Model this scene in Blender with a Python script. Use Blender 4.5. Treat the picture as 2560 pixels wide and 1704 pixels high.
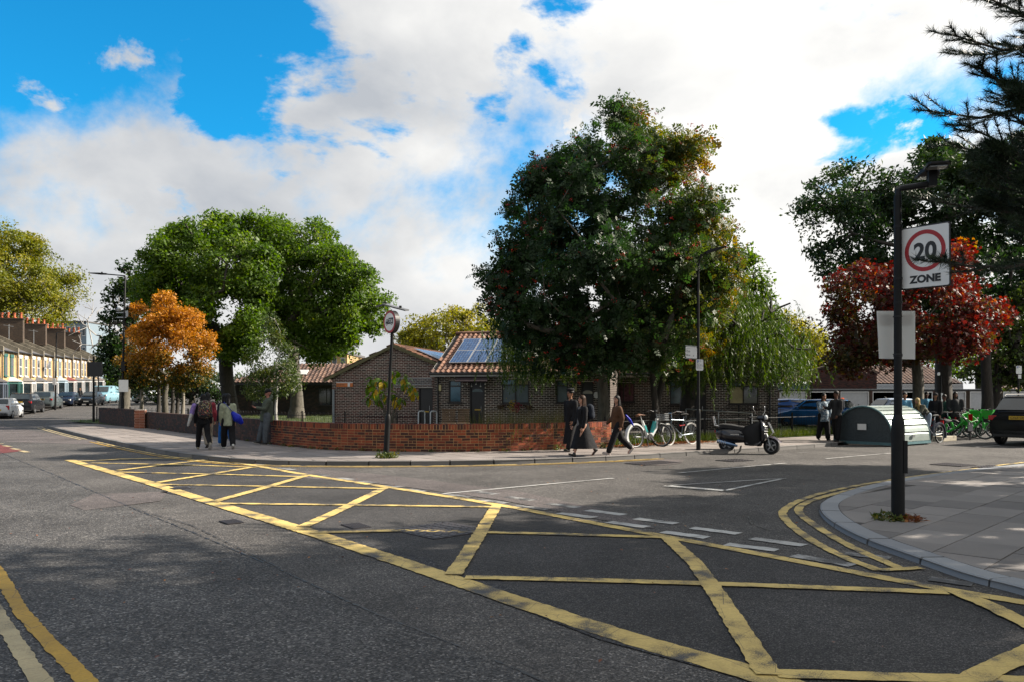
import bpy, bmesh, math, random
import numpy as np
from mathutils import Vector, Matrix, Euler
R = math.radians
random.seed(7); RNG = np.random.default_rng(11)
sc = bpy.context.scene
for o in list(bpy.data.objects): bpy.data.objects.remove(o)
COL = sc.collection
# ------------------------------------------------------------------ camera
F, Y0, H = 1991.0, 986.0, 1.68          # focal length in photo pixels, horizon row, eye height
cam_d = bpy.data.cameras.new('camera'); cam = bpy.data.objects.new('camera', cam_d); COL.objects.link(cam)
cam.location = (0, 0, H); cam.rotation_euler = (R(90), 0, 0)
cam_d.sensor_width = 36.0; cam_d.lens = 36.0 * F / 2560.0
cam_d.shift_y = (Y0 - 852.0) / 2560.0
cam_d.clip_start = 0.1; cam_d.clip_end = 6000
sc.camera = cam
# ------------------------------------------------------------------ light
SUN_EL, SUN_AZ = R(34.0), R(78.0)       # azimuth from +Y towards +X
SUN = Vector((math.cos(SUN_EL) * math.sin(SUN_AZ), math.cos(SUN_EL) * math.cos(SUN_AZ), math.sin(SUN_EL)))
sd = bpy.data.lights.new('sun', 'SUN'); sd.energy = 5.0; sd.angle = R(0.53); sd.color = (1.0, 0.90, 0.77)
so = bpy.data.objects.new('sun', sd); COL.objects.link(so)
so.rotation_euler = SUN.to_track_quat('Z', 'Y').to_euler()
sc.view_settings.view_transform = 'Standard'; sc.view_settings.look = 'None'
sc.view_settings.exposure = 1.30; sc.view_settings.gamma = 1.0; sc.view_settings.use_curve_mapping = False
sc.render.engine = 'CYCLES'
sc.cycles.use_denoising = True; sc.cycles.max_bounces = 6; sc.cycles.diffuse_bounces = 2; sc.cycles.glossy_bounces = 3
sc.cycles.transmission_bounces = 4; sc.cycles.transparent_max_bounces = 6; sc.cycles.use_fast_gi = False
sc.cycles.caustics_reflective = False; sc.cycles.caustics_refractive = False
sc.cycles.sample_clamp_indirect = 6.0

def build_world():
    w = bpy.data.worlds.new('World'); sc.world = w; w.use_nodes = True
    nt = w.node_tree; N = nt.nodes; L = nt.links; N.clear()
    out = N.new('ShaderNodeOutputWorld'); bg = N.new('ShaderNodeBackground'); L.new(bg.outputs[0], out.inputs[0])
    sky = N.new('ShaderNodeTexSky'); sky.sky_type = 'NISHITA'; sky.sun_disc = False
    sky.sun_elevation = SUN_EL; sky.sun_rotation = SUN_AZ; sky.air_density = 1.0; sky.dust_density = 0.35; sky.ozone_density = 4.0
    hs = N.new('ShaderNodeMix'); hs.data_type = 'RGBA'; hs.blend_type = 'MULTIPLY'; hs.inputs['Factor'].default_value = 1.0; hs.inputs['B'].default_value = SKY_TINT
    L.new(sky.outputs[0], hs.inputs['A'])
    tc = N.new('ShaderNodeTexCoord')
    def math_(op, a, b=None, c=None, clamp=False):
        m = N.new('ShaderNodeMath'); m.operation = op; m.use_clamp = clamp
        for i, v in enumerate((a, b, c)):
            if v is None: continue
            if isinstance(v, (int, float)): m.inputs[i].default_value = v
            else: L.new(v, m.inputs[i])
        return m.outputs[0]
    def dot(vec):
        d = N.new('ShaderNodeVectorMath'); d.operation = 'DOT_PRODUCT'; L.new(tc.outputs['Generated'], d.inputs[0]); d.inputs[1].default_value = vec
        return d.outputs['Value']
    def noise(scale, detail, rough, off=(0, 0, 0), dist=0.0, stretch=(1, 1, 1)):
        mp = N.new('ShaderNodeMapping'); L.new(tc.outputs['Generated'], mp.inputs[0]); mp.inputs['Location'].default_value = off; mp.inputs['Scale'].default_value = stretch
        n = N.new('ShaderNodeTexNoise'); L.new(mp.outputs[0], n.inputs['Vector'])
        n.inputs['Scale'].default_value = scale; n.inputs['Detail'].default_value = detail; n.inputs['Roughness'].default_value = rough; n.inputs['Distortion'].default_value = dist
        return n.outputs['Fac']
    # broken cumulus all round, one wide blue opening, paler gaps elsewhere
    n1 = noise(2.6, 12, 0.60, WORLD_OFF, 0.15, (1, 1, 1.35))
    hole = dot(HOLE)                                 # 1 in the middle of the opening
    e = math_('MULTIPLY_ADD', hole, -6.5, HOLE_C)
    e = math_('MINIMUM', e, 0.34)
    e = math_('ADD', e, math_('MULTIPLY_ADD', n1, 2.4, -1.2))
    e = math_('MINIMUM', math_('MAXIMUM', e, -0.75), 0.62)
    n4 = noise(6.0, 10, 0.58, (4.0, 2.0, 9.0), 0.2, (1, 1, 1.3))
    gaps = noise(3.1, 10, 0.58, (6.3, 1.9, 4.4), 0.2, (1, 1, 2.0))
    e = math_('ADD', e, math_('MULTIPLY', math_('SUBTRACT', gaps, 0.615, None, True), -5.0))
    e = math_('ADD', e, math_('MULTIPLY', math_('SUBTRACT', n4, 0.60, None, True), 5.0))
    cov = N.new('ShaderNodeMapRange'); cov.interpolation_type = 'SMOOTHSTEP'
    L.new(e, cov.inputs[0]); cov.inputs[1].default_value = -0.10; cov.inputs[2].default_value = 0.26
    # cloud tone: white billows, blue grey hollows, whiter towards the sun
    n2 = noise(3.0, 10, 0.52, (9.1, 3.3, 2.2), 0.2, (1, 1, 1.7))
    sunward = dot(tuple(SUN))
    tone = math_('MULTIPLY_ADD', n2, 2.5, -0.80)
    tone = math_('ADD', tone, math_('MULTIPLY', sunward, 0.62))
    tone = math_('ADD', tone, math_('MULTIPLY', e, -0.22), None, True)
    ramp = N.new('ShaderNodeValToRGB'); L.new(tone, ramp.inputs[0])
    el = ramp.color_ramp.elements; el[0].position = 0.0; el[0].color = (0.68, 0.72, 0.78, 1); el[1].position = 0.9; el[1].color = (1.45, 1.43, 1.38, 1)
    m_ = el.new(0.35); m_.color = (0.98, 0.99, 1.0, 1)
    sky_s = N.new('ShaderNodeVectorMath'); sky_s.operation = 'SCALE'; L.new(hs.outputs['Result'], sky_s.inputs[0]); sky_s.inputs['Scale'].default_value = SKY_STRENGTH
    low = N.new('ShaderNodeMapRange'); low.interpolation_type = 'SMOOTHSTEP'; L.new(dot((0, 0, 1)), low.inputs[0]); low.inputs[1].default_value = 0.0; low.inputs[2].default_value = 0.30
    hz_ = N.new('ShaderNodeMix'); hz_.data_type = 'RGBA'; L.new(low.outputs[0], hz_.inputs['Factor']); hz_.inputs['A'].default_value = (0.50, 0.80, 1.10, 1); L.new(sky_s.outputs[0], hz_.inputs['B'])
    mix = N.new('ShaderNodeMix'); mix.data_type = 'RGBA'; L.new(cov.outputs[0], mix.inputs['Factor'])
    L.new(hz_.outputs['Result'], mix.inputs['A']); L.new(ramp.outputs[0], mix.inputs['B'])
    L.new(mix.outputs['Result'], bg.inputs[0]); bg.inputs[1].default_value = SKY_GAIN
HOLE = tuple(Vector((-0.66, 0.66, 0.66)).normalized()); HOLE_C = 5.84; SKY_STRENGTH = 0.21; SKY_GAIN = 0.315; SKY_TINT = (0.10, 1.06, 1.32, 1); WORLD_OFF = (2.3, 6.1, 3.1)
build_world()

# ------------------------------------------------------------------ photo helpers
def G(px, py, z=0.0):
    Y = F * (H - z) / (py - Y0); return Vector(((px - 1280) * Y / F, Y, z))
def P(px, py, Y):
    return Vector(((px - 1280) * Y / F, Y, H + (Y0 - py) * Y / F))
def hz(Y): return 0.022 * max(0.0, Y - 58.0)

# ------------------------------------------------------------------ object helpers
def link(o, parent=None):
    COL.objects.link(o)
    if parent is not None: o.parent = parent
    return o
def tag(o, label=None, cat=None, group=None, kind=None):
    if label: o['label'] = label
    if cat: o['category'] = cat
    if group: o['group'] = group
    if kind: o['kind'] = kind
    return o
def thing(name, label, cat, loc=(0, 0, 0), rz=0.0, group=None):
    o = bpy.data.objects.new(name, None); o.empty_display_size = 0.2
    o.location = loc; o.rotation_euler = (0, 0, rz); link(o)
    return tag(o, label, cat, group)
def world_inv(o):
    if o is None: return None
    M = Matrix.LocRotScale(o.location, o.rotation_euler, o.scale)
    if o.parent is not None:
        p = o.parent; M = Matrix.LocRotScale(p.location, p.rotation_euler, p.scale) @ M
    return M.inverted()
def copy_tree(o, parent=None):
    c = o.copy(); COL.objects.link(c); c.parent = parent
    for ch in o.children: copy_tree(ch, c)
    return c

class MB:
    """collects faces, builds ONE mesh object"""
    def __init__(s): s.v = []; s.f = []; s.t = []; s.mi = []; s.cur = 0
    def add(s, vs, fs, t=0.0):
        n = len(s.v); s.v.extend([tuple(v) for v in vs])
        for f in fs: s.f.append(tuple(i + n for i in f)); s.t.append(t); s.mi.append(s.cur)
        return s
    def box(s, c, size, rot=None, t=0.0, taper=(1, 1)):
        x, y, z = [a / 2 for a in size]; tx, ty = taper
        vs = [Vector((sx * x * (tx if sz > 0 else 1), sy * y * (ty if sz > 0 else 1), sz * z)) for sz in (-1, 1) for sy in (-1, 1) for sx in (-1, 1)]
        if rot is not None:
            if isinstance(rot, (int, float)): rot = Matrix.Rotation(rot, 3, 'Z')
            vs = [rot @ v for v in vs]
        c = Vector(c)
        return s.add([v + c for v in vs], [(0, 2, 3, 1), (4, 5, 7, 6), (0, 1, 5, 4), (2, 6, 7, 3), (0, 4, 6, 2), (1, 3, 7, 5)], t)
    def tube(s, path, rad, n=8, cap=True, t=0.0, flat=None):
        path = [Vector(p) for p in path]
        if not isinstance(rad, (list, tuple)): rad = [rad] * len(path)
        rings = []; up0 = None
        for i, p in enumerate(path):
            d = (path[min(i + 1, len(path) - 1)] - path[max(i - 1, 0)])
            if d.length < 1e-9: d = Vector((0, 0, 1))
            d.normalize()
            a = up0 if up0 is not None else (Vector((0, 0, 1)) if abs(d.z) < 0.9 else Vector((1, 0, 0)))
            x = a.cross(d)
            if x.length < 1e-6: x = Vector((1, 0, 0)).cross(d)
            x.normalize(); y = d.cross(x); up0 = y
            ry = rad[i] * (flat if flat else 1)
            rings.append([p + x * rad[i] * math.cos(2 * math.pi * k / n) + y * ry * math.sin(2 * math.pi * k / n) for k in range(n)])
        vs = [v for r in rings for v in r]; fs = []
        for i in range(len(rings) - 1):
            for k in range(n):
                a = i * n + k; b = i * n + (k + 1) % n; fs.append((a, b, b + n, a + n))
        if cap: fs.append(tuple(range(n - 1, -1, -1))); fs.append(tuple((len(rings) - 1) * n + k for k in range(n)))
        return s.add(vs, fs, t)
    def cyl(s, a, b, r0, r1=None, n=12, cap=True, t=0.0): return s.tube([a, b], [r0, r0 if r1 is None else r1], n, cap, t)
    def lathe(s, prof, c=(0, 0, 0), axis='Z', n=20, rot=None, t=0.0):
        vs = []; fs = []; c = Vector(c)
        for (r, h) in prof:
            for k in range(n):
                a = 2 * math.pi * k / n; v = Vector((r * math.cos(a), r * math.sin(a), h))
                if axis == 'X': v = Vector((v.z, v.x, v.y))
                if axis == 'Y': v = Vector((v.x, v.z, v.y))
                if rot is not None: v = rot @ v
                vs.append(v + c)
        for i in range(len(prof) - 1):
            for k in range(n):
                a = i * n + k; b = i * n + (k + 1) % n; fs.append((a, b, b + n, a + n))
        return s.add(vs, fs, t)
    def sphere(s, c, r, n=12, m=8, rot=None, t=0.0):
        if isinstance(r, (int, float)): r = (r, r, r)
        vs = []; fs = []; c = Vector(c)
        for i in range(m + 1):
            th = math.pi * i / m
            for k in range(n):
                a = 2 * math.pi * k / n; v = Vector((r[0] * math.sin(th) * math.cos(a), r[1] * math.sin(th) * math.sin(a), r[2] * math.cos(th)))
                if rot is not None: v = rot @ v
                vs.append(v + c)
        for i in range(m):
            for k in range(n):
                a = i * n + k; b = i * n + (k + 1) % n; fs.append((a, a + n, b + n, b))
        return s.add(vs, fs, t)
    def prism(s, pts, o, ux, uy, th, t=0.0):
        """polygon (2-d pts) in the plane o + ux*x + uy*y, extruded by th along ux x uy"""
        o = Vector(o); ux = Vector(ux); uy = Vector(uy); nrm = ux.cross(uy).normalized() * th
        a = [o + ux * p[0] + uy * p[1] for p in pts]; n = len(a)
        return s.add(a + [v + nrm for v in a], [tuple(range(n - 1, -1, -1)), tuple(range(n, 2 * n))] + [(i, (i + 1) % n, n + (i + 1) % n, n + i) for i in range(n)], t)
    def poly(s, pts, t=0.0): return s.add(pts, [tuple(range(len(pts)))], t)
    def loft(s, rings, cap=True, closed=True, t=0.0):
        n = len(rings[0]); vs = [v for r in rings for v in r]; fs = []
        for i in range(len(rings) - 1):
            for k in range(n if closed else n - 1):
                a = i * n + k; b = i * n + (k + 1) % n; fs.append((a, b, b + n, a + n))
        if cap: fs.append(tuple(range(n - 1, -1, -1))); fs.append(tuple((len(rings) - 1) * n + k for k in range(n)))
        return s.add(vs, fs, t)
    def mesh(s, name, mats, inv=None, smooth=False):
        me = bpy.data.meshes.new(name)
        vs = s.v if inv is None else [tuple(inv @ Vector(v)) for v in s.v]
        me.from_pydata(vs, [], s.f)
        a = me.attributes.new('tint', 'FLOAT', 'FACE'); a.data.foreach_set('value', s.t)
        if not isinstance(mats, (list, tuple)): mats = [mats]
        for m in mats: me.materials.append(m)
        if len(mats) > 1: me.polygons.foreach_set('material_index', s.mi)
        if smooth: me.polygons.foreach_set('use_smooth', [True] * len(me.polygons))
        me.update(); return me
    def build(s, name, mat, parent=None, smooth=False, world=False, angle=None, bevel=0.0):
        me = s.mesh(name, mat, world_inv(parent) if world else None, smooth)
        if bevel or (smooth and angle is not None) or True:
            bm = bmesh.new(); bm.from_mesh(me)
            bmesh.ops.recalc_face_normals(bm, faces=bm.faces)
            if bevel:
                es = [e for e in bm.edges if len(e.link_faces) == 2 and e.calc_face_angle(0) > R(40)]
                bmesh.ops.bevel(bm, geom=es, offset=bevel, segments=2, profile=0.6, affect='EDGES', clamp_overlap=True)
            if smooth:
                for e in bm.edges:
                    if len(e.link_faces) == 2 and e.calc_face_angle(0) > (angle if angle else R(45)): e.smooth = False
            bm.to_mesh(me); bm.free()
        o = bpy.data.objects.new(name, me); return link(o, parent)

def fast_mesh(name, V, Q, tint, mat, parent=None, k=4):
    """large meshes from numpy: V (n,3), Q (m,k) faces, tint (m,)"""
    me = bpy.data.meshes.new(name); V = np.ascontiguousarray(V, np.float32); Q = np.ascontiguousarray(Q, np.int32)
    me.vertices.add(len(V)); me.vertices.foreach_set('co', V.ravel())
    me.loops.add(Q.size); me.loops.foreach_set('vertex_index', Q.ravel())
    me.polygons.add(len(Q)); me.polygons.foreach_set('loop_start', np.arange(0, Q.size, k, dtype=np.int32))
    a = me.attributes.new('tint', 'FLOAT', 'FACE'); a.data.foreach_set('value', np.ascontiguousarray(tint, np.float32))
    me.materials.append(mat); me.update(calc_edges=True); me.validate()
    o = bpy.data.objects.new(name, me); return link(o, parent)

# ------------------------------------------------------------------ materials
ALB = 0.8
class NT:
    def __init__(s, name):
        s.m = bpy.data.materials.new(name); s.m.use_nodes = True; s.t = s.m.node_tree; s.N = s.t.nodes; s.L = s.t.links
        s.b = s.N['Principled BSDF']; s.out = s.N['Material Output']; s.tc = None
    def coord(s, kind='Object', scale=None):
        if s.tc is None: s.tc = s.N.new('ShaderNodeTexCoord')
        if kind == 'Position': g = s.N.new('ShaderNodeNewGeometry'); o = g.outputs['Position']
        else: o = s.tc.outputs[kind]
        if scale is not None:
            mp = s.N.new('ShaderNodeMapping'); s.L.new(o, mp.inputs[0]); mp.inputs['Scale'].default_value = scale; o = mp.outputs[0]
        return o
    def noise(s, scale, detail=4, rough=0.55, co=None, dist=0.0):
        n = s.N.new('ShaderNodeTexNoise'); s.L.new(co if co is not None else s.coord(), n.inputs['Vector'])
        n.inputs['Scale'].default_value = scale; n.inputs['Detail'].default_value = detail; n.inputs['Roughness'].default_value = rough; n.inputs['Distortion'].default_value = dist
        return n.outputs['Fac']
    def voro(s, scale, co=None, out='Distance', feature='F1'):
        n = s.N.new('ShaderNodeTexVoronoi'); n.feature = feature; s.L.new(co if co is not None else s.coord(), n.inputs['Vector']); n.inputs['Scale'].default_value = scale
        return n.outputs[out]
    def math(s, op, a, b=None, c=None, clamp=False):
        m = s.N.new('ShaderNodeMath'); m.operation = op; m.use_clamp = clamp
        for i, v in enumerate((a, b, c)):
            if v is None: continue
            if isinstance(v, (int, float)): m.inputs[i].default_value = v
            else: s.L.new(v, m.inputs[i])
        return m.outputs[0]
    def ramp(s, fac, stops):
        r = s.N.new('ShaderNodeValToRGB'); s.L.new(fac, r.inputs[0]); e = r.color_ramp.elements
        e[0].position, e[0].color = stops[0][0], (*stops[0][1], 1); e[1].position, e[1].color = stops[-1][0], (*stops[-1][1], 1)
        for p, c in stops[1:-1]: x = e.new(p); x.color = (*c, 1)
        return r.outputs[0]
    def mix(s, fac, a, b, mode='MIX'):
        m = s.N.new('ShaderNodeMix'); m.data_type = 'RGBA'; m.blend_type = mode
        for k, v in (('Factor', fac), ('A', a), ('B', b)):
            if isinstance(v, (int, float)): m.inputs[k].default_value = v
            elif isinstance(v, tuple): m.inputs[k].default_value = (*v, 1)
            else: s.L.new(v, m.inputs[k])
        return m.outputs['Result']
    def attr(s, name='tint'):
        a = s.N.new('ShaderNodeAttribute'); a.attribute_name = name; return a.outputs['Fac']
    def objrand(s): return s.N.new('ShaderNodeObjectInfo').outputs['Random']
    def bump(s, h, strength=0.3, dist=0.01):
        b = s.N.new('ShaderNodeBump'); b.inputs['Strength'].default_value = strength; b.inputs['Distance'].default_value = dist
        s.L.new(h, b.inputs['Height']); s.L.new(b.outputs[0], s.b.inputs['Normal'])
    def set(s, color=None, rough=None, metal=None, **kw):
        for k, v in (('Base Color', color), ('Roughness', rough), ('Metallic', metal)):
            if v is None: continue
            if isinstance(v, tuple): s.b.inputs[k].default_value = (*v, 1)
            elif isinstance(v, (int, float)): s.b.inputs[k].default_value = v
            else: s.L.new(s.mix(1.0, v, (ALB,) * 3, 'MULTIPLY') if k == 'Base Color' else v, s.b.inputs[k])
        for k, v in kw.items(): s.b.inputs[k.replace('_', ' ')].default_value = v
        return s.m
def paint(name, c, rough=0.45, var=0.12, scale=6.0, metal=0.0, bump=0.0, spec=0.5, coat=0.0):
    n = NT(name); a = tuple(max(0, x * (1 - var)) for x in c); b = tuple(min(1, x * (1 + var)) for x in c)
    f = n.noise(scale, 5); col = n.ramp(f, [(0.3, a), (0.7, b)])
    if bump: n.bump(n.noise(scale * 9, 4), bump, 0.01)
    n.b.inputs['Specular IOR Level'].default_value = spec
    if coat: n.b.inputs['Coat Weight'].default_value = coat; n.b.inputs['Coat Roughness'].default_value = 0.06
    rr = n.math('MULTIPLY_ADD', n.noise(scale * 3, 3), 0.2, rough - 0.1)
    return n.set(col, rr, metal)
MATS = {}
def M_(name, *a, **k):
    if name not in MATS: MATS[name] = paint(name, *a, **k)
    return MATS[name]
black_paint = M_('black_paint', (0.012, 0.013, 0.015), 0.38, bump=0.05)
black_gloss = M_('black_gloss', (0.008, 0.008, 0.010), 0.2, coat=0.4)
white_paint = M_('white_paint', (0.74, 0.74, 0.72), 0.5)
steel = M_('galvanised_steel', (0.42, 0.44, 0.45), 0.42, metal=0.85)
chrome = M_('chrome', (0.7, 0.7, 0.7), 0.16, metal=1.0)
rubber = M_('rubber', (0.012, 0.012, 0.013), 0.8)
red_paint = M_('red_paint', (0.5, 0.012, 0.02), 0.4)
blue_paint = M_('blue_paint', (0.02, 0.10, 0.42), 0.4)
def glass_mat(name, c=(0.02, 0.03, 0.035), rough=0.06):
    n = NT(name); col = n.ramp(n.noise(1.3, 3), [(0.35, tuple(x * 0.6 for x in c)), (0.7, tuple(x * 1.5 for x in c))])
    n.b.inputs['Specular IOR Level'].default_value = 0.9
    return n.set(col, rough)
dark_glass = glass_mat('dark_glass'); MATS['dark_glass'] = dark_glass
# ================================================================== ground, roads, pavements
def asphalt(name, base, stone, scale=95.0, rough=0.85, bump=0.5, tone=(1, 1, 1), large=0.35, spec=0.28):
    n = NT(name); co = n.coord('Position')
    v = n.voro(scale, co, 'Color'); vd = n.voro(scale, co, 'Distance')
    sep = n.N.new('ShaderNodeSeparateColor'); n.L.new(v, sep.inputs[0])
    col = n.ramp(sep.outputs[0], [(0.0, tuple(b * 0.45 * t for b, t in zip(base, tone))), (0.55, tuple(b * t for b, t in zip(base, tone))), (0.93, tuple(b * t for b, t in zip(stone, tone))), (1.0, tuple(min(1, b * t * 1.9) for b, t in zip(stone, tone)))])
    big = n.noise(0.55, 6, 0.6, co, 0.4); mid = n.noise(5.0, 5, 0.6, co)
    lo = tuple([1 - large] * 3); hi = tuple([1 + large * 0.8] * 3)
    col = n.mix(1.0, col, n.ramp(big, [(0.3, lo), (0.7, hi)]), 'MULTIPLY')
    col = n.mix(1.0, col, n.ramp(mid, [(0.3, (0.84, 0.84, 0.85)), (0.7, (1.12, 1.11, 1.1))]), 'MULTIPLY')
    st = n.N.new('ShaderNodeMapRange'); n.L.new(n.noise(1.5, 5, 0.65, co, 0.8), st.inputs[0]); st.inputs[1].default_value = 0.56; st.inputs[2].default_value = 0.70
    col = n.mix(n.math('MULTIPLY', st.outputs[0], 0.45), col, (0.03, 0.03, 0.03))
    spots = n.voro(2.1, co, 'Distance')
    sp = n.math('LESS_THAN', n.math('ADD', spots, n.math('MULTIPLY', n.noise(40, 2, 0.5, co), 0.03)), 0.036)
    col = n.mix(n.math('MULTIPLY', sp, 0.55), col, (0.36, 0.36, 0.37))
    gum = n.math('LESS_THAN', n.math('ADD', n.voro(3.7, co, 'Distance'), n.math('MULTIPLY', n.noise(30, 2, 0.5, co), 0.03)), 0.035)
    col = n.mix(n.math('MULTIPLY', gum, 0.6), col, (0.018, 0.018, 0.02))
    h = n.math('SUBTRACT', n.math('MULTIPLY', n.noise(scale * 2.2, 3, 0.6, co), 0.6), vd)
    n.bump(h, bump, 0.012)
    n.b.inputs['Specular IOR Level'].default_value = spec
    return n.set(col, rough)
m_road = asphalt('asphalt', (0.076, 0.072, 0.069), (0.163, 0.152, 0.141), 85)
m_coarse = asphalt('coarse_asphalt', (0.074, 0.072, 0.072), (0.165, 0.158, 0.150), 70, bump=0.8, large=0.42)
m_box = asphalt('fine_asphalt', (0.040, 0.039, 0.040), (0.098, 0.093, 0.088), 120, bump=0.3, large=0.4)
m_pink = asphalt('pinkish_asphalt', (0.105, 0.092, 0.090), (0.178, 0.155, 0.148), 110, bump=0.3)
m_patch = asphalt('dark_patch_asphalt', (0.035, 0.035, 0.039), (0.089, 0.089, 0.089), 80, bump=0.5)
m_redroad = asphalt('red_surfacing', (0.156, 0.035, 0.035), (0.192, 0.074, 0.067), 110, bump=0.3)
m_tar = M_('tar', (0.014, 0.014, 0.015), 0.5)

def marking(name, c, worn=0.40, dirt=0.38):
    n = NT(name); co = n.coord('Position')
    w = n.math('ADD', n.math('MULTIPLY', n.noise(2.6, 5, 0.6, co), 0.75), n.math('MULTIPLY', n.noise(95, 4, 0.7, co), 0.42))
    fac = n.N.new('ShaderNodeMapRange'); n.L.new(w, fac.inputs[0]); fac.inputs[1].default_value = worn - 0.02; fac.inputs[2].default_value = worn + 0.09
    tone = n.ramp(n.noise(1.3, 6, 0.65, co), [(0.25, tuple(x * (1 - dirt) for x in c)), (0.75, tuple(min(1, x * 1.08) for x in c))])
    tone = n.mix(1.0, tone, n.ramp(n.noise(60, 4, 0.6, co), [(0.3, (0.82, 0.81, 0.8)), (0.65, (1.06, 1.06, 1.06))]), 'MULTIPLY')
    tone = n.mix(1.0, tone, n.ramp(n.noise(0.9, 5, 0.7, co, 0.5), [(0.36, (0.80, 0.79, 0.78)), (0.56, (1.0, 1.0, 1.0))]), 'MULTIPLY')
    crack = n.math('LESS_THAN', n.voro(3.1, co, 'Distance', 'DISTANCE_TO_EDGE'), 0.006)
    col = n.mix(fac.outputs[0], (0.05, 0.05, 0.052), tone)
    col = n.mix(n.math('MULTIPLY', crack, 0.6), col, (0.06, 0.055, 0.045))
    n.bump(n.math('ADD', n.noise(75, 3, 0.6, co), fac.outputs[0]), 0.35, 0.006)
    return n.set(col, 0.7)
m_yellow = marking('yellow_road_paint', (0.76, 0.56, 0.18), 0.50)
m_cream = marking('faded_yellow_paint', (0.55, 0.45, 0.25), 0.42)
m_gold = marking('fresh_yellow_paint', (0.55, 0.33, 0.03), 0.41)
m_whiteline = marking('white_road_paint', (0.56, 0.56, 0.54), 0.46)
m_wornwhite = marking('worn_white_road_paint', (0.40, 0.40, 0.39), 0.56)

def sheet(name, mat, pts, z, kind='structure', parent=None):
    o = MB().poly([(p[0], p[1], z) for p in pts]).build(name, mat, parent)
    if kind: o['kind'] = kind
    return o
# ground to the horizon
n = NT('far_ground'); m_ground = n.set(n.ramp(n.noise(0.05, 5, 0.6, n.coord('Position')), [(0.3, (0.045, 0.06, 0.02)), (0.7, (0.09, 0.085, 0.05))]), 0.95)
sheet('ground', m_ground, [(-2500, -2500), (2500, -2500), (2500, 2500), (-2500, 2500)], -0.06)
mb = MB(); ys = [-25, 0, 20, 40, 58, 75, 100, 150, 240]
for a, b in zip(ys[:-1], ys[1:]): mb.add([(-150, a, hz(a)), (95, a, hz(a)), (95, b, hz(b)), (-150, b, hz(b))], [(0, 1, 2, 3)])
road = mb.build('road', m_road); road['kind'] = 'structure'

# ---- differently surfaced stretches of carriageway, 4 mm sheets
crack_px = [(-60, 1104), (38, 1146), (150, 1192), (326, 1268), (500, 1338), (679, 1415), (800, 1470), (924, 1529), (1100, 1597), (1280, 1670), (1420, 1728), (1700, 1850), (2300, 2100)]
crack = [G(*p) for p in crack_px]
near = [(p.x, p.y) for p in crack] + [(3.0, -6), (-14, -6), (-60, 30)]
o = MB().poly([(x, y, 0.004) for x, y in near]).build('carriageway', m_coarse, road)
box_px_near = [(174, 1149), (280, 1180), (380, 1208), (543, 1260), (750, 1322), (930, 1381), (1119, 1445), (1280, 1500), (1584, 1602), (1900, 1688), (2200, 1795), (2700, 1960)]
box_px_far = [(516, 1143), (641, 1164), (766, 1187), (967, 1217), (1255, 1263), (1460, 1303), (1660, 1341), (1954, 1396), (2361, 1475), (2560, 1507), (2800, 1550)]
bn = [G(*p) for p in box_px_near]; bf = [G(*p) for p in box_px_far]
MB().poly([(p.x, p.y, 0.004) for p in bn] + [(p.x, p.y, 0.004) for p in reversed(bf)]).build('box_junction_surface', m_box, road)
pk = [G(*p) for p in [(700, 1190), (967, 1210), (1255, 1250), (1500, 1298), (1640, 1322), (1560, 1285), (1300, 1228), (1000, 1190), (800, 1172)]]
MB().poly([(p.x, p.y, 0.008) for p in pk]).build('resurfaced_strip', m_pink, road)
pk = [G(*p) for p in [(0, 1063), (240, 1100), (320, 1112), (20, 1104), (-60, 1090)]]
MB().poly([(p.x, p.y, 0.004) for p in pk]).build('resurfaced_strip', m_pink, road)
for pp in ([(175, 1262), (235, 1234), (420, 1228), (400, 1252), (320, 1262), (212, 1275)], [(1590, 1160), (1640, 1146), (1712, 1149), (1700, 1158), (1650, 1163)]):
    q = [G(*p) for p in pp]; MB().poly([(p.x, p.y, 0.008) for p in q]).build('road_patch', m_pink, road)
for pp in ([(430, 1218), (500, 1212), (460, 1238), (400, 1230)], [(1170, 1470), (1240, 1458), (1560, 1580), (1860, 1672), (1750, 1668), (1500, 1600)], [(780, 1338), (900, 1350), (1080, 1400), (1120, 1432), (960, 1390)]):
    q = [G(*p) for p in pp]; MB().poly([(p.x, p.y, 0.008) for p in q]).build('dark_patch', m_patch, road)
q = [G(*p) for p in [(-120, 1098), (0, 1110), (58, 1126), (0, 1133), (-120, 1144)]]
MB().poly([(p.x, p.y, 0.008) for p in q]).build('red_surface', m_redroad, road)

def densify(pts, step):
    out = [Vector(pts[0])]
    for a, b in zip(pts[:-1], pts[1:]):
        a = Vector(a); b = Vector(b); k = max(1, int((b - a).length / step))
        for i in range(1, k + 1): out.append(a.lerp(b, i / k))
    return out
def smooth_path(pts, it=2):
    pts = [Vector(p) for p in pts]
    for _ in range(it):
        q = [pts[0]]
        for a, b in zip(pts[:-1], pts[1:]): q += [a.lerp(b, 0.25), a.lerp(b, 0.75)]
        pts = q + [pts[-1]]
    return pts
def strip(mb, pts, width, z, jit=0.008, step=0.06, smooth=0, extend=0.0):
    pts = [Vector((p[0], p[1], 0)) for p in pts]
    if smooth: pts = smooth_path(pts, smooth)
    pts = densify(pts, step)
    vs = []; 
    for i, p in enumerate(pts):
        d = pts[min(i + 1, len(pts) - 1)] - pts[max(i - 1, 0)]; d.normalize(); nn = Vector((-d.y, d.x, 0))
        wa = width / 2 + random.uniform(-jit, jit); wb = width / 2 + random.uniform(-jit, jit)
        vs += [(p.x + nn.x * wa, p.y + nn.y * wa, z + hz(p.y)), (p.x - nn.x * wb, p.y - nn.y * wb, z + hz(p.y))]
    k = len(pts); mb.add(vs, [(2 * i, 2 * i + 1, 2 * i + 3, 2 * i + 2) for i in range(k - 1)]); return mb
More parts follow.
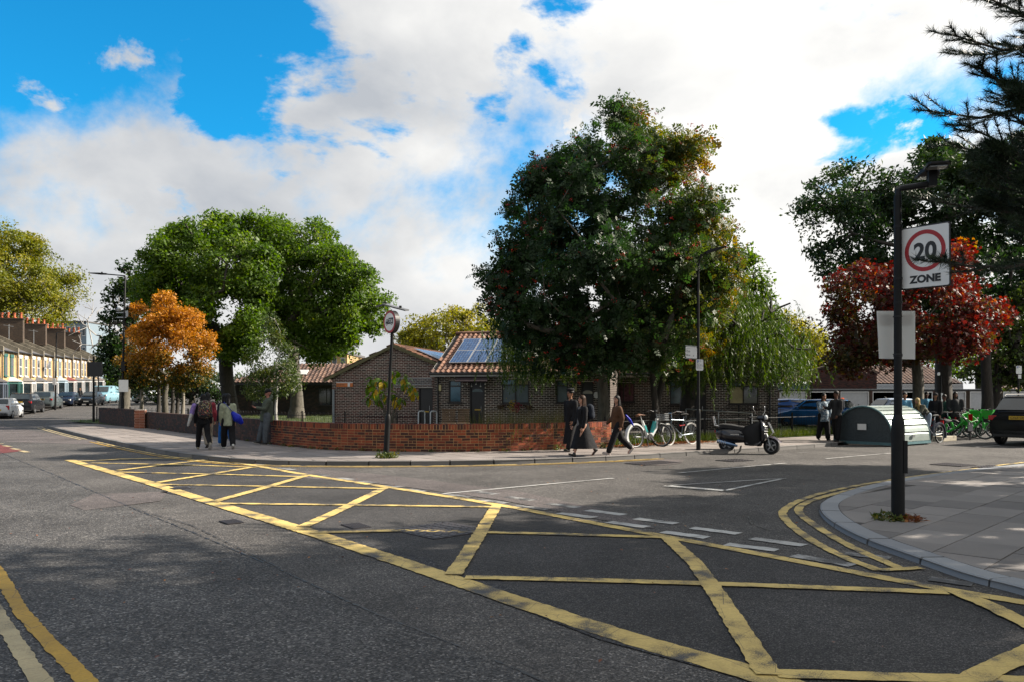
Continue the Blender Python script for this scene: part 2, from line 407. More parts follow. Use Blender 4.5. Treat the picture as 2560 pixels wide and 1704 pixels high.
def line_px(name, px, w, mat, z=0.012, **k): return strip(MB(), [G(*p) for p in px], w, z, **k).build(name, mat, road)
strip(MB(), crack, 0.014, 0.009, 0.012, 0.06).build('joint_crack', m_tar, road)
strip(MB(), [G(*p) for p in [(326, 1268), (480, 1313), (700, 1420)]], 0.01, 0.0095, 0.008, 0.05).build('joint_crack', m_tar, road)
strip(MB(), [G(*p) for p in [(1870, 1290), (1880, 1310), (1915, 1322), (1930, 1326)]], 0.02, 0.009, 0.014, 0.05).build('joint_crack', m_tar, road)
# box junction
line_px('box_edge', box_px_near[:-1], 0.24, m_yellow, 0.0105, smooth=2, jit=0.009)
line_px('box_edge', box_px_far, 0.17, m_yellow, 0.0125, smooth=1)
line_px('box_edge', [(190, 1152), (240, 1151), (300, 1147), (400, 1145), (516, 1143)], 0.18, m_yellow, 0.0140)
H_px = [[(228, 1157), (435, 1161), (641, 1168)], [(293, 1180), (530, 1185), (766, 1192)], [(391, 1211), (680, 1216), (967, 1222)],
        [(543, 1259), (900, 1263), (1250, 1268)], [(777, 1332), (1032, 1327), (1280, 1333), (1655, 1344)],
        [(1163, 1445), (1500, 1453), (1800, 1462), (2367, 1483)], [(1940, 1688), (2250, 1697), (2700, 1709)]]
D_px = [[(296, 1176), (400, 1163), (516, 1149)], [(391, 1207), (510, 1188), (630, 1168)], [(535, 1255), (650, 1223), (766, 1189)],
        [(758, 1318), (860, 1271), (962, 1220)], [(1133, 1439), (1190, 1352), (1241, 1265)], [(1922, 1692), (1800, 1500), (1740, 1412), (1666, 1344)],
        [(2640, 1600), (2480, 1520), (2385, 1480)], [(2400, 1718), (2560, 1640), (2700, 1575)]]
for k, p in enumerate(H_px): line_px('box_diagonal', p, 0.145, m_yellow, 0.0155 + 0.0003 * k)
for k, p in enumerate(D_px): line_px('box_diagonal', p, 0.165, m_yellow, 0.0185 + 0.0003 * k)
# double yellow lines
line_px('double_yellow_line', [(-30, 1395), (0, 1437), (54, 1532), (120, 1605), (179, 1665), (230, 1722), (420, 1960)], 0.105, m_gold, 0.012)
line_px('double_yellow_line', [(-30, 1495), (0, 1545), (54, 1632), (103, 1704), (140, 1760), (240, 1960)], 0.105, m_cream, 0.012)
line_px('double_yellow_line', [(2198, 1427), (2095, 1388), (2003, 1336), (1959, 1295), (1954, 1279), (1986, 1255), (2068, 1227), (2225, 1199), (2367, 1180), (2448, 1170)], 0.115, m_yellow, 0.012, smooth=2)
line_px('double_yellow_line', [(2247, 1420), (2128, 1369), (2041, 1317), (1997, 1284), (1995, 1268), (2030, 1249), (2122, 1225), (2258, 1196), (2421, 1176)], 0.115, m_yellow, 0.012, smooth=2)
line_px('double_yellow_line', [(2198, 1427), (2304, 1421)], 0.11, m_yellow, 0.016)
line_px('double_yellow_line', [(2475, 1165), (2580, 1153), (2800, 1132)], 0.1, m_yellow, 0.012)
line_px('double_yellow_line', [(2490, 1170), (2600, 1156), (2800, 1136)], 0.1, m_yellow, 0.012)
FK = [(117, 1068), (180, 1085), (272, 1106), (380, 1129), (489, 1146), (598, 1157), (706, 1161), (830, 1163), (951, 1163), (1100, 1162), (1280, 1159), (1430, 1154), (1584, 1147), (1704, 1139), (1802, 1133), (1950, 1124), (2095, 1113)]
fk = [G(*p) for p in FK]
def offset(pts, d):
    out = []
    for i, p in enumerate(pts):
        t = pts[min(i + 1, len(pts) - 1)] - pts[max(i - 1, 0)]; t = Vector((t.x, t.y, 0)).normalized(); out.append(p + Vector((-t.y, t.x, 0)) * d)
    return out
fks = smooth_path(fk, 2)
i0 = max(i for i, p in enumerate(fks) if p.x < -14.3)
for d in (-0.22, -0.42):
    strip(MB(), offset(fks, d)[:i0], 0.08, 0.012, 0.01).build('double_yellow_line', m_cream, road)
    strip(MB(), offset(fks, d)[i0:len(fks) * 13 // 17], 0.08, 0.012, 0.01).build('double_yellow_line', m_gold if d < -0.3 else m_yellow, road)
# white lines of the side road
for a, b in (((1107, 1234), (1533, 1195)), ((1696, 1182), (1965, 1157)), ((2065, 1146), (2228, 1132)), ((2440, 1117), (2500, 1113))): line_px('centre_line', [a, b], 0.085, m_whiteline)
for a, b, w in (((1663, 1214), (1812, 1226), 0.2), ((1663, 1214), (1962, 1195), 0.07), ((1812, 1226), (1962, 1195), 0.09)): line_px('give_way_triangle', [a, b], w, m_whiteline, 0.012)
z3 = lambda x, y: (1100 + x / 2.945, 1180 + y / 2.945)
rows = [((30, 160), (230, 184), 1), ((285, 205), (495, 228), 1), ((545, 247), (800, 275), 1), ((875, 302), (1135, 335), 0), ((1240, 367), (1525, 405), 0), ((1640, 440), (1970, 483), 0),
        ((265, 142), (415, 162), 1), ((495, 182), (690, 207), 1), ((790, 232), (1020, 260), 1), ((1085, 280), (1350, 315), 0), ((1440, 342), (1740, 380), 0), ((1855, 410), (2200, 455), 0)]
rows = [(z3(*a), z3(*b), w) for a, b, w in rows]
z2 = lambda x, y: (1280 + x / 1.8406, 1040 + y / 1.8406)
rows += [(z2(985, 590), z2(1220, 618), 0), (z2(1295, 642), z2(1570, 688), 1), (z2(1105, 563), z2(1345, 596), 0), (z2(1530, 632), z2(1740, 655), 1), (z2(1920, 750), z2(2120, 776), 1)]
z1 = lambda x, y: (x / 1.8406, 1040 + y / 1.8406)
rows += [(z1(a, b), z1(c, d), 1) for a, b, c, d in ((1130, 210, 1210, 222), (1290, 238, 1350, 247), (1450, 266, 1510, 273), (1560, 284, 1620, 292), (1660, 300, 1730, 308), (1780, 318, 1850, 327), (1880, 335, 1970, 346))]
for a, b, w in rows: line_px('give_way_dash', [a, b], 0.185, m_wornwhite if w else m_whiteline, 0.010, jit=0.015, step=0.08)
for a, b in (((0, 1108), (5, 1109)), ((10, 1113), (26, 1116)), ((29, 1120), (46, 1123)), ((52, 1126), (68, 1130))): line_px('bay_dash', [a, b], 0.16, m_cream)
for a, b in (((1995, 1131), (2020, 1130)), ((2070, 1125), (2095, 1124)), ((1940, 1137), (1960, 1136))): line_px('bay_dash', [a, b], 0.06, m_wornwhite)

# ---- covers let into the road
m_iron = M_('cast_iron', (0.055, 0.05, 0.055), 0.55, metal=0.5, bump=0.3)
def cover(px, py, w, l, rz, n=6, rnd=False):
    c = G(px, py); mb = MB()
    if rnd:
        mb.cyl((c.x, c.y, 0.008), (c.x, c.y, 0.014), w / 2, n=24)
        for k in range(10): a = random.uniform(0, 6.28); r = w * 0.4 * math.sqrt(random.random()); mb.box((c.x + r * math.cos(a), c.y + r * math.sin(a), 0.016), (0.07, 0.035, 0.006), a)
    else:
        mb.box((c.x, c.y, 0.010), (w, l, 0.008), rz)
        rot = Matrix.Rotation(rz, 3, 'Z')
        for i in range(n):
            for j in range(n):
                p = rot @ Vector(((i + 0.5) / n * w - w / 2, (j + 0.5) / n * l - l / 2, 0.016)); mb.box((c.x + p.x, c.y + p.y, 0.0155), (w / n * 0.62, l / n * 0.62, 0.006), rz)
    mb.build('manhole_cover', m_iron, road)
for z_, w, l, rz in ((z1(1065, 487), 0.22, 0.32, 0.7), (z1(1638, 506), 0.25, 0.4, 0.6), (z1(2030, 525), 0.9, 0.9, 0.75), (z1(830, 333), 0.3, 0.3, 0.7), (z2(650, 215), 1.3, 0.7, 0.65), (z2(1025, 203), 0.8, 0.6, 0.6), (z2(2030, 223), 0.75, 0.75, 0.6), (z2(2205, 233), 0.9, 0.5, 0.6)):
    cover(z_[0], z_[1], w, l, rz, 7)

# ---- pavements: a base sheet, granite kerb stones, single slabs
m_joint = M_('pavement_bedding', (0.05, 0.046, 0.042), 0.95)
def slab_mat(name, a, b):
    n = NT(name); co = n.coord('Position'); r = n.objrand()
    col = n.ramp(n.math('ADD', n.math('MULTIPLY', r, 0.65), n.math('MULTIPLY', n.noise(1.4, 6, 0.65, co), 0.6)), [(0.2, a), (0.95, b)])
    col = n.mix(1.0, col, n.ramp(n.noise(160, 3, 0.7, co), [(0.3, (0.88, 0.87, 0.86)), (0.7, (1.08, 1.08, 1.08))]), 'MULTIPLY')
    st = n.math('LESS_THAN', n.math('ADD', n.voro(4.3, co), n.math('MULTIPLY', n.noise(35, 2, 0.5, co), 0.04)), 0.05)
    col = n.mix(n.math('MULTIPLY', st, 0.45), col, (0.06, 0.058, 0.055))
    n.bump(n.noise(70, 4, 0.6, co), 0.25, 0.006); return n.set(col, 0.82)
m_slab = slab_mat('paving_slab_stone', (0.12, 0.110, 0.105), (0.27, 0.248, 0.232))
m_slab_far = slab_mat('worn_paving_slab', (0.17, 0.148, 0.135), (0.29, 0.255, 0.235))
m_kerb = slab_mat('granite_kerb', (0.20, 0.21, 0.23), (0.30, 0.315, 0.33))
m_kerb_dark = slab_mat('sooty_kerb', (0.10, 0.097, 0.093), (0.19, 0.18, 0.172))
def clip_cell(poly, cell):
    out = poly
    for i in range(len(cell)):
        a, b = cell[i], cell[(i + 1) % len(cell)]; ex, ey = b[0] - a[0], b[1] - a[1]
        inside = lambda p: ex * (p[1] - a[1]) - ey * (p[0] - a[0]) >= 0
        res = []
        for j in range(len(out)):
            p, q = out[j], out[(j + 1) % len(out)]; ip, iq = inside(p), inside(q)
            if ip: res.append(p)
            if ip != iq:
                d = ex * (q[1] - p[1]) - ey * (q[0] - p[0]); tt = (ey * (p[0] - a[0]) - ex * (p[1] - a[1])) / d if abs(d) > 1e-12 else 0
                res.append((p[0] + (q[0] - p[0]) * tt, p[1] + (q[1] - p[1]) * tt))
        out = res
        if len(out) < 3: return []
    return out
def area(p): return abs(sum(p[i][0] * p[(i + 1) % len(p)][1] - p[(i + 1) % len(p)][0] * p[i][1] for i in range(len(p)))) / 2
def pave(parent, poly, z, mat, u, su, sv, th=0.02, gap=0.006, skip=None, limit=300):
    poly = [(p[0], p[1]) for p in poly]
    u = Vector((u[0], u[1])).normalized(); v = Vector((-u.y, u.x)); U = [p[0] * u.x + p[1] * u.y for p in poly]; V = [p[0] * v.x + p[1] * v.y for p in poly]
    if sum(poly[i][0] * poly[(i + 1) % len(poly)][1] - poly[(i + 1) % len(poly)][0] * poly[i][1] for i in range(len(poly))) < 0: poly = poly[::-1]
    cells = []; j = 0; vv = min(V)
    while vv < max(V):
        uu = min(U) - su * (0.5 if j % 2 else 0.0)
        while uu < max(U):
            cell = [(u.x * a + v.x * b, u.y * a + v.y * b) for a, b in ((uu + gap, vv + gap), (uu + su - gap, vv + gap), (uu + su - gap, vv + sv - gap), (uu + gap, vv + sv - gap))]
            c = clip_cell(poly, cell)
            if c and area(c) > 0.02:
                cx = sum(p[0] for p in c) / len(c); cy = sum(p[1] for p in c) / len(c)
                if not (skip and skip(cx, cy)): cells.append((cy, cx, c))
            uu += su
        vv += sv; j += 1
    vis = [c for c in cells if c[0] > 3 and abs(c[1] / c[0]) < 0.68]; rest = [c for c in cells if not (c[0] > 3 and abs(c[1] / c[0]) < 0.68)]
    vis.sort(key=lambda c: c[0]); rest += vis[limit:]
    def prism(mb, c):
        dz = random.uniform(-0.0025, 0.0025); tl = [random.uniform(-0.0015, 0.0015) for _ in c]; n = len(c)
        mb.add([(p[0], p[1], z - th) for p in c] + [(p[0], p[1], z + dz + tl[i]) for i, p in enumerate(c)], [tuple(range(n, 2 * n))] + [(i, (i + 1) % n, n + (i + 1) % n, n + i) for i in range(n)], random.random())
    for c in vis[:limit]:
        mb = MB(); prism(mb, c[2]); mb.build('paving_slab', mat, parent)
    if rest:
        mb = MB()
        for c in rest: prism(mb, c[2])
        o = mb.build('outer_paving', mat, parent); o['kind'] = 'stuff'
def kerb(parent, line, w, h, mat, left=True, seg=0.9, name='kerb_stone', lim=250):
    line = densify(line, 0.15); acc = 0; start = 0; s = 1 if left else -1; k = 0
    inner = offset(line, s * w); rest = MB()
    i = 0
    while i < len(line) - 1:
        j = i; L = 0
        while j < len(line) - 1 and L < seg: L += (line[j + 1] - line[j]).length; j += 1
        a = line[i:j + 1]; b = inner[i:j + 1]; mb = MB() if k < lim else rest; dz = random.uniform(-0.003, 0.003); n = len(a)
        sh = lambda pts: [pts[0].lerp(pts[1], 0.08)] + pts[1:-1] + [pts[-1].lerp(pts[-2], 0.08)]
        a = sh(a); b = sh(b)
        vs = [(p.x, p.y, -0.02 + hz(p.y)) for p in a] + [(p.x + (q.x - p.x) * 0.06, p.y + (q.y - p.y) * 0.06, h - 0.012 + dz + hz(p.y)) for p, q in zip(a, b)] + [(p.x + (q.x - p.x) * 0.14, p.y + (q.y - p.y) * 0.14, h + dz + hz(p.y)) for p, q in zip(a, b)] + [(p.x, p.y, h + dz + hz(p.y)) for p in b] + [(p.x, p.y, -0.02 + hz(p.y)) for p in b]
        fs = []
        for r in range(4):
            for q in range(n - 1): fs.append((r * n + q, r * n + q + 1, (r + 1) * n + q + 1, (r + 1) * n + q))
        fs += [tuple(r * n for r in range(5)), tuple(r * n + n - 1 for r in reversed(range(5)))]
        mb.add(vs, fs, random.random())
        if k < lim: mb.build(name, mat, parent)
        k += 1; i = j
    if rest.v: o = rest.build('far_kerb', mat, parent); o['kind'] = 'stuff'

PZ = 0.11
# wall line round the corner plot (foot of the wall, on the pavement)
def GT(px, py, ztop): return G(px, py, ztop)
WALL_TOP = 0.87
wall_px = [(365, None, 37.9), (480, None, 32.2), (600, None, 27.7), (660, None, 25.9), (708, None, 24.7), (755, None, 23.75), (800, None, 23.05), (870, None, 22.5), (950, None, 22.2), (1100, None, 22.0), (1200, None, 22.1), (1300, None, 22.4), (1400, None, 23.05), (1460, None, 23.5), (1528, None, 24.1)]
wall_line = smooth_path([Vector(((x - 1280) * d / F, d, 0)) for x, _, d in wall_px], 2)
rail_px = [(1528, 24.15), (1620, 25.4), (1760, 26.9), (1950, 29.2), (2100, 31.4), (2210, 33.2)]
rail_line = [Vector(((x - 1280) * d / F, d, 0)) for x, d in rail_px]
left_back = [G(240, 1058, PZ), G(180, 1057, PZ)]
pav_poly = [Vector((p.x, p.y, 0)) for p in fks] + [Vector((11.9, 27.6, 0)), Vector((14.2, 32.5, 0))] + list(reversed(rail_line)) + list(reversed(wall_line)) + [Vector((p.x, p.y, 0)) for p in left_back]
pavement = sheet('pavement', m_joint, [(p.x, p.y) for p in pav_poly], PZ - 0.012)
kerb(pavement, [Vector((p.x, p.y, 0)) for p in fks], 0.15, PZ, m_kerb_dark, True)
inner_pav = [p for p in offset([Vector((p.x, p.y, 0)) for p in fks], 0.16)] + [Vector((p.x, p.y, 0)) for p in pav_poly[len(fks):]]
def is_tactile(x, y, m=0.0): return abs(x - 0.6) < 1.4 + m and abs((y - 20.05) - 0.1 * (x - 0.6)) < 0.42 + m
kerb_y = lambda x: min(fks, key=lambda p: abs(p.x - x)).y
pave(pavement, inner_pav, PZ, m_slab_far, (0.62, -0.785), 0.75, 0.6, gap=0.011, skip=is_tactile, limit=290)
mb = MB()
for i in range(-36, 37):
    for j in range(-16, 17):
        x = 0.6 + i * 0.055; y = 20.05 + j * 0.06 + 0.1 * i * 0.055
        if is_tactile(x, y, 0.55) and y > kerb_y(x) + 0.2: mb.box((x, y, PZ - 0.0105), (0.0525, 0.0565, 0.014), 0.1)
o = mb.build('tactile_paving', m_slab_far, pavement); o['kind'] = 'stuff'
# near corner pavement on the right
RK = [(2700, 1535), (2560, 1487), (2421, 1453), (2285, 1404), (2149, 1355), (2073, 1312), (2045, 1283), (2052, 1259), (2122, 1231), (2225, 1207), (2367, 1185), (2560, 1164), (2900, 1128)]
rk = smooth_path([G(*p) for p in RK], 2); RZ = 0.07
corner = [Vector((p.x, p.y, 0)) for p in rk] + [Vector((40, 32, 0)), Vector((40, 0, 0)), Vector((9, 0.5, 0))]
pavement2 = sheet('corner_pavement', m_joint, [(p.x, p.y) for p in corner], RZ - 0.012)
kerb(pavement2, [Vector((p.x, p.y, 0)) for p in rk], 0.26, RZ, m_kerb, False)
inner2 = offset([Vector((p.x, p.y, 0)) for p in rk], -0.27) + corner[len(rk):]
pave(pavement2, inner2, RZ, m_slab, (0.70, 0.714), 0.9, 0.6, limit=290, skip=lambda x, y: abs((x - 6.4) * 0.78 + (y - 13.1) * 0.62) < 1.4 and abs(-(x - 6.4) * 0.62 + (y - 13.1) * 0.78) < 0.42)
mb = MB()
for i in range(-26, 27):
    for j in range(-12, 6):
        uu, vv = i * 0.062, j * 0.066; x = 6.4 + uu * 0.78 - vv * 0.62; y = 13.1 + uu * 0.62 + vv * 0.78; mb.box((x, y, RZ - 0.0115), (0.0595, 0.063, 0.016), math.atan2(0.62, 0.78))
o = mb.build('tactile_paving', m_slab, pavement2); o['kind'] = 'stuff'

# lawn, yard and gardens behind the wall
m_lawn_soil = M_('lawn_soil', (0.05, 0.075, 0.018), 0.95, 0.4, 1.2)
lawn_poly = [(p.x, p.y) for p in wall_line] + [(p.x, p.y) for p in rail_line[1:]] + [(17.5, 36.0), (14.0, 44), (2, 62), (-10, 66), (-26, 66), (-27, 48)]
lawn = sheet('lawn', m_lawn_soil, lawn_poly, 0.13)
m_yard = M_('yard_paving', (0.16, 0.145, 0.13), 0.9, 0.25, 3.0)
sheet('yard', m_yard, [(-8.2, 30.5), (-3.6, 29.5), (4.5, 29.0), (13.0, 31.0), (13.4, 36.5), (-9.5, 41.0)], 0.138)
sheet('garage_court', asphalt('court_asphalt', (0.078, 0.074, 0.070), (0.148, 0.141, 0.133), 60), [(13, 36), (70, 44), (70, 60.5), (12, 60.5)], 0.02)
far_pav = sheet('far_pavement', m_joint, [(-33.5 - 0.5, 50), (-40.6, 69), (-46.0, 83), (-60, 120), (-66, 120), (-51.5, 83), (-44, 60), (-40, 50)], 0.10)
for v in far_pav.data.vertices: v.co.z += hz(v.co.y)
# ================================================================== walls and buildings
def brick_mat(name, stops, attr, rough=0.85):
    n = NT(name); r = n.attr() if attr else n.objrand(); co = n.coord('Position')
    f = n.math('ADD', n.math('MULTIPLY', r, 0.8), n.math('MULTIPLY', n.noise(0.9, 5, 0.6, co), 0.35))
    col = n.ramp(f, stops)
    col = n.mix(1.0, col, n.ramp(n.noise(38, 4, 0.65, co), [(0.3, (0.72, 0.72, 0.72)), (0.7, (1.14, 1.12, 1.1))]), 'MULTIPLY')
    n.bump(n.noise(90, 4, 0.6, co), 0.3, 0.006); return n.set(col, rough)
RED = [(0.1, (0.04, 0.020, 0.018)), (0.42, (0.10, 0.030, 0.018)), (0.66, (0.26, 0.052, 0.022)), (0.85, (0.38, 0.085, 0.030)), (1.05, (0.23, 0.075, 0.035))]
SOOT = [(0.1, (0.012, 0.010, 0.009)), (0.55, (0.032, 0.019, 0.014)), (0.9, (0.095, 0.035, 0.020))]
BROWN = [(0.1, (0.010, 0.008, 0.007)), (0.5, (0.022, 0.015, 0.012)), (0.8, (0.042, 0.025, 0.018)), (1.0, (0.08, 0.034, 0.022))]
MAROON = [(0.1, (0.018, 0.010, 0.009)), (0.5, (0.055, 0.018, 0.014)), (0.8, (0.11, 0.03, 0.022)), (1.0, (0.07, 0.03, 0.022))]
BR = {k: (brick_mat('brick_' + k, st, False), brick_mat('brick_run_' + k, st, True)) for k, st in (('red', RED), ('soot', SOOT), ('brown', BROWN), ('maroon', MAROON))}
m_mortar = M_('mortar', (0.60, 0.54, 0.46), 0.95, 0.25, 4.0, bump=0.2)
m_mortar_y = M_('ochre_mortar', (0.46, 0.27, 0.12), 0.95, 0.35, 4.0, bump=0.2)
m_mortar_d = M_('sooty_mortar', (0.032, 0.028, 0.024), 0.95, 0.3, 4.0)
BRICK_ME = {}
def brick_mesh(L, h, d, mat, key):
    k = (round(L, 3), round(h, 3), round(d, 3), key)
    if k not in BRICK_ME:
        b = 0.004; x, y, z = L / 2, d, h / 2; mb = MB()
        vs = [(-x, 0, -z), (x, 0, -z), (x, 0, z), (-x, 0, z), (-x, -y + b, -z), (x, -y + b, -z), (x, -y + b, z), (-x, -y + b, z), (-x + b, -y, -z + b), (x - b, -y, -z + b), (x - b, -y, z - b), (-x + b, -y, z - b)]
        fs = [(8, 9, 10, 11)] + [(4 + i, 4 + (i + 1) % 4, 8 + (i + 1) % 4, 8 + i) for i in range(4)] + [(i, (i + 1) % 4, 4 + (i + 1) % 4, 4 + i) for i in range(4)]
        mb.add(vs, fs); BRICK_ME[k] = mb.mesh('brick', mat)
    return BRICK_ME[k]
def place(me, name, parent, Mw):
    o = bpy.data.objects.new(name, me); link(o, parent); o.matrix_basis = world_inv(parent) @ Mw if parent is not None else Mw; return o
def clip_spans(a, b, holes):
    spans = [(a, b)]
    for (h0, h1) in holes:
        nxt = []
        for (p, q) in spans:
            if h1 <= p or h0 >= q: nxt.append((p, q)); continue
            if h0 > p: nxt.append((p, h0))
            if h1 < q: nxt.append((h1, q))
        spans = nxt
    return spans
def brick_wall(parent, O, u, L, top, openings, mats, mortar, z0, n_parts=0, focus=(0, 1.2), bl=0.215, bh=0.061, j=0.015, proud=0.004, th=0.22, cuts=(), name='wall'):
    """flat wall; top(s) is its height; openings (s0,s1,za,zb)"""
    O = Vector((O[0], O[1], 0)); u = Vector((u[0], u[1], 0)).normalized(); nn = Vector((u.y, -u.x, 0))
    ss = sorted(set([0, L] + [c for c in cuts] + [a for o in openings for a in o[:2]]))
    mb = MB(); pt = lambda s, z, d=0.0: O + u * s + nn * d + Vector((0, 0, z))
    for a, b in zip(ss[:-1], ss[1:]):
        mid = (a + b) / 2; holes = sorted([(o[2], o[3]) for o in openings if o[0] < mid < o[1]])
        z = z0; cells = []
        for h0, h1 in holes: cells.append((z, h0)); z = h1
        for c0, c1 in cells: mb.add([pt(a, c0), pt(b, c0), pt(b, c1), pt(a, c1)], [(0, 1, 2, 3)])
        mb.add([pt(a, z), pt(b, z), pt(b, top(b)), pt(a, top(a))], [(0, 1, 2, 3)])
    for (a, b, c0, c1) in openings:       # reveals
        for p, q in (((a, c0), (a, c1)), ((b, c0), (b, c1)), ((a, c0), (b, c0)), ((a, c1), (b, c1))):
            mb.add([pt(p[0], p[1]), pt(q[0], q[1]), pt(q[0], q[1], -0.14), pt(p[0], p[1], -0.14)], [(0, 1, 2, 3)])
    wall = mb.build(name, mortar, parent, world=True)
    # bricks
    allb = []; z = z0; row = 0
    while z + bh < max(top(s) for s in ss) + 0.001:
        holes = [(o[0], o[1]) for o in openings if o[2] < z + bh - 0.01 and o[3] > z + 0.01]
        s = -(bl + j) * (0.5 if row % 2 else 0.0)
        while s < L:
            for a, b in clip_spans(max(0, s), min(L, s + bl), holes):
                if b - a > 0.03 and top(a) > z + bh * 0.9 and top(b) > z + bh * 0.9: allb.append((a, b, z))
            s += bl + j
        z += bh + j; row += 1
    full = [b for b in allb if abs((b[1] - b[0]) - bl) < 1e-4]; full.sort(key=lambda b: (b[0] - focus[0]) ** 2 + ((b[2] - focus[1]) * 1.6) ** 2)
    parts = set(full[:n_parts]); rz = math.atan2(u.y, u.x)
    me = brick_mesh(bl, bh, proud, mats[0], mats[0].name)
    for (a, b, z) in parts:
        p = pt((a + b) / 2, z + bh / 2); place(me, 'brick', parent, Matrix.Translation(p + nn * random.uniform(-0.002, 0.001)) @ Matrix.Rotation(rz, 4, 'Z'))
    mb = MB()
    for (a, b, z) in allb:
        if (a, b, z) in parts: continue
        d = proud + random.uniform(-0.002, 0.001); t = random.random()
        q = [pt(a, z), pt(b, z), pt(b, z + bh), pt(a, z + bh)]; f = [p + nn * d for p in q]
        mb.add(q + f, [(4, 5, 6, 7)] + [(i, (i + 1) % 4, 4 + (i + 1) % 4, 4 + i) for i in range(4)], t)
    if mb.v: o = mb.build('brickwork', mats[1], parent, world=True); o['kind'] = 'stuff'
    return wall

def curved_wall(name, label, line, z0, z1, mats_front, mortar, n_parts, focus, th=0.22, bl=0.215, coping=True, bond='garden'):
    """boundary wall along a polyline, brick by brick, soldier course on top"""
    line = densify(line, 0.05); ln = [0.0]
    for a, b in zip(line[:-1], line[1:]): ln.append(ln[-1] + (b - a).length)
    base = line[len(line) // 2]; root = thing(name, label, 'wall', (base.x, base.y, z0))
    def at(s):
        s = max(0, min(ln[-1] - 1e-4, s)); i = min(int(np.searchsorted(ln, s, 'right')) - 1, len(line) - 2)
        f = (s - ln[i]) / (ln[i + 1] - ln[i]); p = line[i].lerp(line[i + 1], f)
        k0, k1 = max(0, i - 3), min(len(line) - 1, i + 4); t = (line[k1] - line[k0]).normalized(); return p, t, Vector((t.y, -t.x, 0))
    steps = [k * 0.25 for k in range(int(ln[-1] / 0.25) + 1)] + [ln[-1]]
    rings = []
    for s in steps:
        p, t, nn = at(s); q = p - nn * th
        rings.append([Vector((p.x, p.y, z0)), Vector((p.x, p.y, z1 - 0.006)), Vector((q.x, q.y, z1 - 0.006)), Vector((q.x, q.y, z0))])
    MB().loft(rings).build('core', mortar, root, world=True)
    bh, j, proud = 0.062, 0.014, 0.007; allb = []; z = z0 + 0.004; row = 0; ztop = z1 - 0.105
    while z + bh <= ztop + 0.01:
        s = 0.0; k = row
        while s < ln[-1]:
            head = (k % 2 == 0) if bond == 'flemish' else ((k + row) % 4 == 0 or random.random() < 0.22)
            L = 0.1025 if head else bl; e = min(s + L, ln[-1])
            if e - s > 0.04: allb.append((s, e, z, bh))
            s += L + j; k += 1
        z += bh + j; row += 1
    hb = z1 - z; s = 0.0
    while s < ln[-1] and coping:
        e = min(s + 0.068, ln[-1])
        if e - s > 0.03: allb.append((s, e, z, hb))
        s += 0.068 + j
    allb.sort(key=lambda b: abs(b[0] - focus) * 1.0 + (0 if b[3] == bh else 0.5))
    mb = MB(); cnt = 0
    for (a, b, z, h) in allb:
        p, t, nn = at((a + b) / 2); d = random.uniform(-0.003, 0.002)
        if cnt < n_parts:
            me = brick_mesh(b - a, h, proud, mats_front[0], mats_front[0].name)
            place(me, 'brick', root, Matrix.Translation(Vector((p.x, p.y, z + h / 2)) + nn * d) @ Matrix.Rotation(math.atan2(t.y, t.x) + random.uniform(-0.01, 0.01), 4, 'Z')); cnt += 1; continue
        L2 = (b - a) / 2; c = Vector((p.x, p.y, 0)); q = [c - t * L2, c + t * L2]
        vs = [(q[0].x, q[0].y, z), (q[1].x, q[1].y, z), (q[1].x, q[1].y, z + h), (q[0].x, q[0].y, z + h)]; vs = [Vector(v) for v in vs]
        mb.add(vs + [v + nn * (proud + d) for v in vs], [(4, 5, 6, 7)] + [(i, (i + 1) % 4, 4 + (i + 1) % 4, 4 + i) for i in range(4)], random.random())
    if mb.v: o = mb.build('brickwork', mats_front[1], root, world=True); o['kind'] = 'stuff'
    # coping bricks seen from above
    if coping:
        mb = MB(); s = 0.0
        while s < ln[-1]:
            p, t, nn = at(s + 0.034); c = Vector((p.x, p.y, z1)) - nn * (th / 2 - 0.004)
            mb.box(c, (0.068, th + 0.008, 0.012), math.atan2(t.y, t.x), random.random()); s += 0.079
        o = mb.build('coping', mats_front[1], root, world=True); o['kind'] = 'stuff'
    return root
wl = wall_line; d0 = min(range(len(wl)), key=lambda i: abs(wl[i].x + 7.6))
rw = curved_wall('brick_wall', 'long curved red brick garden wall with soldier course coping round the corner', wl[d0:], PZ, WALL_TOP, BR['red'], m_mortar_y, 300, 6.2)
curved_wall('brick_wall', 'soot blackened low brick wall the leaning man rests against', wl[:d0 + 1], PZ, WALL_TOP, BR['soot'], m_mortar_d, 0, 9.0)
# pier wall further up the main road
pw = [G(247, 1057, PZ), G(300, 1063, PZ), G(345, 1068, PZ)]
pw = [Vector((p.x, p.y, 0)) for p in pw]
curved_wall('brick_wall', 'short dark brick wall stub before the garden gap by the tall street lamp', [pw[0], pw[1], pw[2]], PZ, 0.98, BR['soot'], m_mortar_d, 0, 1.0)
pc = Vector((pw[2].x + 0.25, pw[2].y - 0.28, 0))
root = thing('brick_pier', 'clean orange red brick pier ending the dark wall stub', 'pier', (pc.x, pc.y, PZ))
MB().box((0, 0, 0.44), (0.44, 0.44, 0.88), 0.0).build('core', m_mortar, root)
me = brick_mesh(0.215, 0.065, 0.012, brick_mat('brick_pier', [(0.1, (0.20, 0.06, 0.03)), (0.9, (0.36, 0.11, 0.05))], False), 'pier')
for side in range(4):
    for r_ in range(11):
        for c_ in range(2):
            rot = Matrix.Rotation(side * math.pi / 2, 4, 'Z'); o = bpy.data.objects.new('brick', me); link(o, root)
            o.matrix_basis = rot @ Matrix.Translation((-0.11 + c_ * 0.222 + (0.03 if r_ % 2 else -0.03) * (1 if c_ == 0 else 1) * 0.3, -0.22, 0.04 + r_ * 0.077))
root.rotation_euler.z = 0.25
lw = [G(352, 1052, 0.3), G(470, 1052, 0.3)]

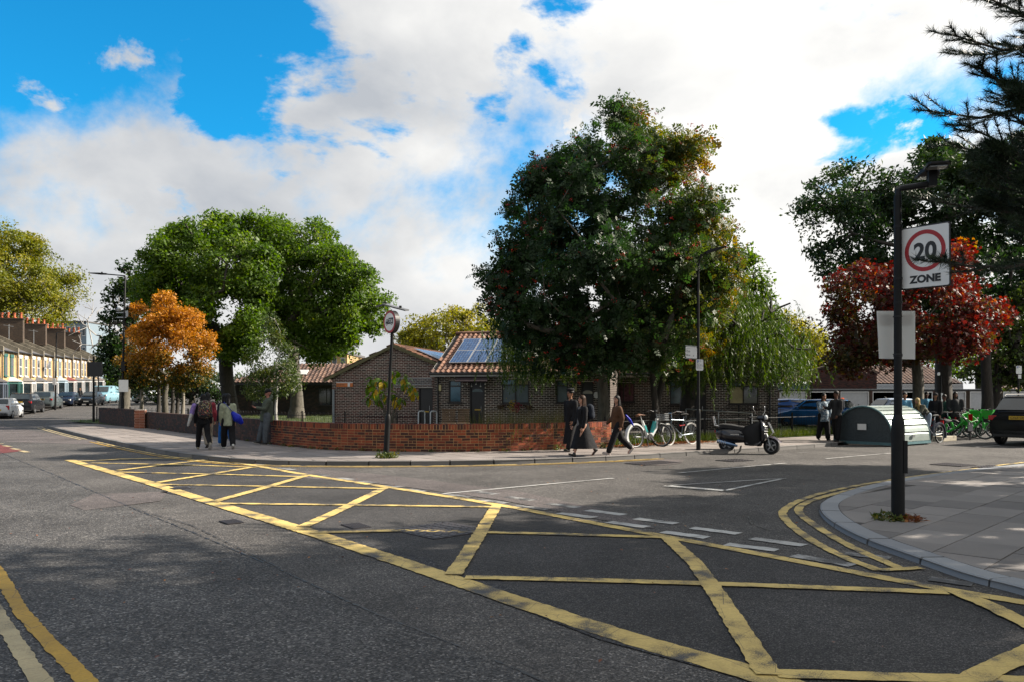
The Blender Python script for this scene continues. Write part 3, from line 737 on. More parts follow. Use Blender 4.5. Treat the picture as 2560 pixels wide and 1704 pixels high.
# ---- pantile roofs
def pantile_mesh(w, L, mat, key):
    if key in BRICK_ME: return BRICK_ME[key]
    prof = [(-0.5, 0.012), (-0.36, 0.046), (-0.18, 0.052), (0.0, 0.018), (0.16, 0.0), (0.34, 0.0), (0.5, 0.014)]
    mb = MB(); n = len(prof)
    vs = [(x * w, -L * 0.06, z + 0.03) for x, z in prof] + [(x * w, L, z) for x, z in prof] + [(x * w, -L * 0.06, z * 0.6 - 0.006) for x, z in prof]
    mb.add(vs, [(i, i + 1, n + i + 1, n + i) for i in range(n - 1)] + [(2 * n + i, 2 * n + i + 1, i + 1, i) for i in range(n - 1)])
    BRICK_ME[key] = mb.mesh('roof_tile', mat, smooth=False); return BRICK_ME[key]
TILE = {}
for k, st in (('terracotta', [(0.05, (0.06, 0.030, 0.020)), (0.45, (0.15, 0.068, 0.038)), (0.85, (0.27, 0.13, 0.075)), (1.0, (0.11, 0.06, 0.042))]), ('browntile', [(0.1, (0.07, 0.04, 0.03)), (0.6, (0.15, 0.085, 0.06)), (1.0, (0.22, 0.13, 0.09))])):
    TILE[k] = (brick_mat('roof_tile_' + k, st, False, 0.75), brick_mat('roof_tiling_' + k, st, True, 0.75))
def tile_roof(parent, E0, E1, R0, R1, kind, n_parts, w=0.235, g=0.31, under=True, focus=None, skip=None):
    """tiles from the eave E0-E1 up to the ridge R0-R1 (R0 above E0)"""
    E0, E1, R0, R1 = map(Vector, (E0, E1, R0, R1)); x = (E1 - E0).normalized(); up = (R0 - E0); up = (up - x * up.dot(x)).normalized(); nrm = x.cross(up)
    if nrm.z < 0: nrm = -nrm
    mats = TILE[kind]; me = pantile_mesh(w, g * 1.12, mats[0], 'tile' + kind + str(w))
    H_ = (R0 - E0).dot(up); rows_ = max(1, int(round(H_ / g))); g2 = H_ / rows_
    if under: MB().add([E0 - nrm * 0.03, E1 - nrm * 0.03, R1 - nrm * 0.03, R0 - nrm * 0.03], [(0, 1, 2, 3)]).build('roof_deck', M_('roof_deck', (0.03, 0.025, 0.02), 0.9), parent, world=True)
    items = []
    for r_ in range(rows_):
        f = r_ / rows_; a = E0.lerp(R0, f); b = E1.lerp(R1, f); s0 = (a - E0).dot(x); s1 = (b - E0).dot(x); k0 = math.ceil(s0 / w); 
        for k in range(k0, int(s1 / w)):
            p = E0 + x * (k + 0.5) * w + up * (r_ * g2)
            if skip and skip(p): continue
            items.append((p, r_, k))
    if focus is not None: items.sort(key=lambda i: (i[0] - Vector(focus)).length)
    Rm = Matrix((x, up, nrm)).transposed(); mb = MB(); src = [v.co.copy() for v in me.vertices]; sf = [tuple(p.vertices) for p in me.polygons]
    for i, (p, r_, k) in enumerate(items):
        jit = Matrix.Rotation(random.uniform(-0.012, 0.012), 3, 'Z') @ Matrix.Rotation(random.uniform(-0.01, 0.01), 3, 'X')
        if i < n_parts: place(me, 'roof_tile', parent, Matrix.Translation(p) @ (Rm @ jit).to_4x4())
        else: mb.add([p + Rm @ (jit @ v) for v in src], sf, random.random())
    if mb.v: o = mb.build('roof_tiling', mats[1], parent, world=True); o['kind'] = 'stuff'

m_frame = M_('dark_window_frame', (0.016, 0.012, 0.010), 0.5)
m_curtain = M_('cream_blind', (0.42, 0.36, 0.19), 0.8, 0.3, 3.0)
m_net = M_('net_curtain', (0.12, 0.16, 0.17), 0.7, 0.3, 2.0)
m_blueglass = glass_mat('blue_film_glass', (0.03, 0.11, 0.16), 0.12)
m_tealglass = glass_mat('teal_glass', (0.03, 0.08, 0.09), 0.1)
m_darkred = M_('patterned_curtain', (0.12, 0.05, 0.06), 0.9, 0.7, 9.0)
def window(parent, O, u, s0, s1, z0, z1, mull=0, transom=None, panes=None, frame=m_frame, fw=0.05, back=None):
    """frame mesh with each pane a sub-part; O origin of the wall"""
    O = Vector((O[0], O[1], 0)); u = Vector((u[0], u[1], 0)).normalized(); nn = Vector((u.y, -u.x, 0)); rz = math.atan2(u.y, u.x)
    at = lambda s, z, d: O + u * s + nn * d + Vector((0, 0, z)); mb = MB(); D = -0.07
    def bar(sa, sb, za, zb, d=D, dep=0.06): mb.box(at((sa + sb) / 2, (za + zb) / 2, d), (sb - sa, dep, zb - za), rz)
    bar(s0, s0 + fw, z0, z1); bar(s1 - fw, s1, z0, z1); bar(s0 + fw, s1 - fw, z1 - fw, z1); bar(s0 + fw, s1 - fw, z0, z0 + fw)
    mb.box(at((s0 + s1) / 2, z0 - 0.025, 0.0), (s1 - s0 + 0.1, 0.2, 0.05), rz)
    xs = [s0 + fw] + [s0 + (s1 - s0) * (k + 1) / (mull + 1) for k in range(mull)] + [s1 - fw]
    for x in xs[1:-1]: bar(x - fw / 2, x + fw / 2, z0 + fw, z1 - fw, D + 0.003)
    zs = [z0 + fw] + ([z0 + (z1 - z0) * transom] if transom else []) + [z1 - fw]
    if transom: bar(s0 + fw, s1 - fw, zs[1] - fw / 2, zs[1] + fw / 2, D + 0.005)
    w = mb.build('window', frame, parent, world=True); k = 0
    for i in range(len(xs) - 1):
        for jz in range(len(zs) - 1):
            m = panes[k % len(panes)] if panes else dark_glass; k += 1
            mp = MB().box(at((xs[i] + xs[i + 1]) / 2, (zs[jz] + zs[jz + 1]) / 2, D - 0.012), (xs[i + 1] - xs[i], 0.012, zs[jz + 1] - zs[jz]), rz)
            mp.build('pane', m, w, world=False) if False else mp_build(mp, 'pane', m, w)
    return w
def mp_build(mb, name, mat, part):          # sub-part of a part that carries no transform of its own
    o = mb.build(name, mat, None); inv = world_inv(part.parent); o.data.transform(inv); o.parent = part; return o
def door(parent, O, u, s0, s1, z0, z1, col=M_('black_door', (0.012, 0.011, 0.012), 0.35), fan=None, plate=M_('brass', (0.45, 0.30, 0.06), 0.35, metal=0.8)):
    O = Vector((O[0], O[1], 0)); u = Vector((u[0], u[1], 0)).normalized(); nn = Vector((u.y, -u.x, 0)); rz = math.atan2(u.y, u.x)
    at = lambda s, z, d: O + u * s + nn * d + Vector((0, 0, z)); c = (s0 + s1) / 2
    d = MB().box(at(c, (z0 + z1) / 2, -0.1), (s1 - s0, 0.05, z1 - z0), rz)
    for k in (-1, 1): d.box(at(c + k * (s1 - s0) * 0.23, z0 + (z1 - z0) * 0.28, -0.075), ((s1 - s0) * 0.3, 0.02, (z1 - z0) * 0.34), rz)
    dd = d.build('door', col, parent, world=True)
    f = MB()
    for s in (s0 - 0.03, s1 + 0.03): f.box(at(s, (z0 + z1) / 2, -0.06), (0.06, 0.1, z1 - z0), rz)
    f.box(at(c, z1 + 0.03, -0.06), (s1 - s0 + 0.12, 0.1, 0.06), rz); mp_build(f, 'door_frame', m_frame, dd)
    mp_build(MB().box(at(c, z0 + (z1 - z0) * 0.42, -0.068), (0.26, 0.012, 0.06), rz), 'letterbox', plate, dd)
    if fan is not None:
        pts = [(0.24 * math.cos(a), 0.14 * math.sin(a)) for a in [math.pi * k / 10 for k in range(11)]]
        mp_build(MB().prism(pts, at(c, z0 + (z1 - z0) * 0.78, -0.07), u, (0, 0, 1), 0.01), 'fanlight', fan, dd)
    mp_build(MB().tube([at(s1 - 0.12, z0 + 0.75, -0.07), at(s1 - 0.12, z0 + 0.78, -0.03), at(s1 - 0.12, z0 + 1.02, -0.03), at(s1 - 0.12, z0 + 1.05, -0.07)], 0.012, 6), 'handle', chrome, dd)
    return dd
UB = Vector((0.974, -0.225, 0)).normalized(); VB = Vector((-UB.y, UB.x, 0))
def s_of(px, O, u):    # distance along a wall at a photo column
    k = (px - 1280) / F; return (k * O[1] - O[0]) / (u[0] - k * u[1])
def z_of(py, s, O, u): return H + (Y0 - py) * (O[1] + u[1] * s) / F
def opening(O, u, xa, xb, ya, yb):
    sa, sb = s_of(xa, O, u), s_of(xb, O, u); sm = (sa + sb) / 2; return (sa, sb, z_of(yb, sm, O, u), z_of(ya, sm, O, u))
m_fascia = M_('white_fascia', (0.62, 0.62, 0.6), 0.55)
m_gutter = M_('black_gutter', (0.014, 0.014, 0.015), 0.45)
def plain_wall_mat(name, c1, c2, mort, bw=0.225, rh=0.075):
    n = NT(name); b = n.N.new('ShaderNodeTexBrick'); 
    g = n.N.new('ShaderNodeNewGeometry'); sp = n.N.new('ShaderNodeSeparateXYZ'); n.L.new(g.outputs['Position'], sp.inputs[0]); cb = n.N.new('ShaderNodeCombineXYZ')
    n.L.new(n.math('ADD', sp.outputs[0], sp.outputs[1]), cb.inputs[0]); n.L.new(sp.outputs[2], cb.inputs[1]); n.L.new(cb.outputs[0], b.inputs['Vector'])
    b.inputs['Color1'].default_value = (*c1, 1); b.inputs['Color2'].default_value = (*c2, 1); b.inputs['Mortar'].default_value = (*mort, 1); b.inputs['Scale'].default_value = 1.0
    b.inputs['Brick Width'].default_value = bw; b.inputs['Row Height'].default_value = rh; b.inputs['Mortar Size'].default_value = 0.008
    col = n.mix(1.0, b.outputs[0], n.ramp(n.noise(0.7, 6, 0.6, g.outputs['Position']), [(0.3, (0.7, 0.68, 0.66)), (0.7, (1.15, 1.12, 1.1))]), 'MULTIPLY')
    return n.set(col, 0.9)
m_sidebrick = plain_wall_mat('brown_brickwork', (0.05, 0.028, 0.02), (0.028, 0.018, 0.015), (0.26, 0.23, 0.20))
def bungalow(name, label, O, L, zg, eave, ops, n_parts, focus, depth=7.2, ridge_z=None, tiles='terracotta', n_tiles=0, tfocus=None):
    O = Vector((O[0], O[1], 0)); root = thing(name, label, 'bungalow', (O.x, O.y, zg))
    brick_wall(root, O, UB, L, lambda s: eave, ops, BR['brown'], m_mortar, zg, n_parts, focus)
    mb = MB(); A = O + VB * 0.16; B = O + UB * L + VB * 0.16; C = B + VB * depth; D = A + VB * depth
    w = lambda p, z: Vector((p.x, p.y, z)); rz_ = ridge_z or eave + depth / 2 * 0.49
    mid = lambda p: p + VB * (depth / 2)
    mb.add([w(O, zg), w(D, zg), w(D, eave), w(mid(A), rz_ - 0.08), w(O, eave)], [(0, 1, 2, 3, 4)]); mb.add([w(O + UB * L, zg), w(C, zg), w(C, eave), w(mid(B), rz_ - 0.08), w(O + UB * L, eave)], [(0, 1, 2, 3, 4)]); mb.add([w(C, zg), w(D, zg), w(D, eave), w(C, eave)], [(0, 1, 2, 3)])
    mb.build('side_walls', m_sidebrick, root, world=True)
    ov = 0.28; e0 = O - VB * ov - UB * 0.12; e1 = O + UB * (L + 0.12) - VB * ov; r0 = O + VB * (depth / 2) - UB * 0.12; r1 = r0 + UB * (L + 0.24)
    b0 = r0 + VB * (depth / 2 + ov); b1 = r1 + VB * (depth / 2 + ov); ez = eave + 0.02 - ov * 0.3
    tile_roof(root, w(e0, ez), w(e1, ez), w(r0, rz_), w(r1, rz_), tiles, n_tiles, focus=tfocus)
    MB().add([w(b0, ez), w(b1, ez), w(r1, rz_), w(r0, rz_)], [(0, 1, 2, 3)]).build('rear_roof', TILE[tiles][0], root, world=True)
    MB().box(w((e0 + e1) / 2 + VB * 0.04, ez - 0.10), (L + 0.22, 0.03, 0.13), math.atan2(UB.y, UB.x)).build('fascia', m_fascia, root, world=True)
    MB().tube([w(e0 - VB * 0.05, ez - 0.04), w(e1 - VB * 0.05, ez - 0.04)], 0.05, 8).build('gutter', m_gutter, root, world=True)
    MB().add([w(e0 + VB * 0.05, ez - 0.165), w(e1 + VB * 0.05, ez - 0.165), w(e1 + VB * (ov + 0.1), ez - 0.16), w(e0 + VB * (ov + 0.1), ez - 0.16)], [(0, 1, 2, 3)]).build('soffit', m_fascia, root, world=True)
    mb = MB()
    for k in range(int((L + 0.2) / 0.33)): p = r0 + UB * (0.16 + k * 0.33); mb.tube([w(p - UB * 0.16, rz_ + 0.02), w(p + UB * 0.16, rz_ + 0.025)], 0.095, 8, t=random.random())
    mb.build('ridge_tiles', TILE[tiles][1], root, world=True, smooth=True)
    v = MB()
    for a, b in ((e0, r0), (e1, r1)): v.add([w(a, ez - 0.02), w(b, rz_ - 0.02), w(b, rz_ - 0.15), w(a, ez - 0.15)], [(0, 1, 2, 3)])
    v.build('verge_board', m_fascia, root, world=True)
    return root
ZG = 0.14
A0 = Vector((-3.36, 34.5, 0)); LA = 7.6; EA = 2.70
opsA = {'w1': opening(A0, UB, 1122, 1153, 949, 1005), 'd1': opening(A0, UB, 1174, 1212, 948, 1062), 'w2': opening(A0, UB, 1254, 1322, 946, 1007), 'w3': opening(A0, UB, 1390, 1420, 949, 1006), 'd2': opening(A0, UB, 1453, 1484, 953, 1062)}
for k in ('d1', 'd2'): o_ = opsA[k]; opsA[k] = (o_[0], o_[1], ZG, o_[3])
bA = bungalow('bungalow', 'dark brick bungalow with solar panels on its pantiled front roof slope', A0, LA, ZG, EA, list(opsA.values()), 300, (2.9, 1.3), ridge_z=4.55, n_tiles=290, tfocus=(-2.5, 35.3, 3.2))
window(bA, A0, UB, *opsA['w1'], 0, 0.74, [m_blueglass, m_tealglass]); window(bA, A0, UB, *opsA['w2'], 1, 0.76, [m_net, m_tealglass, m_net, m_curtain]); window(bA, A0, UB, *opsA['w3'], 0, 0.76, [m_net, m_tealglass])
m_fan = glass_mat('fanlight_glass', (0.30, 0.27, 0.16), 0.2); m_fan2 = glass_mat('dark_fanlight', (0.02, 0.07, 0.06), 0.2)
door(bA, A0, UB, opsA['d1'][0] + 0.05, opsA['d1'][1] - 0.05, ZG + 0.02, opsA['d1'][3] - 0.05, fan=m_fan2); door(bA, A0, UB, opsA['d2'][0] + 0.05, opsA['d2'][1] - 0.05, ZG + 0.02, opsA['d2'][3] - 0.05, fan=m_fan)
NB = Vector((UB.y, -UB.x, 0)); RZB = math.atan2(UB.y, UB.x)
def onA(s, z, d=0.0, O=A0): return O + UB * s + NB * d + Vector((0, 0, z))
# hood over door and window, with little hanging lights
s_a, s_b = s_of(1148, A0, UB), s_of(1226, A0, UB); zh = z_of(936, 1.5, A0, UB)
hood = MB().prism([(0, 0), (0.62, -0.26), (0.62, -0.31), (0, -0.05)], onA(s_a, zh, 0.0), NB, (0, 0, 1), -(s_b - s_a)); hood.build('porch_hood', M_('porch_felt', (0.03, 0.016, 0.018), 0.8), bA, world=True)
mb = MB()
for k in range(7): p = onA(s_a + (s_b - s_a) * (k + 0.5) / 7, zh - 0.40 - 0.09 * (k % 2), 0.5); mb.tube([p + Vector((0, 0, 0.14)), p], 0.004, 4); mb.sphere(p, 0.032, 8, 6)
mb.build('hanging_lights', M_('pale_bulb', (0.5, 0.5, 0.45), 0.3), bA, world=True)
MB().box(onA(s_of(1101, A0, UB), z_of(968, 0.3, A0, UB), 0.04), (0.10, 0.07, 0.26), RZB).build('meter_box', M_('cream_box', (0.5, 0.45, 0.22), 0.5), bA, world=True)
MB().tube([onA(0.18, EA - 0.1, 0.07), onA(0.18, ZG, 0.07)], 0.04, 8).build('downpipe', m_gutter, bA, world=True)
MB().prism([(0.11 * math.cos(a), 0.14 * math.sin(a)) for a in [2 * math.pi * k / 16 for k in range(16)]], onA(s_of(1491, A0, UB), z_of(986, 5, A0, UB), 0.02), UB, (0, 0, 1), 0.01).build('house_number_plate', white_paint, bA, world=True)
# hanging baskets under the wide window
mb = MB()
for px, py in ((1253, 1013), (1323, 1013)): s = s_of(px, A0, UB); mb.lathe([(0.02, -0.16), (0.12, -0.1), (0.17, 0.0), (0.15, 0.02)], onA(s, z_of(py, s, A0, UB), 0.16), n=10)
mb.build('wall_planter', M_('basket_wicker', (0.06, 0.035, 0.02), 0.9), bA, world=True)
# solar panels on the front slope
def solar(parent, c, ux, up, w, h, nx, ny):
    c = Vector(c); ux = Vector(ux).normalized(); up = Vector(up).normalized(); nr = ux.cross(up).normalized(); Rm = Matrix((ux, up, nr)).transposed()
    p = MB().box(c, (w, h, 0.035), Rm).build('solar_panel', M_('panel_frame', (0.55, 0.56, 0.58), 0.35, metal=0.6), parent, world=True)
    mb = MB(); cw, ch = (w - 0.05) / nx, (h - 0.05) / ny
    for i in range(nx):
        for j in range(ny): mb.box(c + ux * (-w / 2 + 0.025 + (i + 0.5) * cw) + up * (-h / 2 + 0.025 + (j + 0.5) * ch) + nr * 0.019, (cw - 0.012, ch - 0.012, 0.006), Rm, random.random())
    o = mb.build('cells', SOLAR, None); o.data.transform(world_inv(parent)); o.parent = p
n = NT('solar_cells'); n.b.inputs['Specular IOR Level'].default_value = 0.22
SOLAR = n.set(n.ramp(n.math('ADD', n.math('MULTIPLY', n.attr(), 0.5), n.math('MULTIPLY', n.noise(1.5, 4), 0.5)), [(0.2, (0.010, 0.045, 0.13)), (0.8, (0.022, 0.085, 0.22))]), 0.22)
ov = 0.28; slopeA = Vector((VB.x * (3.6 + ov), VB.y * (3.6 + ov), 4.55 - (EA + 0.02 - ov * 0.3))).normalized()
base = A0 - VB * ov + Vector((0, 0, EA + 0.02 - ov * 0.3)); nA = UB.cross(slopeA).normalized()
for i in range(4):
    for j in range(2): solar(bA, base + UB * (0.95 + i * 0.83) + slopeA * (1.42 + j * 1.34) + nA * 0.12, UB, slopeA, 0.81, 1.32, 6, 5)
# second bungalow, set back
s_end = LA; B0 = A0 + UB * 7.7 + VB * 3.6
B0 = Vector((B0.x, B0.y, 0)); LB = s_of(1945, B0, UB)
opsB = {'w1': opening(B0, UB, 1532, 1586, 955, 1004), 'w2': opening(B0, UB, 1674, 1705, 951, 1010), 'd1': opening(B0, UB, 1733, 1766, 957, 1060), 'w3': opening(B0, UB, 1822, 1896, 953, 1009)}
o_ = opsB['d1']; opsB['d1'] = (o_[0], o_[1], ZG, o_[3])
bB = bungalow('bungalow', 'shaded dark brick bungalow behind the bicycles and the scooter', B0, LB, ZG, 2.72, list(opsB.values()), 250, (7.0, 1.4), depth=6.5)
window(bB, B0, UB, *opsB['w1'], 1, None, [m_darkred]); window(bB, B0, UB, *opsB['w2'], 0, 0.78, [m_tealglass]); window(bB, B0, UB, *opsB['w3'], 1, 0.8, [m_curtain, m_net, dark_glass, m_curtain])
door(bB, B0, UB, opsB['d1'][0] + 0.05, opsB['d1'][1] - 0.05, ZG + 0.02, opsB['d1'][3] - 0.05, fan=m_fan)
MB().tube([onA(LB - 0.35, 2.6, 0.07, B0), onA(LB - 0.35, ZG, 0.07, B0)], 0.045, 8).build('downpipe', m_gutter, bB, world=True)
MB().box(onA(s_of(1906, B0, UB), z_of(968, 10, B0, UB), 0.04), (0.09, 0.06, 0.3), RZB).build('meter_box', M_('cream_box'), bB, world=True)

# gable-fronted house behind, with orange sign
C0 = Vector((-8.45, 37.4, 0)); sA = s_of(985, C0, UB); sE = s_of(1088, C0, UB) + 0.6
zl = z_of(940, 0, C0, UB); za = z_of(863, sA, C0, UB); ze = z_of(906, s_of(1088, C0, UB), C0, UB)
def topC(s): return zl + (za - zl) * s / sA if s <= sA else za + (ze - za) * (s - sA) / (s_of(1088, C0, UB) - sA)
gC = thing('gabled_house', 'brick gable end with orange estate sign and rooftop solar panels', 'house', (C0.x, C0.y, ZG))
opC = opening(C0, UB, 1047, 1082, 968, 1060); opC = (opC[0], opC[1], ZG, opC[3])
brick_wall(gC, C0, UB, sE, topC, [opC], BR['maroon'], m_mortar, ZG, 300, (sA, 2.6), cuts=(sA,))
door(gC, C0, UB, opC[0] + 0.04, opC[1] - 0.04, ZG + 0.02, opC[3] - 0.04)
slope_r = (ze - za) / (s_of(1088, C0, UB) - sA); W3 = lambda p, z: Vector((p.x, p.y, z)); DC = 8.5
rdg = C0 + UB * sA - VB * 0.15; rdgb = rdg + VB * DC; eR = rdg + UB * 5.2; eL = C0 - UB * 0.35 - VB * 0.15; zR = za + slope_r * 5.2
tile_roof(gC, W3(eR + VB * DC, zR + 0.06), W3(eR, zR + 0.06), W3(rdgb, za + 0.06), W3(rdg, za + 0.06), 'terracotta', 120, focus=(rdg.x, rdg.y, za))
tile_roof(gC, W3(eL, zl - 0.1), W3(eL + VB * DC, zl - 0.1), W3(rdg, za + 0.06), W3(rdgb, za + 0.06), 'terracotta', 0)
v = MB(); 
for a, b, z0_, z1_ in ((eL, rdg, zl - 0.16, za), (rdg, eR, za, zR)):
    v.add([W3(a, z0_ + 0.06), W3(b, z1_ + 0.06), W3(b, z1_ - 0.09), W3(a, z0_ - 0.09), W3(a + VB * 0.1, z0_ + 0.06), W3(b + VB * 0.1, z1_ + 0.06), W3(b + VB * 0.1, z1_ - 0.09), W3(a + VB * 0.1, z0_ - 0.09)], [(0, 1, 2, 3), (0, 1, 5, 4), (3, 2, 6, 7)])
v.build('verge_board', M_('mossy_timber', (0.12, 0.11, 0.05), 0.8), gC, world=True)
MB().add([W3(C0, ZG), W3(C0 + VB * DC, ZG), W3(C0 + VB * DC, zl), W3(C0, zl)], [(0, 1, 2, 3)]).build('side_wall', m_sidebrick, gC, world=True)
ds = Vector((UB.x, UB.y, slope_r)).normalized(); nC = ds.cross(VB).normalized(); nC = nC if nC.z > 0 else -nC
for i in range(2):
    for j in range(4): solar(gC, W3(rdg, za + 0.06) + ds * (1.5 + i * 1.5) + VB * (1.2 + j * 1.05) + nC * 0.14, VB, -ds if VB.cross(-ds).z > 0 else ds, 1.0, 1.45, 4, 6)
# metal lattice above the side door
mb = MB(); sa, sb = s_of(990, C0, UB), s_of(1085, C0, UB); za_, zb_ = z_of(966, sb, C0, UB), z_of(944, sb, C0, UB); c3 = lambda s, z, d=0.35: C0 + UB * s + NB * d + Vector((0, 0, z))
for z in (za_, za_ + 0.1, zb_): mb.tube([c3(sa, z), c3(sb, z)], 0.014, 5)
for k in range(27): s = sa + (sb - sa) * k / 26; mb.tube([c3(s, za_ + 0.1), c3(min(sb, s + 0.14), zb_)], 0.007, 4); mb.tube([c3(s, za_ + 0.1), c3(max(sa, s - 0.14), zb_)], 0.007, 4)
mb.build('security_lattice', steel, gC, world=True)
MB().tube([c3(s_of(836, C0, UB), z_of(972, 0, C0, UB), 0.1), c3(s_of(836, C0, UB), ZG, 0.1)], 0.055, 8).build('downpipe', M_('grey_pipe', (0.22, 0.25, 0.27), 0.5), gC, world=True)
# orange sign
def text_mesh(body, size, mat, parent, Mw, name='lettering', ext=0.002, align='LEFT', sx=1.0, bold=0.0):
    c = bpy.data.curves.new(name, 'FONT'); c.body = body; c.size = size; c.extrude = ext; c.align_x = align; c.align_y = 'BOTTOM_BASELINE'; c.offset = bold; c.resolution_u = 4
    t = bpy.data.objects.new(name, c); COL.objects.link(t); dg = bpy.context.evaluated_depsgraph_get(); me = bpy.data.meshes.new_from_object(t.evaluated_get(dg))
    bpy.data.objects.remove(t); me.materials.clear(); me.materials.append(mat); me.name = name
    if sx != 1.0: me.transform(Matrix.Diagonal((sx, 1, 1, 1)))
    return place(me, name, parent, Mw)
def frame_m(o, ux, uz): ux = Vector(ux).normalized(); uz = Vector(uz); uz = (uz - ux * uz.dot(ux)).normalized(); return Matrix.Translation(o) @ Matrix((ux, uz, ux.cross(uz))).transposed().to_4x4()
m_orange = M_('sign_orange', (0.55, 0.16, 0.035), 0.5); m_ink = M_('sign_ink', (0.02, 0.018, 0.02), 0.5)
s0, s1 = s_of(842, C0, UB), s_of(883, C0, UB); zt, zb = z_of(954, s0, C0, UB), z_of(965.5, s0, C0, UB)
es = thing('estate_sign', 'long orange and white estate name board on the brick gable', 'sign', c3(s0, zb, 0.02))
MB().box(c3((s0 + s1) / 2, (zt + zb) / 2, 0.04), (s1 - s0, 0.03, zt - zb), RZB).build('board', m_orange, es, world=True)
mb = MB(); mb.box(c3((s0 + s1) / 2, zt - 0.018, 0.058), (s1 - s0 - 0.002, 0.004, 0.036), RZB); mb.box(c3(s0 + (s1 - s0) * 0.76, (zt + zb) / 2 - 0.02, 0.057), ((s1 - s0) * 0.13, 0.004, zt - zb - 0.045), RZB)
mb.build('white_panel', white_paint, es, world=True)
Mx = lambda s, z: frame_m(c3(s, z, 0.058), UB, (0, 0, 1))
text_mesh('Gainsby Gate', 0.085, m_ink, es, Mx(s0 + 0.02, zb + 0.075), sx=0.85); text_mesh('1 - 24', 0.05, m_ink, es, Mx(s0 + 0.02, zb + 0.02))

# far left bungalow beyond the lawn, pale brick houses beyond it
D0 = Vector(((588 - 1280) * 60 / F, 60, 0)); LD = (832 - 588) * 60 / F + 1.5
bD = thing('bungalow', 'low dark bungalow beyond the lawn behind the big ash trunk', 'bungalow', (D0.x, D0.y, 0.14))
bw = (0, 0)
brick_wall(bD, D0, (1, 0.05), LD, lambda s: 2.62, [(1.2, 2.2, 0.9, 2.1), (6.2, 7.4, 0.9, 2.2)], BR['brown'], m_mortar_d, 0.14, 0)
window(bD, D0, (1, 0.05), 1.2, 2.2, 0.9, 2.1, 1); window(bD, D0, (1, 0.05), 6.2, 7.4, 0.9, 2.2, 1)
MB().box((D0.x + LD / 2, D0.y + 3.7, 1.38), (LD, 6.6, 2.46), 0.05).build('side_walls', m_sidebrick, bD, world=True)
e0 = Vector((D0.x - 0.3, 59.6, 2.62)); e1 = Vector((D0.x + LD + 0.3, 60.0, 2.62)); r0 = Vector((D0.x + 2.3, 63.4, 4.15)); r1 = Vector((D0.x + LD + 0.3, 63.8, 4.15))
tile_roof(bD, e0, e1, r0, r1, 'browntile', 0, w=0.3, g=0.34)
MB().add([e0, r0, r0 + Vector((-2.4, 3.6, -1.5)), ], [(0, 1, 2)]).build('hip_roof', TILE['browntile'][0], bD, world=True)
MB().box((D0.x + LD / 2, 59.72, 2.5), (LD + 0.6, 0.04, 0.16), 0.04).build('fascia', m_gutter, bD, world=True)
MB().box((D0.x + 4.6, 61.6, 3.42), (0.9, 0.9, 0.1), Euler((0.42, 0, 0)).to_matrix()).build('skylight', m_fascia, bD, world=True)
# ---- garages and houses on the right
m_stock = plain_wall_mat('yellow_stock_brick', (0.62, 0.42, 0.17), (0.46, 0.29, 0.115), (0.38, 0.32, 0.23))
m_stock_dark = plain_wall_mat('sooty_stock_brick', (0.10, 0.065, 0.04), (0.055, 0.038, 0.026), (0.09, 0.075, 0.06))
m_redplain = plain_wall_mat('maroon_brickwork', (0.085, 0.03, 0.024), (0.055, 0.022, 0.018), (0.12, 0.10, 0.09))
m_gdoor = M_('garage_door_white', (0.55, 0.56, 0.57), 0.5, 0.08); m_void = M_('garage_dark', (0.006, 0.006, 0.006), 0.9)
GY = 60.0; gx = lambda px: (px - 1280) * GY / F
bays = [(1948, 2016, 1), (2024, 2092, 0), (2100, 2171, 1), (2180, 2250, 0), (2258, 2330, 0), (2340, 2413, 1), (2423, 2497, 1), (2506, 2580, 1), (2590, 2664, 1), (2674, 2748, 1)]
gwords = ['with a closed white ribbed door beside the brick bungalow', 'with an open dark doorway behind the blue cars', 'with a closed white door behind the woman in patterned shirt', 'with an open dark doorway behind the silver car', 'with an open dark doorway behind the autumn tree trunk', 'with a closed white door behind the long haired person', 'with a closed white door above the green hire bikes', 'with a closed white door behind the two parking signs', 'with a closed white door near the court end', 'with a closed white door at the court end']
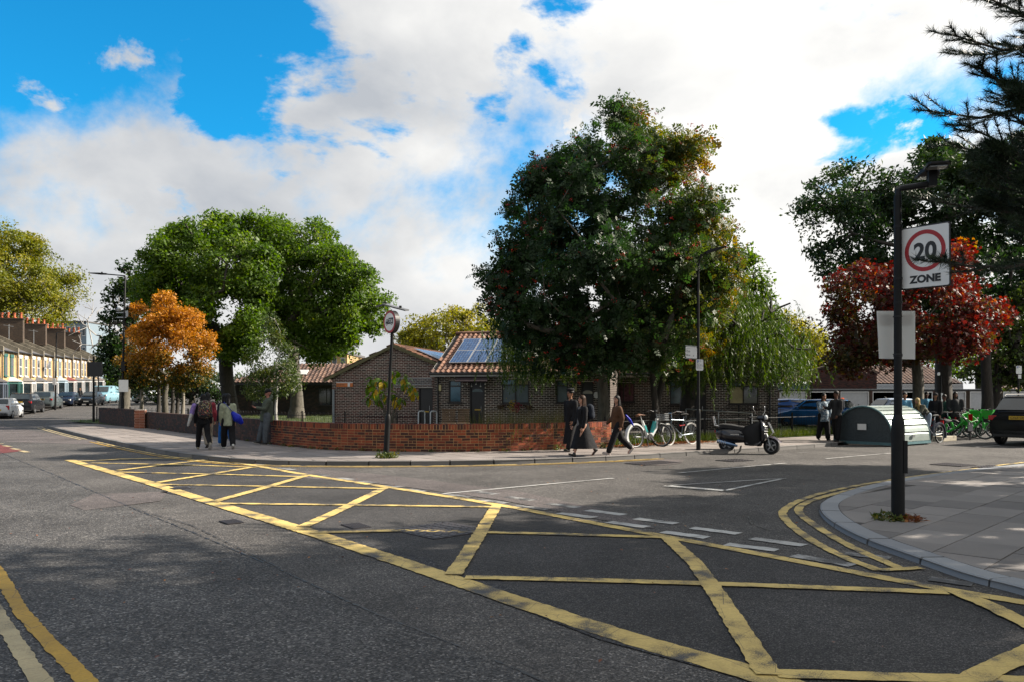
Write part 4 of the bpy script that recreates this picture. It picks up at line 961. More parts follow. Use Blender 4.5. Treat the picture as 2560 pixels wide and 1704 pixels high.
for (a, b, closed), wd in zip(bays, gwords):
    xa, xb = gx(a) - 0.12, gx(b) + 0.12; g = thing('garage', 'flat roofed lock up garage ' + wd, 'garage', ((xa + xb) / 2, GY, 0.02), 0, 'lock up garages in the court')
    z1 = 1.93; za = 0.02
    for x in (xa, xb): MB().box((x - (xa + xb) / 2 + (0.06 if x == xa else -0.06), 0.0, 1.0), (0.12, 0.22, 1.96)).build('pier', m_stock_dark if closed else m_redplain, g)
    mb = MB(); w = xb - xa - 0.24
    for x in (-w / 2 + 0.03, w / 2 - 0.03): mb.box((x, -0.06, 0.97), (0.06, 0.08, 1.90))
    mb.box((0, -0.06, 1.89), (w - 0.12, 0.08, 0.07)); mb.build('door_frame', white_paint, g)
    if closed:
        d = MB(); d.box((0, 0.0, 0.95), (w - 0.12, 0.03, 1.84)); nr_ = 15
        d.build('door', m_gdoor, g)
        for k in range(nr_): MB().box((0, -0.022, 0.12 + k * 1.74 / nr_), (w - 0.2, 0.02, 1.74 / nr_ * 0.72)).build('door_slat', m_gdoor, g)
        MB().box((0.3, -0.05, 0.95), (0.1, 0.03, 0.05)).build('handle', m_gutter, g)
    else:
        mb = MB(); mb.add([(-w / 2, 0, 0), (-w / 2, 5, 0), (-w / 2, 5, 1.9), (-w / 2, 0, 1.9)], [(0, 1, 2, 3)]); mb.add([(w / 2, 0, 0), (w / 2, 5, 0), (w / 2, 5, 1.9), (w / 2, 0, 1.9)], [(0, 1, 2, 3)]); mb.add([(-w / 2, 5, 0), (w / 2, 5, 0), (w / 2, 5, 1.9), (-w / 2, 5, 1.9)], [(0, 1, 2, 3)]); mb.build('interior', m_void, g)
    mb = MB(); mb.box((0, 2.6, 2.03), (xb - xa - 0.004, 5.4, 0.16)); mb.build('roof', m_gutter, g)
    MB().box((0, -0.12, 2.10), (xb - xa - 0.004, 0.03, 0.035)).build('roof_edge_trim', steel, g)
# brick gable with pantile roofs behind the garages
YF = 66.0; fx = lambda px: (px - 1280) * YF / F; fz = lambda py: H + (Y0 - py) * YF / F
hF = thing('gabled_house', 'windowless maroon brick gable rising behind the garages', 'house', (fx(2105), YF, 0))
x0, x1, xm = fx(2017), fx(2192), fx(2108); zE, zA = fz(930), fz(904)
tF = lambda s: zE + (zA - zE) * min(s / (xm - x0), (x1 - x0 - s) / (x1 - xm))
brick_wall(hF, (x0, YF), (1, 0), x1 - x0, tF, [], BR['maroon'], m_mortar_d, 0.02, 0, cuts=(xm - x0,))
v = MB()
for a, b in (((x0 - 0.1, zE - 0.05), (xm, zA + 0.05)), ((xm, zA + 0.05), (x1 + 0.1, zE - 0.05))): v.add([(a[0], YF - 0.1, a[1]), (b[0], YF - 0.1, b[1]), (b[0], YF - 0.1, b[1] + 0.14), (a[0], YF - 0.1, a[1] + 0.14), (a[0], YF + 0.3, a[1] + 0.14), (b[0], YF + 0.3, b[1] + 0.14)], [(0, 1, 2, 3), (3, 2, 5, 4)])
v.build('coping', m_stock_dark, hF, world=True)
MB().box((fx(2043), YF - 0.03, fz(941)), (0.14, 0.06, 0.14)).build('vent', white_paint, hF, world=True)
tile_roof(hF, (xm, YF + 0.2, zE - 0.6), (xm, YF + 8, zE - 0.6), (xm, YF + 0.2, zA), (xm, YF + 8, zA), 'browntile', 0, w=0.3, g=0.34) if False else None
tile_roof(hF, (fx(2165), YF + 0.6, fz(956)), (fx(2420), YF + 0.6, fz(956)), (fx(2150), YF + 4.6, H + (Y0 - 914) * (YF + 4.6) / F), (fx(2390), YF + 4.6, H + (Y0 - 914) * (YF + 4.6) / F), 'browntile', 0, w=0.33, g=0.36)
mb = MB()
for k in range(6): mb.box(((fx(2170) + fx(2420)) / 2, YF + 0.7 + k * 0.01, fz(972) + 0.06 + k * 0.1), (fx(2420) - fx(2170), 0.03, 0.085))
mb.build('timber_boarding', M_('grey_boards', (0.05, 0.052, 0.058), 0.85), hF, world=True)
MB().box(((fx(2170) + fx(2420)) / 2, YF + 1.0, 1.0), (fx(2420) - fx(2170), 0.2, 2.0)).build('rear_wall', m_stock_dark, hF, world=True)
hS = thing('garden_shed', 'teal painted boarded lean to with pantile roof beside the brick gable', 'shed', (fx(1980), YF - 0.5, 0))
xs0, xs1 = fx(1935), fx(2016)
mb = MB(); k = 0; x = xs0
while x < xs1: MB().box((x + 0.07, YF - 0.5, (fz(957) + 0.1) / 2), (0.125, 0.03 + 0.01 * (k % 2), fz(957) - 0.1), 0).build('board', M_('teal_boards', (0.045, 0.11, 0.12), 0.8, 0.35), hS, world=True); x += 0.14; k += 1
tile_roof(hS, (xs0, YF - 0.7, fz(956)), (xs1 + 0.02, YF - 0.7, fz(950)), (xs0 + 0.4, YF + 3, H + (Y0 - 918) * (YF + 3) / F), (xs1 + 0.02, YF + 3, H + (Y0 - 913) * (YF + 3) / F), 'terracotta', 0, w=0.3, g=0.34)
hG = thing('house', 'house with dark slate roof and white fascia past the garages', 'house', (fx(2560), 72, 0))
xg0 = (2492 - 1280) * 72 / F
tile_roof(hG, (xg0, 71.5, 2.0), (xg0 + 12, 71.5, 2.0), (xg0 + 2.2, 75, 4.6), (xg0 + 12, 75, 4.6), 'browntile', 0, w=0.3, g=0.34)
MB().box((xg0 + 6, 71.4, 1.95), (12, 0.06, 0.16)).build('fascia', white_paint, hG, world=True); MB().box((xg0 + 6, 74.8, 1.0), (11.6, 6, 1.9)).build('wall', m_stock_dark, hG, world=True)

# ---- the Victorian terrace up the main road
TD = Vector((-0.302, 0.953, 0)).normalized(); TN = Vector((TD.y, -TD.x, 0)); T0 = Vector((-45.6, 71.0, 0)); HW = 4.65
m_slate = M_('grey_slate', (0.10, 0.095, 0.095), 0.7, 0.3, 3.0); m_rake = M_('stained_parapet', (0.24, 0.21, 0.155), 0.85, 0.4, 2.0)
m_pot = M_('terracotta_pot', (0.42, 0.10, 0.035), 0.8, 0.3, 5.0)
trims = [((0.10, 0.12, 0.16), 'slate blue', (0.08, 0.075, 0.08)), ((0.03, 0.12, 0.105), 'dark teal', (0.42, 0.43, 0.42)), ((0.66, 0.65, 0.62), 'white', (0.16, 0.15, 0.14)), ((0.64, 0.63, 0.6), 'off white', (0.10, 0.10, 0.105)), ((0.62, 0.62, 0.62), 'pale grey', (0.16, 0.13, 0.10)), ((0.40, 0.52, 0.60), 'pale blue', (0.30, 0.36, 0.40)), ((0.6, 0.58, 0.56), 'cream', (0.16, 0.035, 0.03)), ((0.60, 0.6, 0.6), 'weathered white', (0.12, 0.12, 0.12)), ((0.5, 0.5, 0.5), 'dusty white', (0.1, 0.1, 0.1)), ((0.55, 0.54, 0.5), 'ivory', (0.13, 0.12, 0.1)), ((0.58, 0.58, 0.58), 'chalk', (0.12, 0.1, 0.1))]
for i in range(11):
    k = i - 1; o3 = T0 + TD * (k * HW); zg = hz(o3.y) + 0.08; tc, tn, bc = trims[i]
    h = thing('terraced_house', f'yellow stock brick terraced house with {tn} window surrounds and bay', 'house', (o3.x, o3.y, zg), math.atan2(TD.y, TD.x), 'Victorian terrace up the main road')
    # local: x along the front, -y towards the street, +y into the house
    trim = paint('terrace_trim', tc, 0.55); mroof = paint('bay_roof', bc, 0.7)
    ez = 5.35; rz_ = 7.35; dep = 8.4
    mb = MB(); mb.box((HW / 2, dep / 2, ez / 2), (HW - 0.01, dep, ez)); mb.build('wall', m_stock, h)
    mb = MB(); mb.add([(0, -0.15, ez), (HW, -0.15, ez), (HW, dep / 2, rz_), (0, dep / 2, rz_)], [(0, 1, 2, 3)]); mb.add([(0, dep, ez), (HW, dep, ez), (HW, dep / 2, rz_), (0, dep / 2, rz_)], [(0, 1, 2, 3)])
    roof = mb.build('roof', m_slate, h)
    MB().tube([(0.05, -0.2, ez - 0.04), (HW - 0.05, -0.2, ez - 0.04)], 0.07, 6).build('gutter', m_gutter, roof)
    par = MB(); par.prism([(-0.25, ez - 0.35), (-0.25, ez + 0.42), (dep / 2, rz_ + 0.42), (dep / 2 + 0.5, rz_ + 0.2), (dep / 2, rz_ - 0.6)], (HW - 0.16, 0, 0), (0, 1, 0), (0, 0, 1), 0.3); par.build('party_parapet', m_rake, h)
    if i % 2 == 1:
        ch = MB(); ch.box((HW, dep / 2 - 0.3, rz_ + 0.5), (0.62, 4.5, 2.3)); ch.box((HW, dep / 2 - 0.3, rz_ + 1.68), (0.76, 4.64, 0.12)); c_ = ch.build('chimney', m_stock_dark, h)
        for q in range(8):
            p = MB(); hh = random.uniform(0.48, 0.7); p.lathe([(0.14, 0), (0.15, 0.06), (0.115, 0.12), (0.105, hh - 0.1), (0.145, hh - 0.06), (0.13, hh), (0.08, hh), (0.08, hh - 0.2)], (HW + random.uniform(-0.1, 0.1), dep / 2 - 2.3 + q * 0.57, rz_ + 1.74), n=10); p.build('chimney_pot', m_pot, c_, smooth=True)
    for x in (0.95, 2.85):
        w = MB(); w.box((x + 0.42, -0.045, 3.95), (0.95, 0.05, 1.75)); w.box((x + 0.42, -0.06, 4.94), (1.15, 0.09, 0.26)); w.box((x + 0.42, -0.08, 3.02), (1.1, 0.14, 0.1)); win = w.build('window', trim, h)
        for zz in (3.52, 4.36): MB().box((x + 0.42, -0.073, zz), (0.72, 0.012, 0.76)).build('pane', dark_glass, win)
    # canted bay
    bay = MB(); bp = [(2.15, 0), (2.6, -0.75), (3.8, -0.75), (4.25, 0)]
    bay.prism(bp, (0, 0, 0), (1, 0, 0), (0, 1, 0), 0.75); bay.prism(bp, (0, 0, 2.35), (1, 0, 0), (0, 1, 0), 0.22)
    for (x, y) in bp[1:3]: bay.box((x, y + 0.02, 1.55), (0.2, 0.14, 1.6))
    for (x, y) in (bp[0], bp[3]): bay.box((x, -0.05, 1.55), (0.14, 0.12, 1.6))
    bay.box((3.2, -0.74, 1.55), (0.12, 0.1, 1.6)); bb = bay.build('bay_window', trim, h)
    for a, b in zip(bp[:-1], bp[1:]): MB().add([(a[0], a[1] + 0.04, 0.75), (b[0], b[1] + 0.04, 0.75), (b[0], b[1] + 0.04, 2.35), (a[0], a[1] + 0.04, 2.35)], [(0, 1, 2, 3)]).build('pane', dark_glass, bb)
    MB().add([(2.05, -0.02, 2.57), (2.55, -0.87, 2.57), (3.85, -0.87, 2.57), (4.35, -0.02, 2.57), (2.75, -0.02, 3.05), (3.65, -0.02, 3.05)], [(0, 1, 4), (1, 2, 5, 4), (2, 3, 5), (3, 2, 1, 0)]).build('bay_roof', mroof, bb)
    d = MB(); d.box((1.25, -0.03, 1.15), (0.92, 0.08, 2.1)); dd = d.build('door', paint('terrace_door', random.choice([(0.03, 0.05, 0.12), (0.15, 0.02, 0.02), (0.02, 0.07, 0.05), (0.03, 0.03, 0.03)]), 0.4), h)
    MB().box((1.25, -0.05, 2.4), (1.3, 0.16, 0.34)).build('lintel', trim, dd); MB().box((1.25, -0.08, 0.08), (1.2, 0.5, 0.16)).build('doorstep', m_rake, dd)
    MB().tube([(0.12, -0.1, 0.1), (0.12, -0.1, 5.2)], 0.05, 6).build('downpipe', m_gutter, h)
    if i in (3, 5):
        s_ = MB(); s_.tube([(1.6, 2.2, 6.3), (1.6, 2.2, 8.2)], 0.025, 5)
        for q in range(6): s_.tube([(1.25, 1.9 + q * 0.12, 8.0 + 0.02 * q), (1.95, 1.9 + q * 0.12, 8.0 + 0.02 * q)], 0.012, 4)
        s_.tube([(1.6, 1.8, 8.0), (1.6, 2.7, 8.12)], 0.015, 4); s_.build('tv_aerial', steel, h)
    if i == 4:
        s_ = MB(); s_.lathe([(0.0, 0.0), (0.2, 0.03), (0.36, 0.12)], (0.55, -0.6, 4.1), 'Y', 14); s_.tube([(0.55, 0, 3.9), (0.55, -0.55, 4.05)], 0.03, 6); s_.build('satellite_dish', M_('dish_grey', (0.12, 0.12, 0.12), 0.6), h)
    # low front garden wall
    gw = MB(); gw.box((3.2, -1.9, 0.42), (2.7, 0.2, 0.84)); gw.build('front_garden_wall', m_stock_dark, h)
# distant blocks beyond the terrace
def block(name, label, px0, px1, py, Y, c, rows_=4, cols=6, z0=0):
    xa, xb = (px0 - 1280) * Y / F, (px1 - 1280) * Y / F; zt = H + (Y0 - py) * Y / F; b = thing(name, label, 'building', ((xa + xb) / 2, Y, z0)); w = xb - xa
    MB().box((0, 6, (zt - z0) / 2), (w, 12, zt - z0)).build('wall', c, b); MB().box((0, 5.8, zt - z0 + 0.15), (w + 0.3, 12.4, 0.3)).build('roof', m_slate, b)
    for r_ in range(rows_):
        for q in range(cols):
            ww = MB().box((-w / 2 + w * (q + 0.5) / cols, -0.02, (zt - z0) * (r_ + 0.55) / rows_), (w / cols * 0.55, 0.08, (zt - z0) / rows_ * 0.5)).build('window', white_paint, b)
            MB().box((-w / 2 + w * (q + 0.5) / cols, -0.07, (zt - z0) * (r_ + 0.55) / rows_), (w / cols * 0.47, 0.03, (zt - z0) / rows_ * 0.43)).build('pane', dark_glass, ww)
block('apartment_block', 'grey blue flat roofed block rising beyond the terrace chimneys', 140, 216, 806, 190, M_('grey_cladding', (0.20, 0.26, 0.31), 0.6))
block('brick_flats', 'small yellow brick house glimpsed past the ash crown', 826, 868, 884, 105, m_stock, 3, 2)
# ================================================================== trees and plants
def leaf_mat(name, stops, trans=0.35, rough=0.5, spec=0.35):
    n = NT(name); col = n.ramp(n.attr(), stops)
    col = n.mix(1.0, col, n.ramp(n.noise(0.6, 4, 0.6, n.coord('Position')), [(0.3, (0.8, 0.82, 0.8)), (0.7, (1.15, 1.12, 1.05))]), 'MULTIPLY')
    n.set(col, rough); n.b.inputs['Specular IOR Level'].default_value = spec
    tr = n.N.new('ShaderNodeBsdfTranslucent'); hs = n.N.new('ShaderNodeHueSaturation'); hs.inputs['Saturation'].default_value = 1.15; hs.inputs['Value'].default_value = 1.12; n.L.new(col, hs.inputs['Color']); n.L.new(hs.outputs[0], tr.inputs[0])
    mx = n.N.new('ShaderNodeMixShader'); mx.inputs[0].default_value = trans; n.L.new(n.b.outputs[0], mx.inputs[1]); n.L.new(tr.outputs[0], mx.inputs[2]); n.L.new(mx.outputs[0], n.out.inputs[0])
    return n.m
def bark_mat(name, a, b):
    n = NT(name); co = n.coord('Position', (1, 1, 0.25)); f = n.noise(14, 6, 0.65, co)
    n.bump(f, 0.7, 0.02); return n.set(n.ramp(f, [(0.3, a), (0.7, b)]), 0.9)
bark_grey = bark_mat('grey_bark', (0.05, 0.045, 0.035), (0.15, 0.135, 0.105)); bark_dark = bark_mat('dark_bark', (0.02, 0.018, 0.015), (0.06, 0.05, 0.04)); bark_pale = bark_mat('pale_bark', (0.16, 0.14, 0.115), (0.30, 0.275, 0.23)); bark_white = bark_mat('bleached_bark', (0.30, 0.29, 0.27), (0.52, 0.50, 0.47))

def unit(a): return a / np.maximum(1e-9, np.linalg.norm(a, axis=-1, keepdims=True))
def rot_frames(n, nrm, rng):
    """random frames whose third axis is nrm (n,3)"""
    r = rng.normal(size=(n, 3)); x = unit(r - nrm * np.sum(r * nrm, 1, keepdims=True)); y = np.cross(nrm, x); return np.stack([x, y, nrm], 2)
def kite(w=0.5, fold=0.12): return np.array([[[0, 0, 0], [0.45, -w / 2, fold], [1, 0, 0], [0.45, w / 2, fold]]], float)
def pinnate(pairs=4, w=0.2, l=0.42, fold=0.05):
    q = []
    for i in range(pairs):
        x = 0.18 + 0.68 * i / (pairs - 1)
        for s in (-1, 1):
            a = R(52); d = np.array([math.cos(a), s * math.sin(a), -0.12]); e = np.array([-math.sin(a) * s, math.cos(a), 0.0]); ll = l * (1 - 0.25 * abs(i / (pairs - 1) - 0.4)); p = np.array([x, 0, 0])
            q.append([p, p + d * ll * 0.45 + e * w * 0.5, p + d * ll, p + d * ll * 0.45 - e * w * 0.5])
    p = np.array([0.86, 0, 0]); q.append([p, p + [0.2, w / 2, 0], p + [0.42, 0, -0.06], p + [0.2, -w / 2, 0]])
    return np.array(q, float)
def star(n=5, w=0.34):
    q = []
    for k in range(n):
        a = R(-100 + 200 * k / (n - 1)); d = np.array([math.cos(a), math.sin(a), 0]); e = np.array([-math.sin(a), math.cos(a), 0]); L_ = 0.62 if k != n // 2 else 0.72; c = np.array([0.3, 0, 0])
        q.append([c - d * 0.05, c + d * L_ * 0.4 + e * w * 0.5, c + d * L_ - [0, 0, 0.08], c + d * L_ * 0.4 - e * w * 0.5])
    return np.array(q, float)
def scatter(T, pos, frames, scale, tint):
    N = len(pos); q = len(T); V = np.einsum('nij,qkj->nqki', frames, T) * scale[:, None, None, None] + pos[:, None, None, :]
    return V.reshape(-1, 3), np.arange(N * q * 4, dtype=np.int32).reshape(-1, 4), np.repeat(tint, q)
def sample_lobes(lobes, n, rng, shell=0.55, jitter=0.04):
    C = np.array([l[0] for l in lobes]); Rr = np.array([l[1] for l in lobes]); vol = np.prod(Rr, 1) ** 0.62; vol /= vol.sum(); out = []
    while len(out) < n:
        k = rng.choice(len(lobes), 256, p=vol); d = unit(rng.normal(size=(256, 3))); r = rng.random(256) ** (1 / 3.0)
        r = np.where(rng.random(256) < shell, 0.72 + 0.28 * r, r); p = C[k] + d * r[:, None] * Rr[k] * (1 + rng.normal(size=(256, 1)) * jitter)
        # discard points buried deep in another lobe
        m = np.min(np.linalg.norm((p[:, None, :] - C[None]) / Rr[None], axis=2), axis=1)
        keep = (m > 0.42) | (rng.random(256) < 0.35)
        out.extend(p[keep])
    return np.array(out[:n])
def skeleton(base, fork, tips, r0, rng, sag=0.1, bends=0.06):
    """greedy branching from trunk to the given tips; returns tubes as a mesh builder"""
    base = np.array(base, float); fork = np.array(fork, float); nodes = []; par = []
    K = 7; ph = rng.random() * 6
    for i in range(K + 1):
        f = i / K; p = base + (fork - base) * f + np.array([math.sin(f * 4 + ph), math.cos(f * 3 + ph), 0]) * 0.04 * np.linalg.norm(fork - base) * f * (1 - f) * 2; nodes.append(p); par.append(i - 1)
    order = np.argsort(np.linalg.norm(tips - fork, axis=1)); ends = []
    for ti in order:
        t = tips[ti]; A = np.array(nodes[K - 2:]); d = np.linalg.norm(A - t, axis=1); cost = d + 0.35 * np.maximum(0, A[:, 2] - t[2]) + 0.12 * np.linalg.norm(A - fork, axis=1)
        j = int(np.argmin(cost)) + K - 2; L_ = np.linalg.norm(t - nodes[j]); k = max(1, int(L_ / 0.9)); prev = j; s = np.array(nodes[j])
        off = rng.normal(size=3) * bends * L_
        for q in range(1, k + 1):
            f = q / k; p = s + (t - s) * f + off * math.sin(f * math.pi) + np.array([0, 0, sag * L_ * math.sin(f * math.pi)]); nodes.append(p); par.append(prev); prev = len(nodes) - 1
        ends.append(prev)
    w = np.zeros(len(nodes))
    for e in ends: w[e] += 1
    for i in range(len(nodes) - 1, 0, -1): w[par[i]] += w[i]
    rad = r0 * (np.maximum(w, 1) / w[0]) ** 0.46
    flare = 1 + 0.55 * np.exp(-np.arange(K + 1) * 1.3); rad[:K + 1] *= flare * np.linspace(1.0, 0.92, K + 1)
    V = []; Q = []; nn = 6
    ang = np.arange(nn) * 2 * math.pi / nn
    for i in range(1, len(nodes)):
        a, b = np.array(nodes[par[i]]), np.array(nodes[i]); d = b - a; L_ = np.linalg.norm(d)
        if L_ < 1e-5: continue
        d /= L_; x = np.cross(d, [0.31, 0.17, 0.93] if abs(d[2]) < 0.95 else [1, 0, 0]); x /= np.linalg.norm(x); y = np.cross(d, x); o = len(V)
        for (p, r) in ((a, min(rad[par[i]], rad[i] * 1.35) if i > K else rad[par[i]]), (b, rad[i])):
            for t in ang: V.append(p + (x * math.cos(t) + y * math.sin(t)) * max(r, 0.006))
        for k in range(nn): Q.append([o + k, o + (k + 1) % nn, o + nn + (k + 1) % nn, o + nn + k])
    return np.array(V), np.array(Q), nodes, w
def px_lobes(lst, Y, depth=0.8, rng=None, spread=0.25):
    out = []; rng = rng or np.random.default_rng(1)
    xs = [l[0] for l in lst]; cx = sum(xs) / len(xs); hw = max(abs(x - cx) + l[2] for x, l in zip(xs, lst)) * Y / F
    for (px, py, rx, ry) in lst:
        x = (px - cx) * Y / F; room = math.sqrt(max(0.05, 1 - (x / hw) ** 2)) * hw * depth; r = rx * Y / F
        for s in (-1, 1):
            dy = s * max(0, room - r) * rng.uniform(0.3, 0.95); Yd = Y + dy; c = P(px, py, Y); out.append((np.array([c.x, Yd, c.z]), np.array([r, r * 0.9, ry * Y / F])))
        c = P(px, py, Y); out.append((np.array([c.x, Y + rng.uniform(-0.3, 0.3), c.z]), np.array([r, max(r, room * 0.5), ry * Y / F])))
    return out
def in_poly(x, y, poly):
    c = np.zeros(len(x), bool); n = len(poly)
    for i in range(n):
        (x1, y1), (x2, y2) = poly[i], poly[(i + 1) % n]
        if y1 == y2: continue
        c ^= ((y1 > y) != (y2 > y)) & (x < (x2 - x1) * (y - y1) / (y2 - y1) + x1)
    return c
def out_lobes(outline, Y, n, rmin, rmax, seed, depth=0.8, k=1.902):
    """small lobes filling the crown outline (photo pixels) at depth Y, bulging to and from the viewer"""
    rng = np.random.default_rng(seed); po = [(x * k, y * k) for x, y in outline]; A = np.array(po); lo, hi = A.min(0), A.max(0); out = []; seg = [(np.array(p), np.array(q)) for p, q in zip(po, po[1:] + po[:1])]
    hw = (hi[0] - lo[0]) / 2; cx = (hi[0] + lo[0]) / 2; cy = (hi[1] + lo[1]) / 2; hh = (hi[1] - lo[1]) / 2
    def edge(p): 
        m = 1e9
        for a, b in seg: d = b - a; t = np.clip(np.dot(p - a, d) / max(1e-6, np.dot(d, d)), 0, 1); m = min(m, np.linalg.norm(a + d * t - p))
        return m
    while len(out) < n:
        p = rng.uniform(lo, hi)
        if not in_poly(np.array([p[0]]), np.array([p[1]]), po)[0]: continue
        e = edge(p); r = min(rng.uniform(rmin, rmax), e)
        if r < rmin * 0.55: continue
        if e > rmax * 1.7 and rng.random() < 0.35: continue
        room = math.sqrt(max(0.04, 1 - ((p[0] - cx) / hw) ** 2 * 0.9)) * math.sqrt(max(0.06, 1 - ((p[1] - cy) / hh) ** 2 * 0.8)) * min(hw, hh) * 1.15 * depth * Y / F; rr = r * Y / F
        for _ in range(2): c = P(p[0], p[1], Y + rng.choice((-1, 1)) * room * rng.uniform(0.1, 1.0) ** 0.6); out.append((np.array(c), np.array([rr, rr, rr * 0.85]) * c.y / Y))
    return out
def tree(name, label, cat, base, fork, lobes, n_tips, n_leaf, leaf, size, mat, bark, r0, seed, clus=0.55, shell=0.7, up=0.35, droop=0.0, tintf=None, group=None, flat=0.75, berries=None, branch_tips=None, sizevar=0.25):
    rng = np.random.default_rng(seed); base = Vector(base); root = thing(name, label, cat, base, 0, group)
    tips = sample_lobes(lobes, n_tips, rng, shell); bt = tips[rng.choice(n_tips, min(n_tips, branch_tips or 220), replace=False)]
    V, Q, nodes, w = skeleton(base, fork, bt, r0, rng); b = np.array(base)
    fast_mesh('trunk', V - b, Q, np.zeros(len(Q)), bark, root)
    # leaves in uneven clusters round the tips
    cw = rng.gamma(2.0, 1.0, n_tips); k = rng.choice(n_tips, n_leaf, p=cw / cw.sum()); cr = clus * (0.6 + 0.8 * rng.random(n_tips))
    off = rng.normal(size=(n_leaf, 3)); off = off / np.maximum(1, np.linalg.norm(off, axis=1, keepdims=True) / 1.7) * 0.55; off[:, 2] *= flat; pos = tips[k] + off * cr[k][:, None]
    cen = np.mean([l[0] for l in lobes], axis=0); outw = unit(pos - cen); nrm = unit(outw * 0.55 + np.array([0, 0, up]) + rng.normal(size=(n_leaf, 3)) * 0.75)
    fr = rot_frames(n_leaf, nrm, rng)
    if droop:
        x = unit(fr[:, :, 0] + np.array([0, 0, -droop])); z = unit(fr[:, :, 2] - x * np.sum(fr[:, :, 2] * x, 1, keepdims=True)); fr = np.stack([x, np.cross(z, x), z], 2)
    ct = rng.random(n_tips); tint = np.clip(0.55 * ct[k] + 0.45 * rng.random(n_leaf), 0, 1)
    if tintf: tint = np.clip(tintf(pos, tint, rng), 0, 1)
    V, Q, T = scatter(leaf, pos - b, fr, size * (1 + sizevar * rng.normal(size=n_leaf)).clip(0.5, 1.7), tint)
    fast_mesh('crown', V, Q, T, mat, root)
    if berries:
        nb, bmat = berries; kk = rng.choice(n_tips, nb); c = tips[kk] + unit(tips[kk] - cen) * 0.12 + rng.normal(size=(nb, 3)) * 0.15
        n_each = 9; p = (np.repeat(c, n_each, 0) + rng.normal(size=(nb * n_each, 3)) * [0.045, 0.045, 0.03]) - b; r = 0.019
        octv = np.array([[1, 0, 0], [-1, 0, 0], [0, 1, 0], [0, -1, 0], [0, 0, 1], [0, 0, -1]], float) * r; of = np.array([[0, 2, 4], [2, 1, 4], [1, 3, 4], [3, 0, 4], [2, 0, 5], [1, 2, 5], [3, 1, 5], [0, 3, 5]])
        V = (p[:, None] + octv[None]).reshape(-1, 3); Q = (np.arange(len(p))[:, None, None] * 6 + of[None]).reshape(-1, 3); fast_mesh('berries', V, Q, np.repeat(rng.random(len(p)), 8), bmat, root, 3)['kind'] = 'stuff'
    return root
GREEN = [(0.0, (0.022, 0.045, 0.010)), (0.5, (0.042, 0.085, 0.014)), (1.0, (0.085, 0.14, 0.022))]
m_ash = leaf_mat('ash_leaves', [(0.0, (0.045, 0.092, 0.012)), (0.5, (0.095, 0.175, 0.018)), (0.9, (0.17, 0.25, 0.026)), (1.0, (0.24, 0.26, 0.03))], 0.45)
m_rowan = leaf_mat('rowan_leaves', [(0.0, (0.016, 0.042, 0.014)), (0.5, (0.036, 0.078, 0.018)), (0.75, (0.10, 0.12, 0.020)), (0.88, (0.24, 0.16, 0.02)), (1.0, (0.28, 0.10, 0.02))], 0.4)
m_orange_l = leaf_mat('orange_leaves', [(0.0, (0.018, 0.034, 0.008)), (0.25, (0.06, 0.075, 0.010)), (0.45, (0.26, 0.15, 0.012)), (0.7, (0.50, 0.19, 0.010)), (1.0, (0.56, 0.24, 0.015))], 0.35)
m_red_l = leaf_mat('scarlet_leaves', [(0.0, (0.03, 0.04, 0.010)), (0.2, (0.10, 0.075, 0.012)), (0.4, (0.085, 0.024, 0.018)), (0.62, (0.14, 0.020, 0.020)), (0.8, (0.26, 0.03, 0.022)), (0.9, (0.44, 0.14, 0.014)), (1.0, (0.32, 0.22, 0.02))], 0.45)
m_dark_l = leaf_mat('dark_green_leaves', [(0.0, (0.012, 0.030, 0.010)), (0.6, (0.028, 0.062, 0.014)), (1.0, (0.075, 0.12, 0.020))], 0.35)
m_yg_l = leaf_mat('yellow_green_leaves', [(0.0, (0.11, 0.14, 0.015)), (0.5, (0.26, 0.25, 0.02)), (1.0, (0.46, 0.38, 0.03))], 0.45)
m_lime_l = leaf_mat('plane_leaves', [(0.0, (0.07, 0.10, 0.010)), (0.5, (0.19, 0.21, 0.012)), (0.9, (0.32, 0.28, 0.02)), (1.0, (0.28, 0.16, 0.02))], 0.35)
m_willow = leaf_mat('willow_leaves', [(0.0, (0.028, 0.06, 0.010)), (0.6, (0.065, 0.115, 0.014)), (1.0, (0.14, 0.18, 0.022))], 0.35)
m_birch_l = leaf_mat('birch_leaves', [(0.0, (0.03, 0.06, 0.015)), (0.6, (0.075, 0.115, 0.025)), (1.0, (0.17, 0.17, 0.03))], 0.35)
m_berry = leaf_mat('rowan_berries', [(0, (0.32, 0.012, 0.01)), (1, (0.50, 0.03, 0.015))], 0.05, 0.3)
rg = np.random.default_rng(3)
# twin ash trees
la = out_lobes([(178,375),(183,340),(196,318),(220,300),(250,287),(290,283),(330,282),(362,284),(366,330),(366,400),(355,440),(340,468),(300,478),(262,455),(225,440),(190,415)], 50, 240, 18, 44, 201, 0.8)
tree('ash_tree', 'large green ash tree with dark trunk, its crown split behind the orange tree', 'tree', (P(577, 1000, 50).x, 50, 0.13), P(565, 850, 50), la, 900, 74000, kite(0.48), 0.225, m_ash, bark_dark, 0.45, 21, 0.66, 0.55)
lb = out_lobes([(338,284),(380,283),(405,282),(430,300),(445,322),(470,340),(495,365),(508,385),(515,405),(505,425),(490,450),(465,470),(430,478),(400,480),(375,470),(355,440),(342,400),(336,340)], 53, 240, 18, 44, 202, 0.8)
tree('ash_tree', 'large green ash tree with grey trunk standing on the lawn before the low bungalow', 'tree', (P(741, 1000, 53).x, 53, 0.13), P(735, 850, 53), lb, 900, 74000, kite(0.48), 0.225, m_ash, bark_grey, 0.42, 22, 0.66, 0.55)
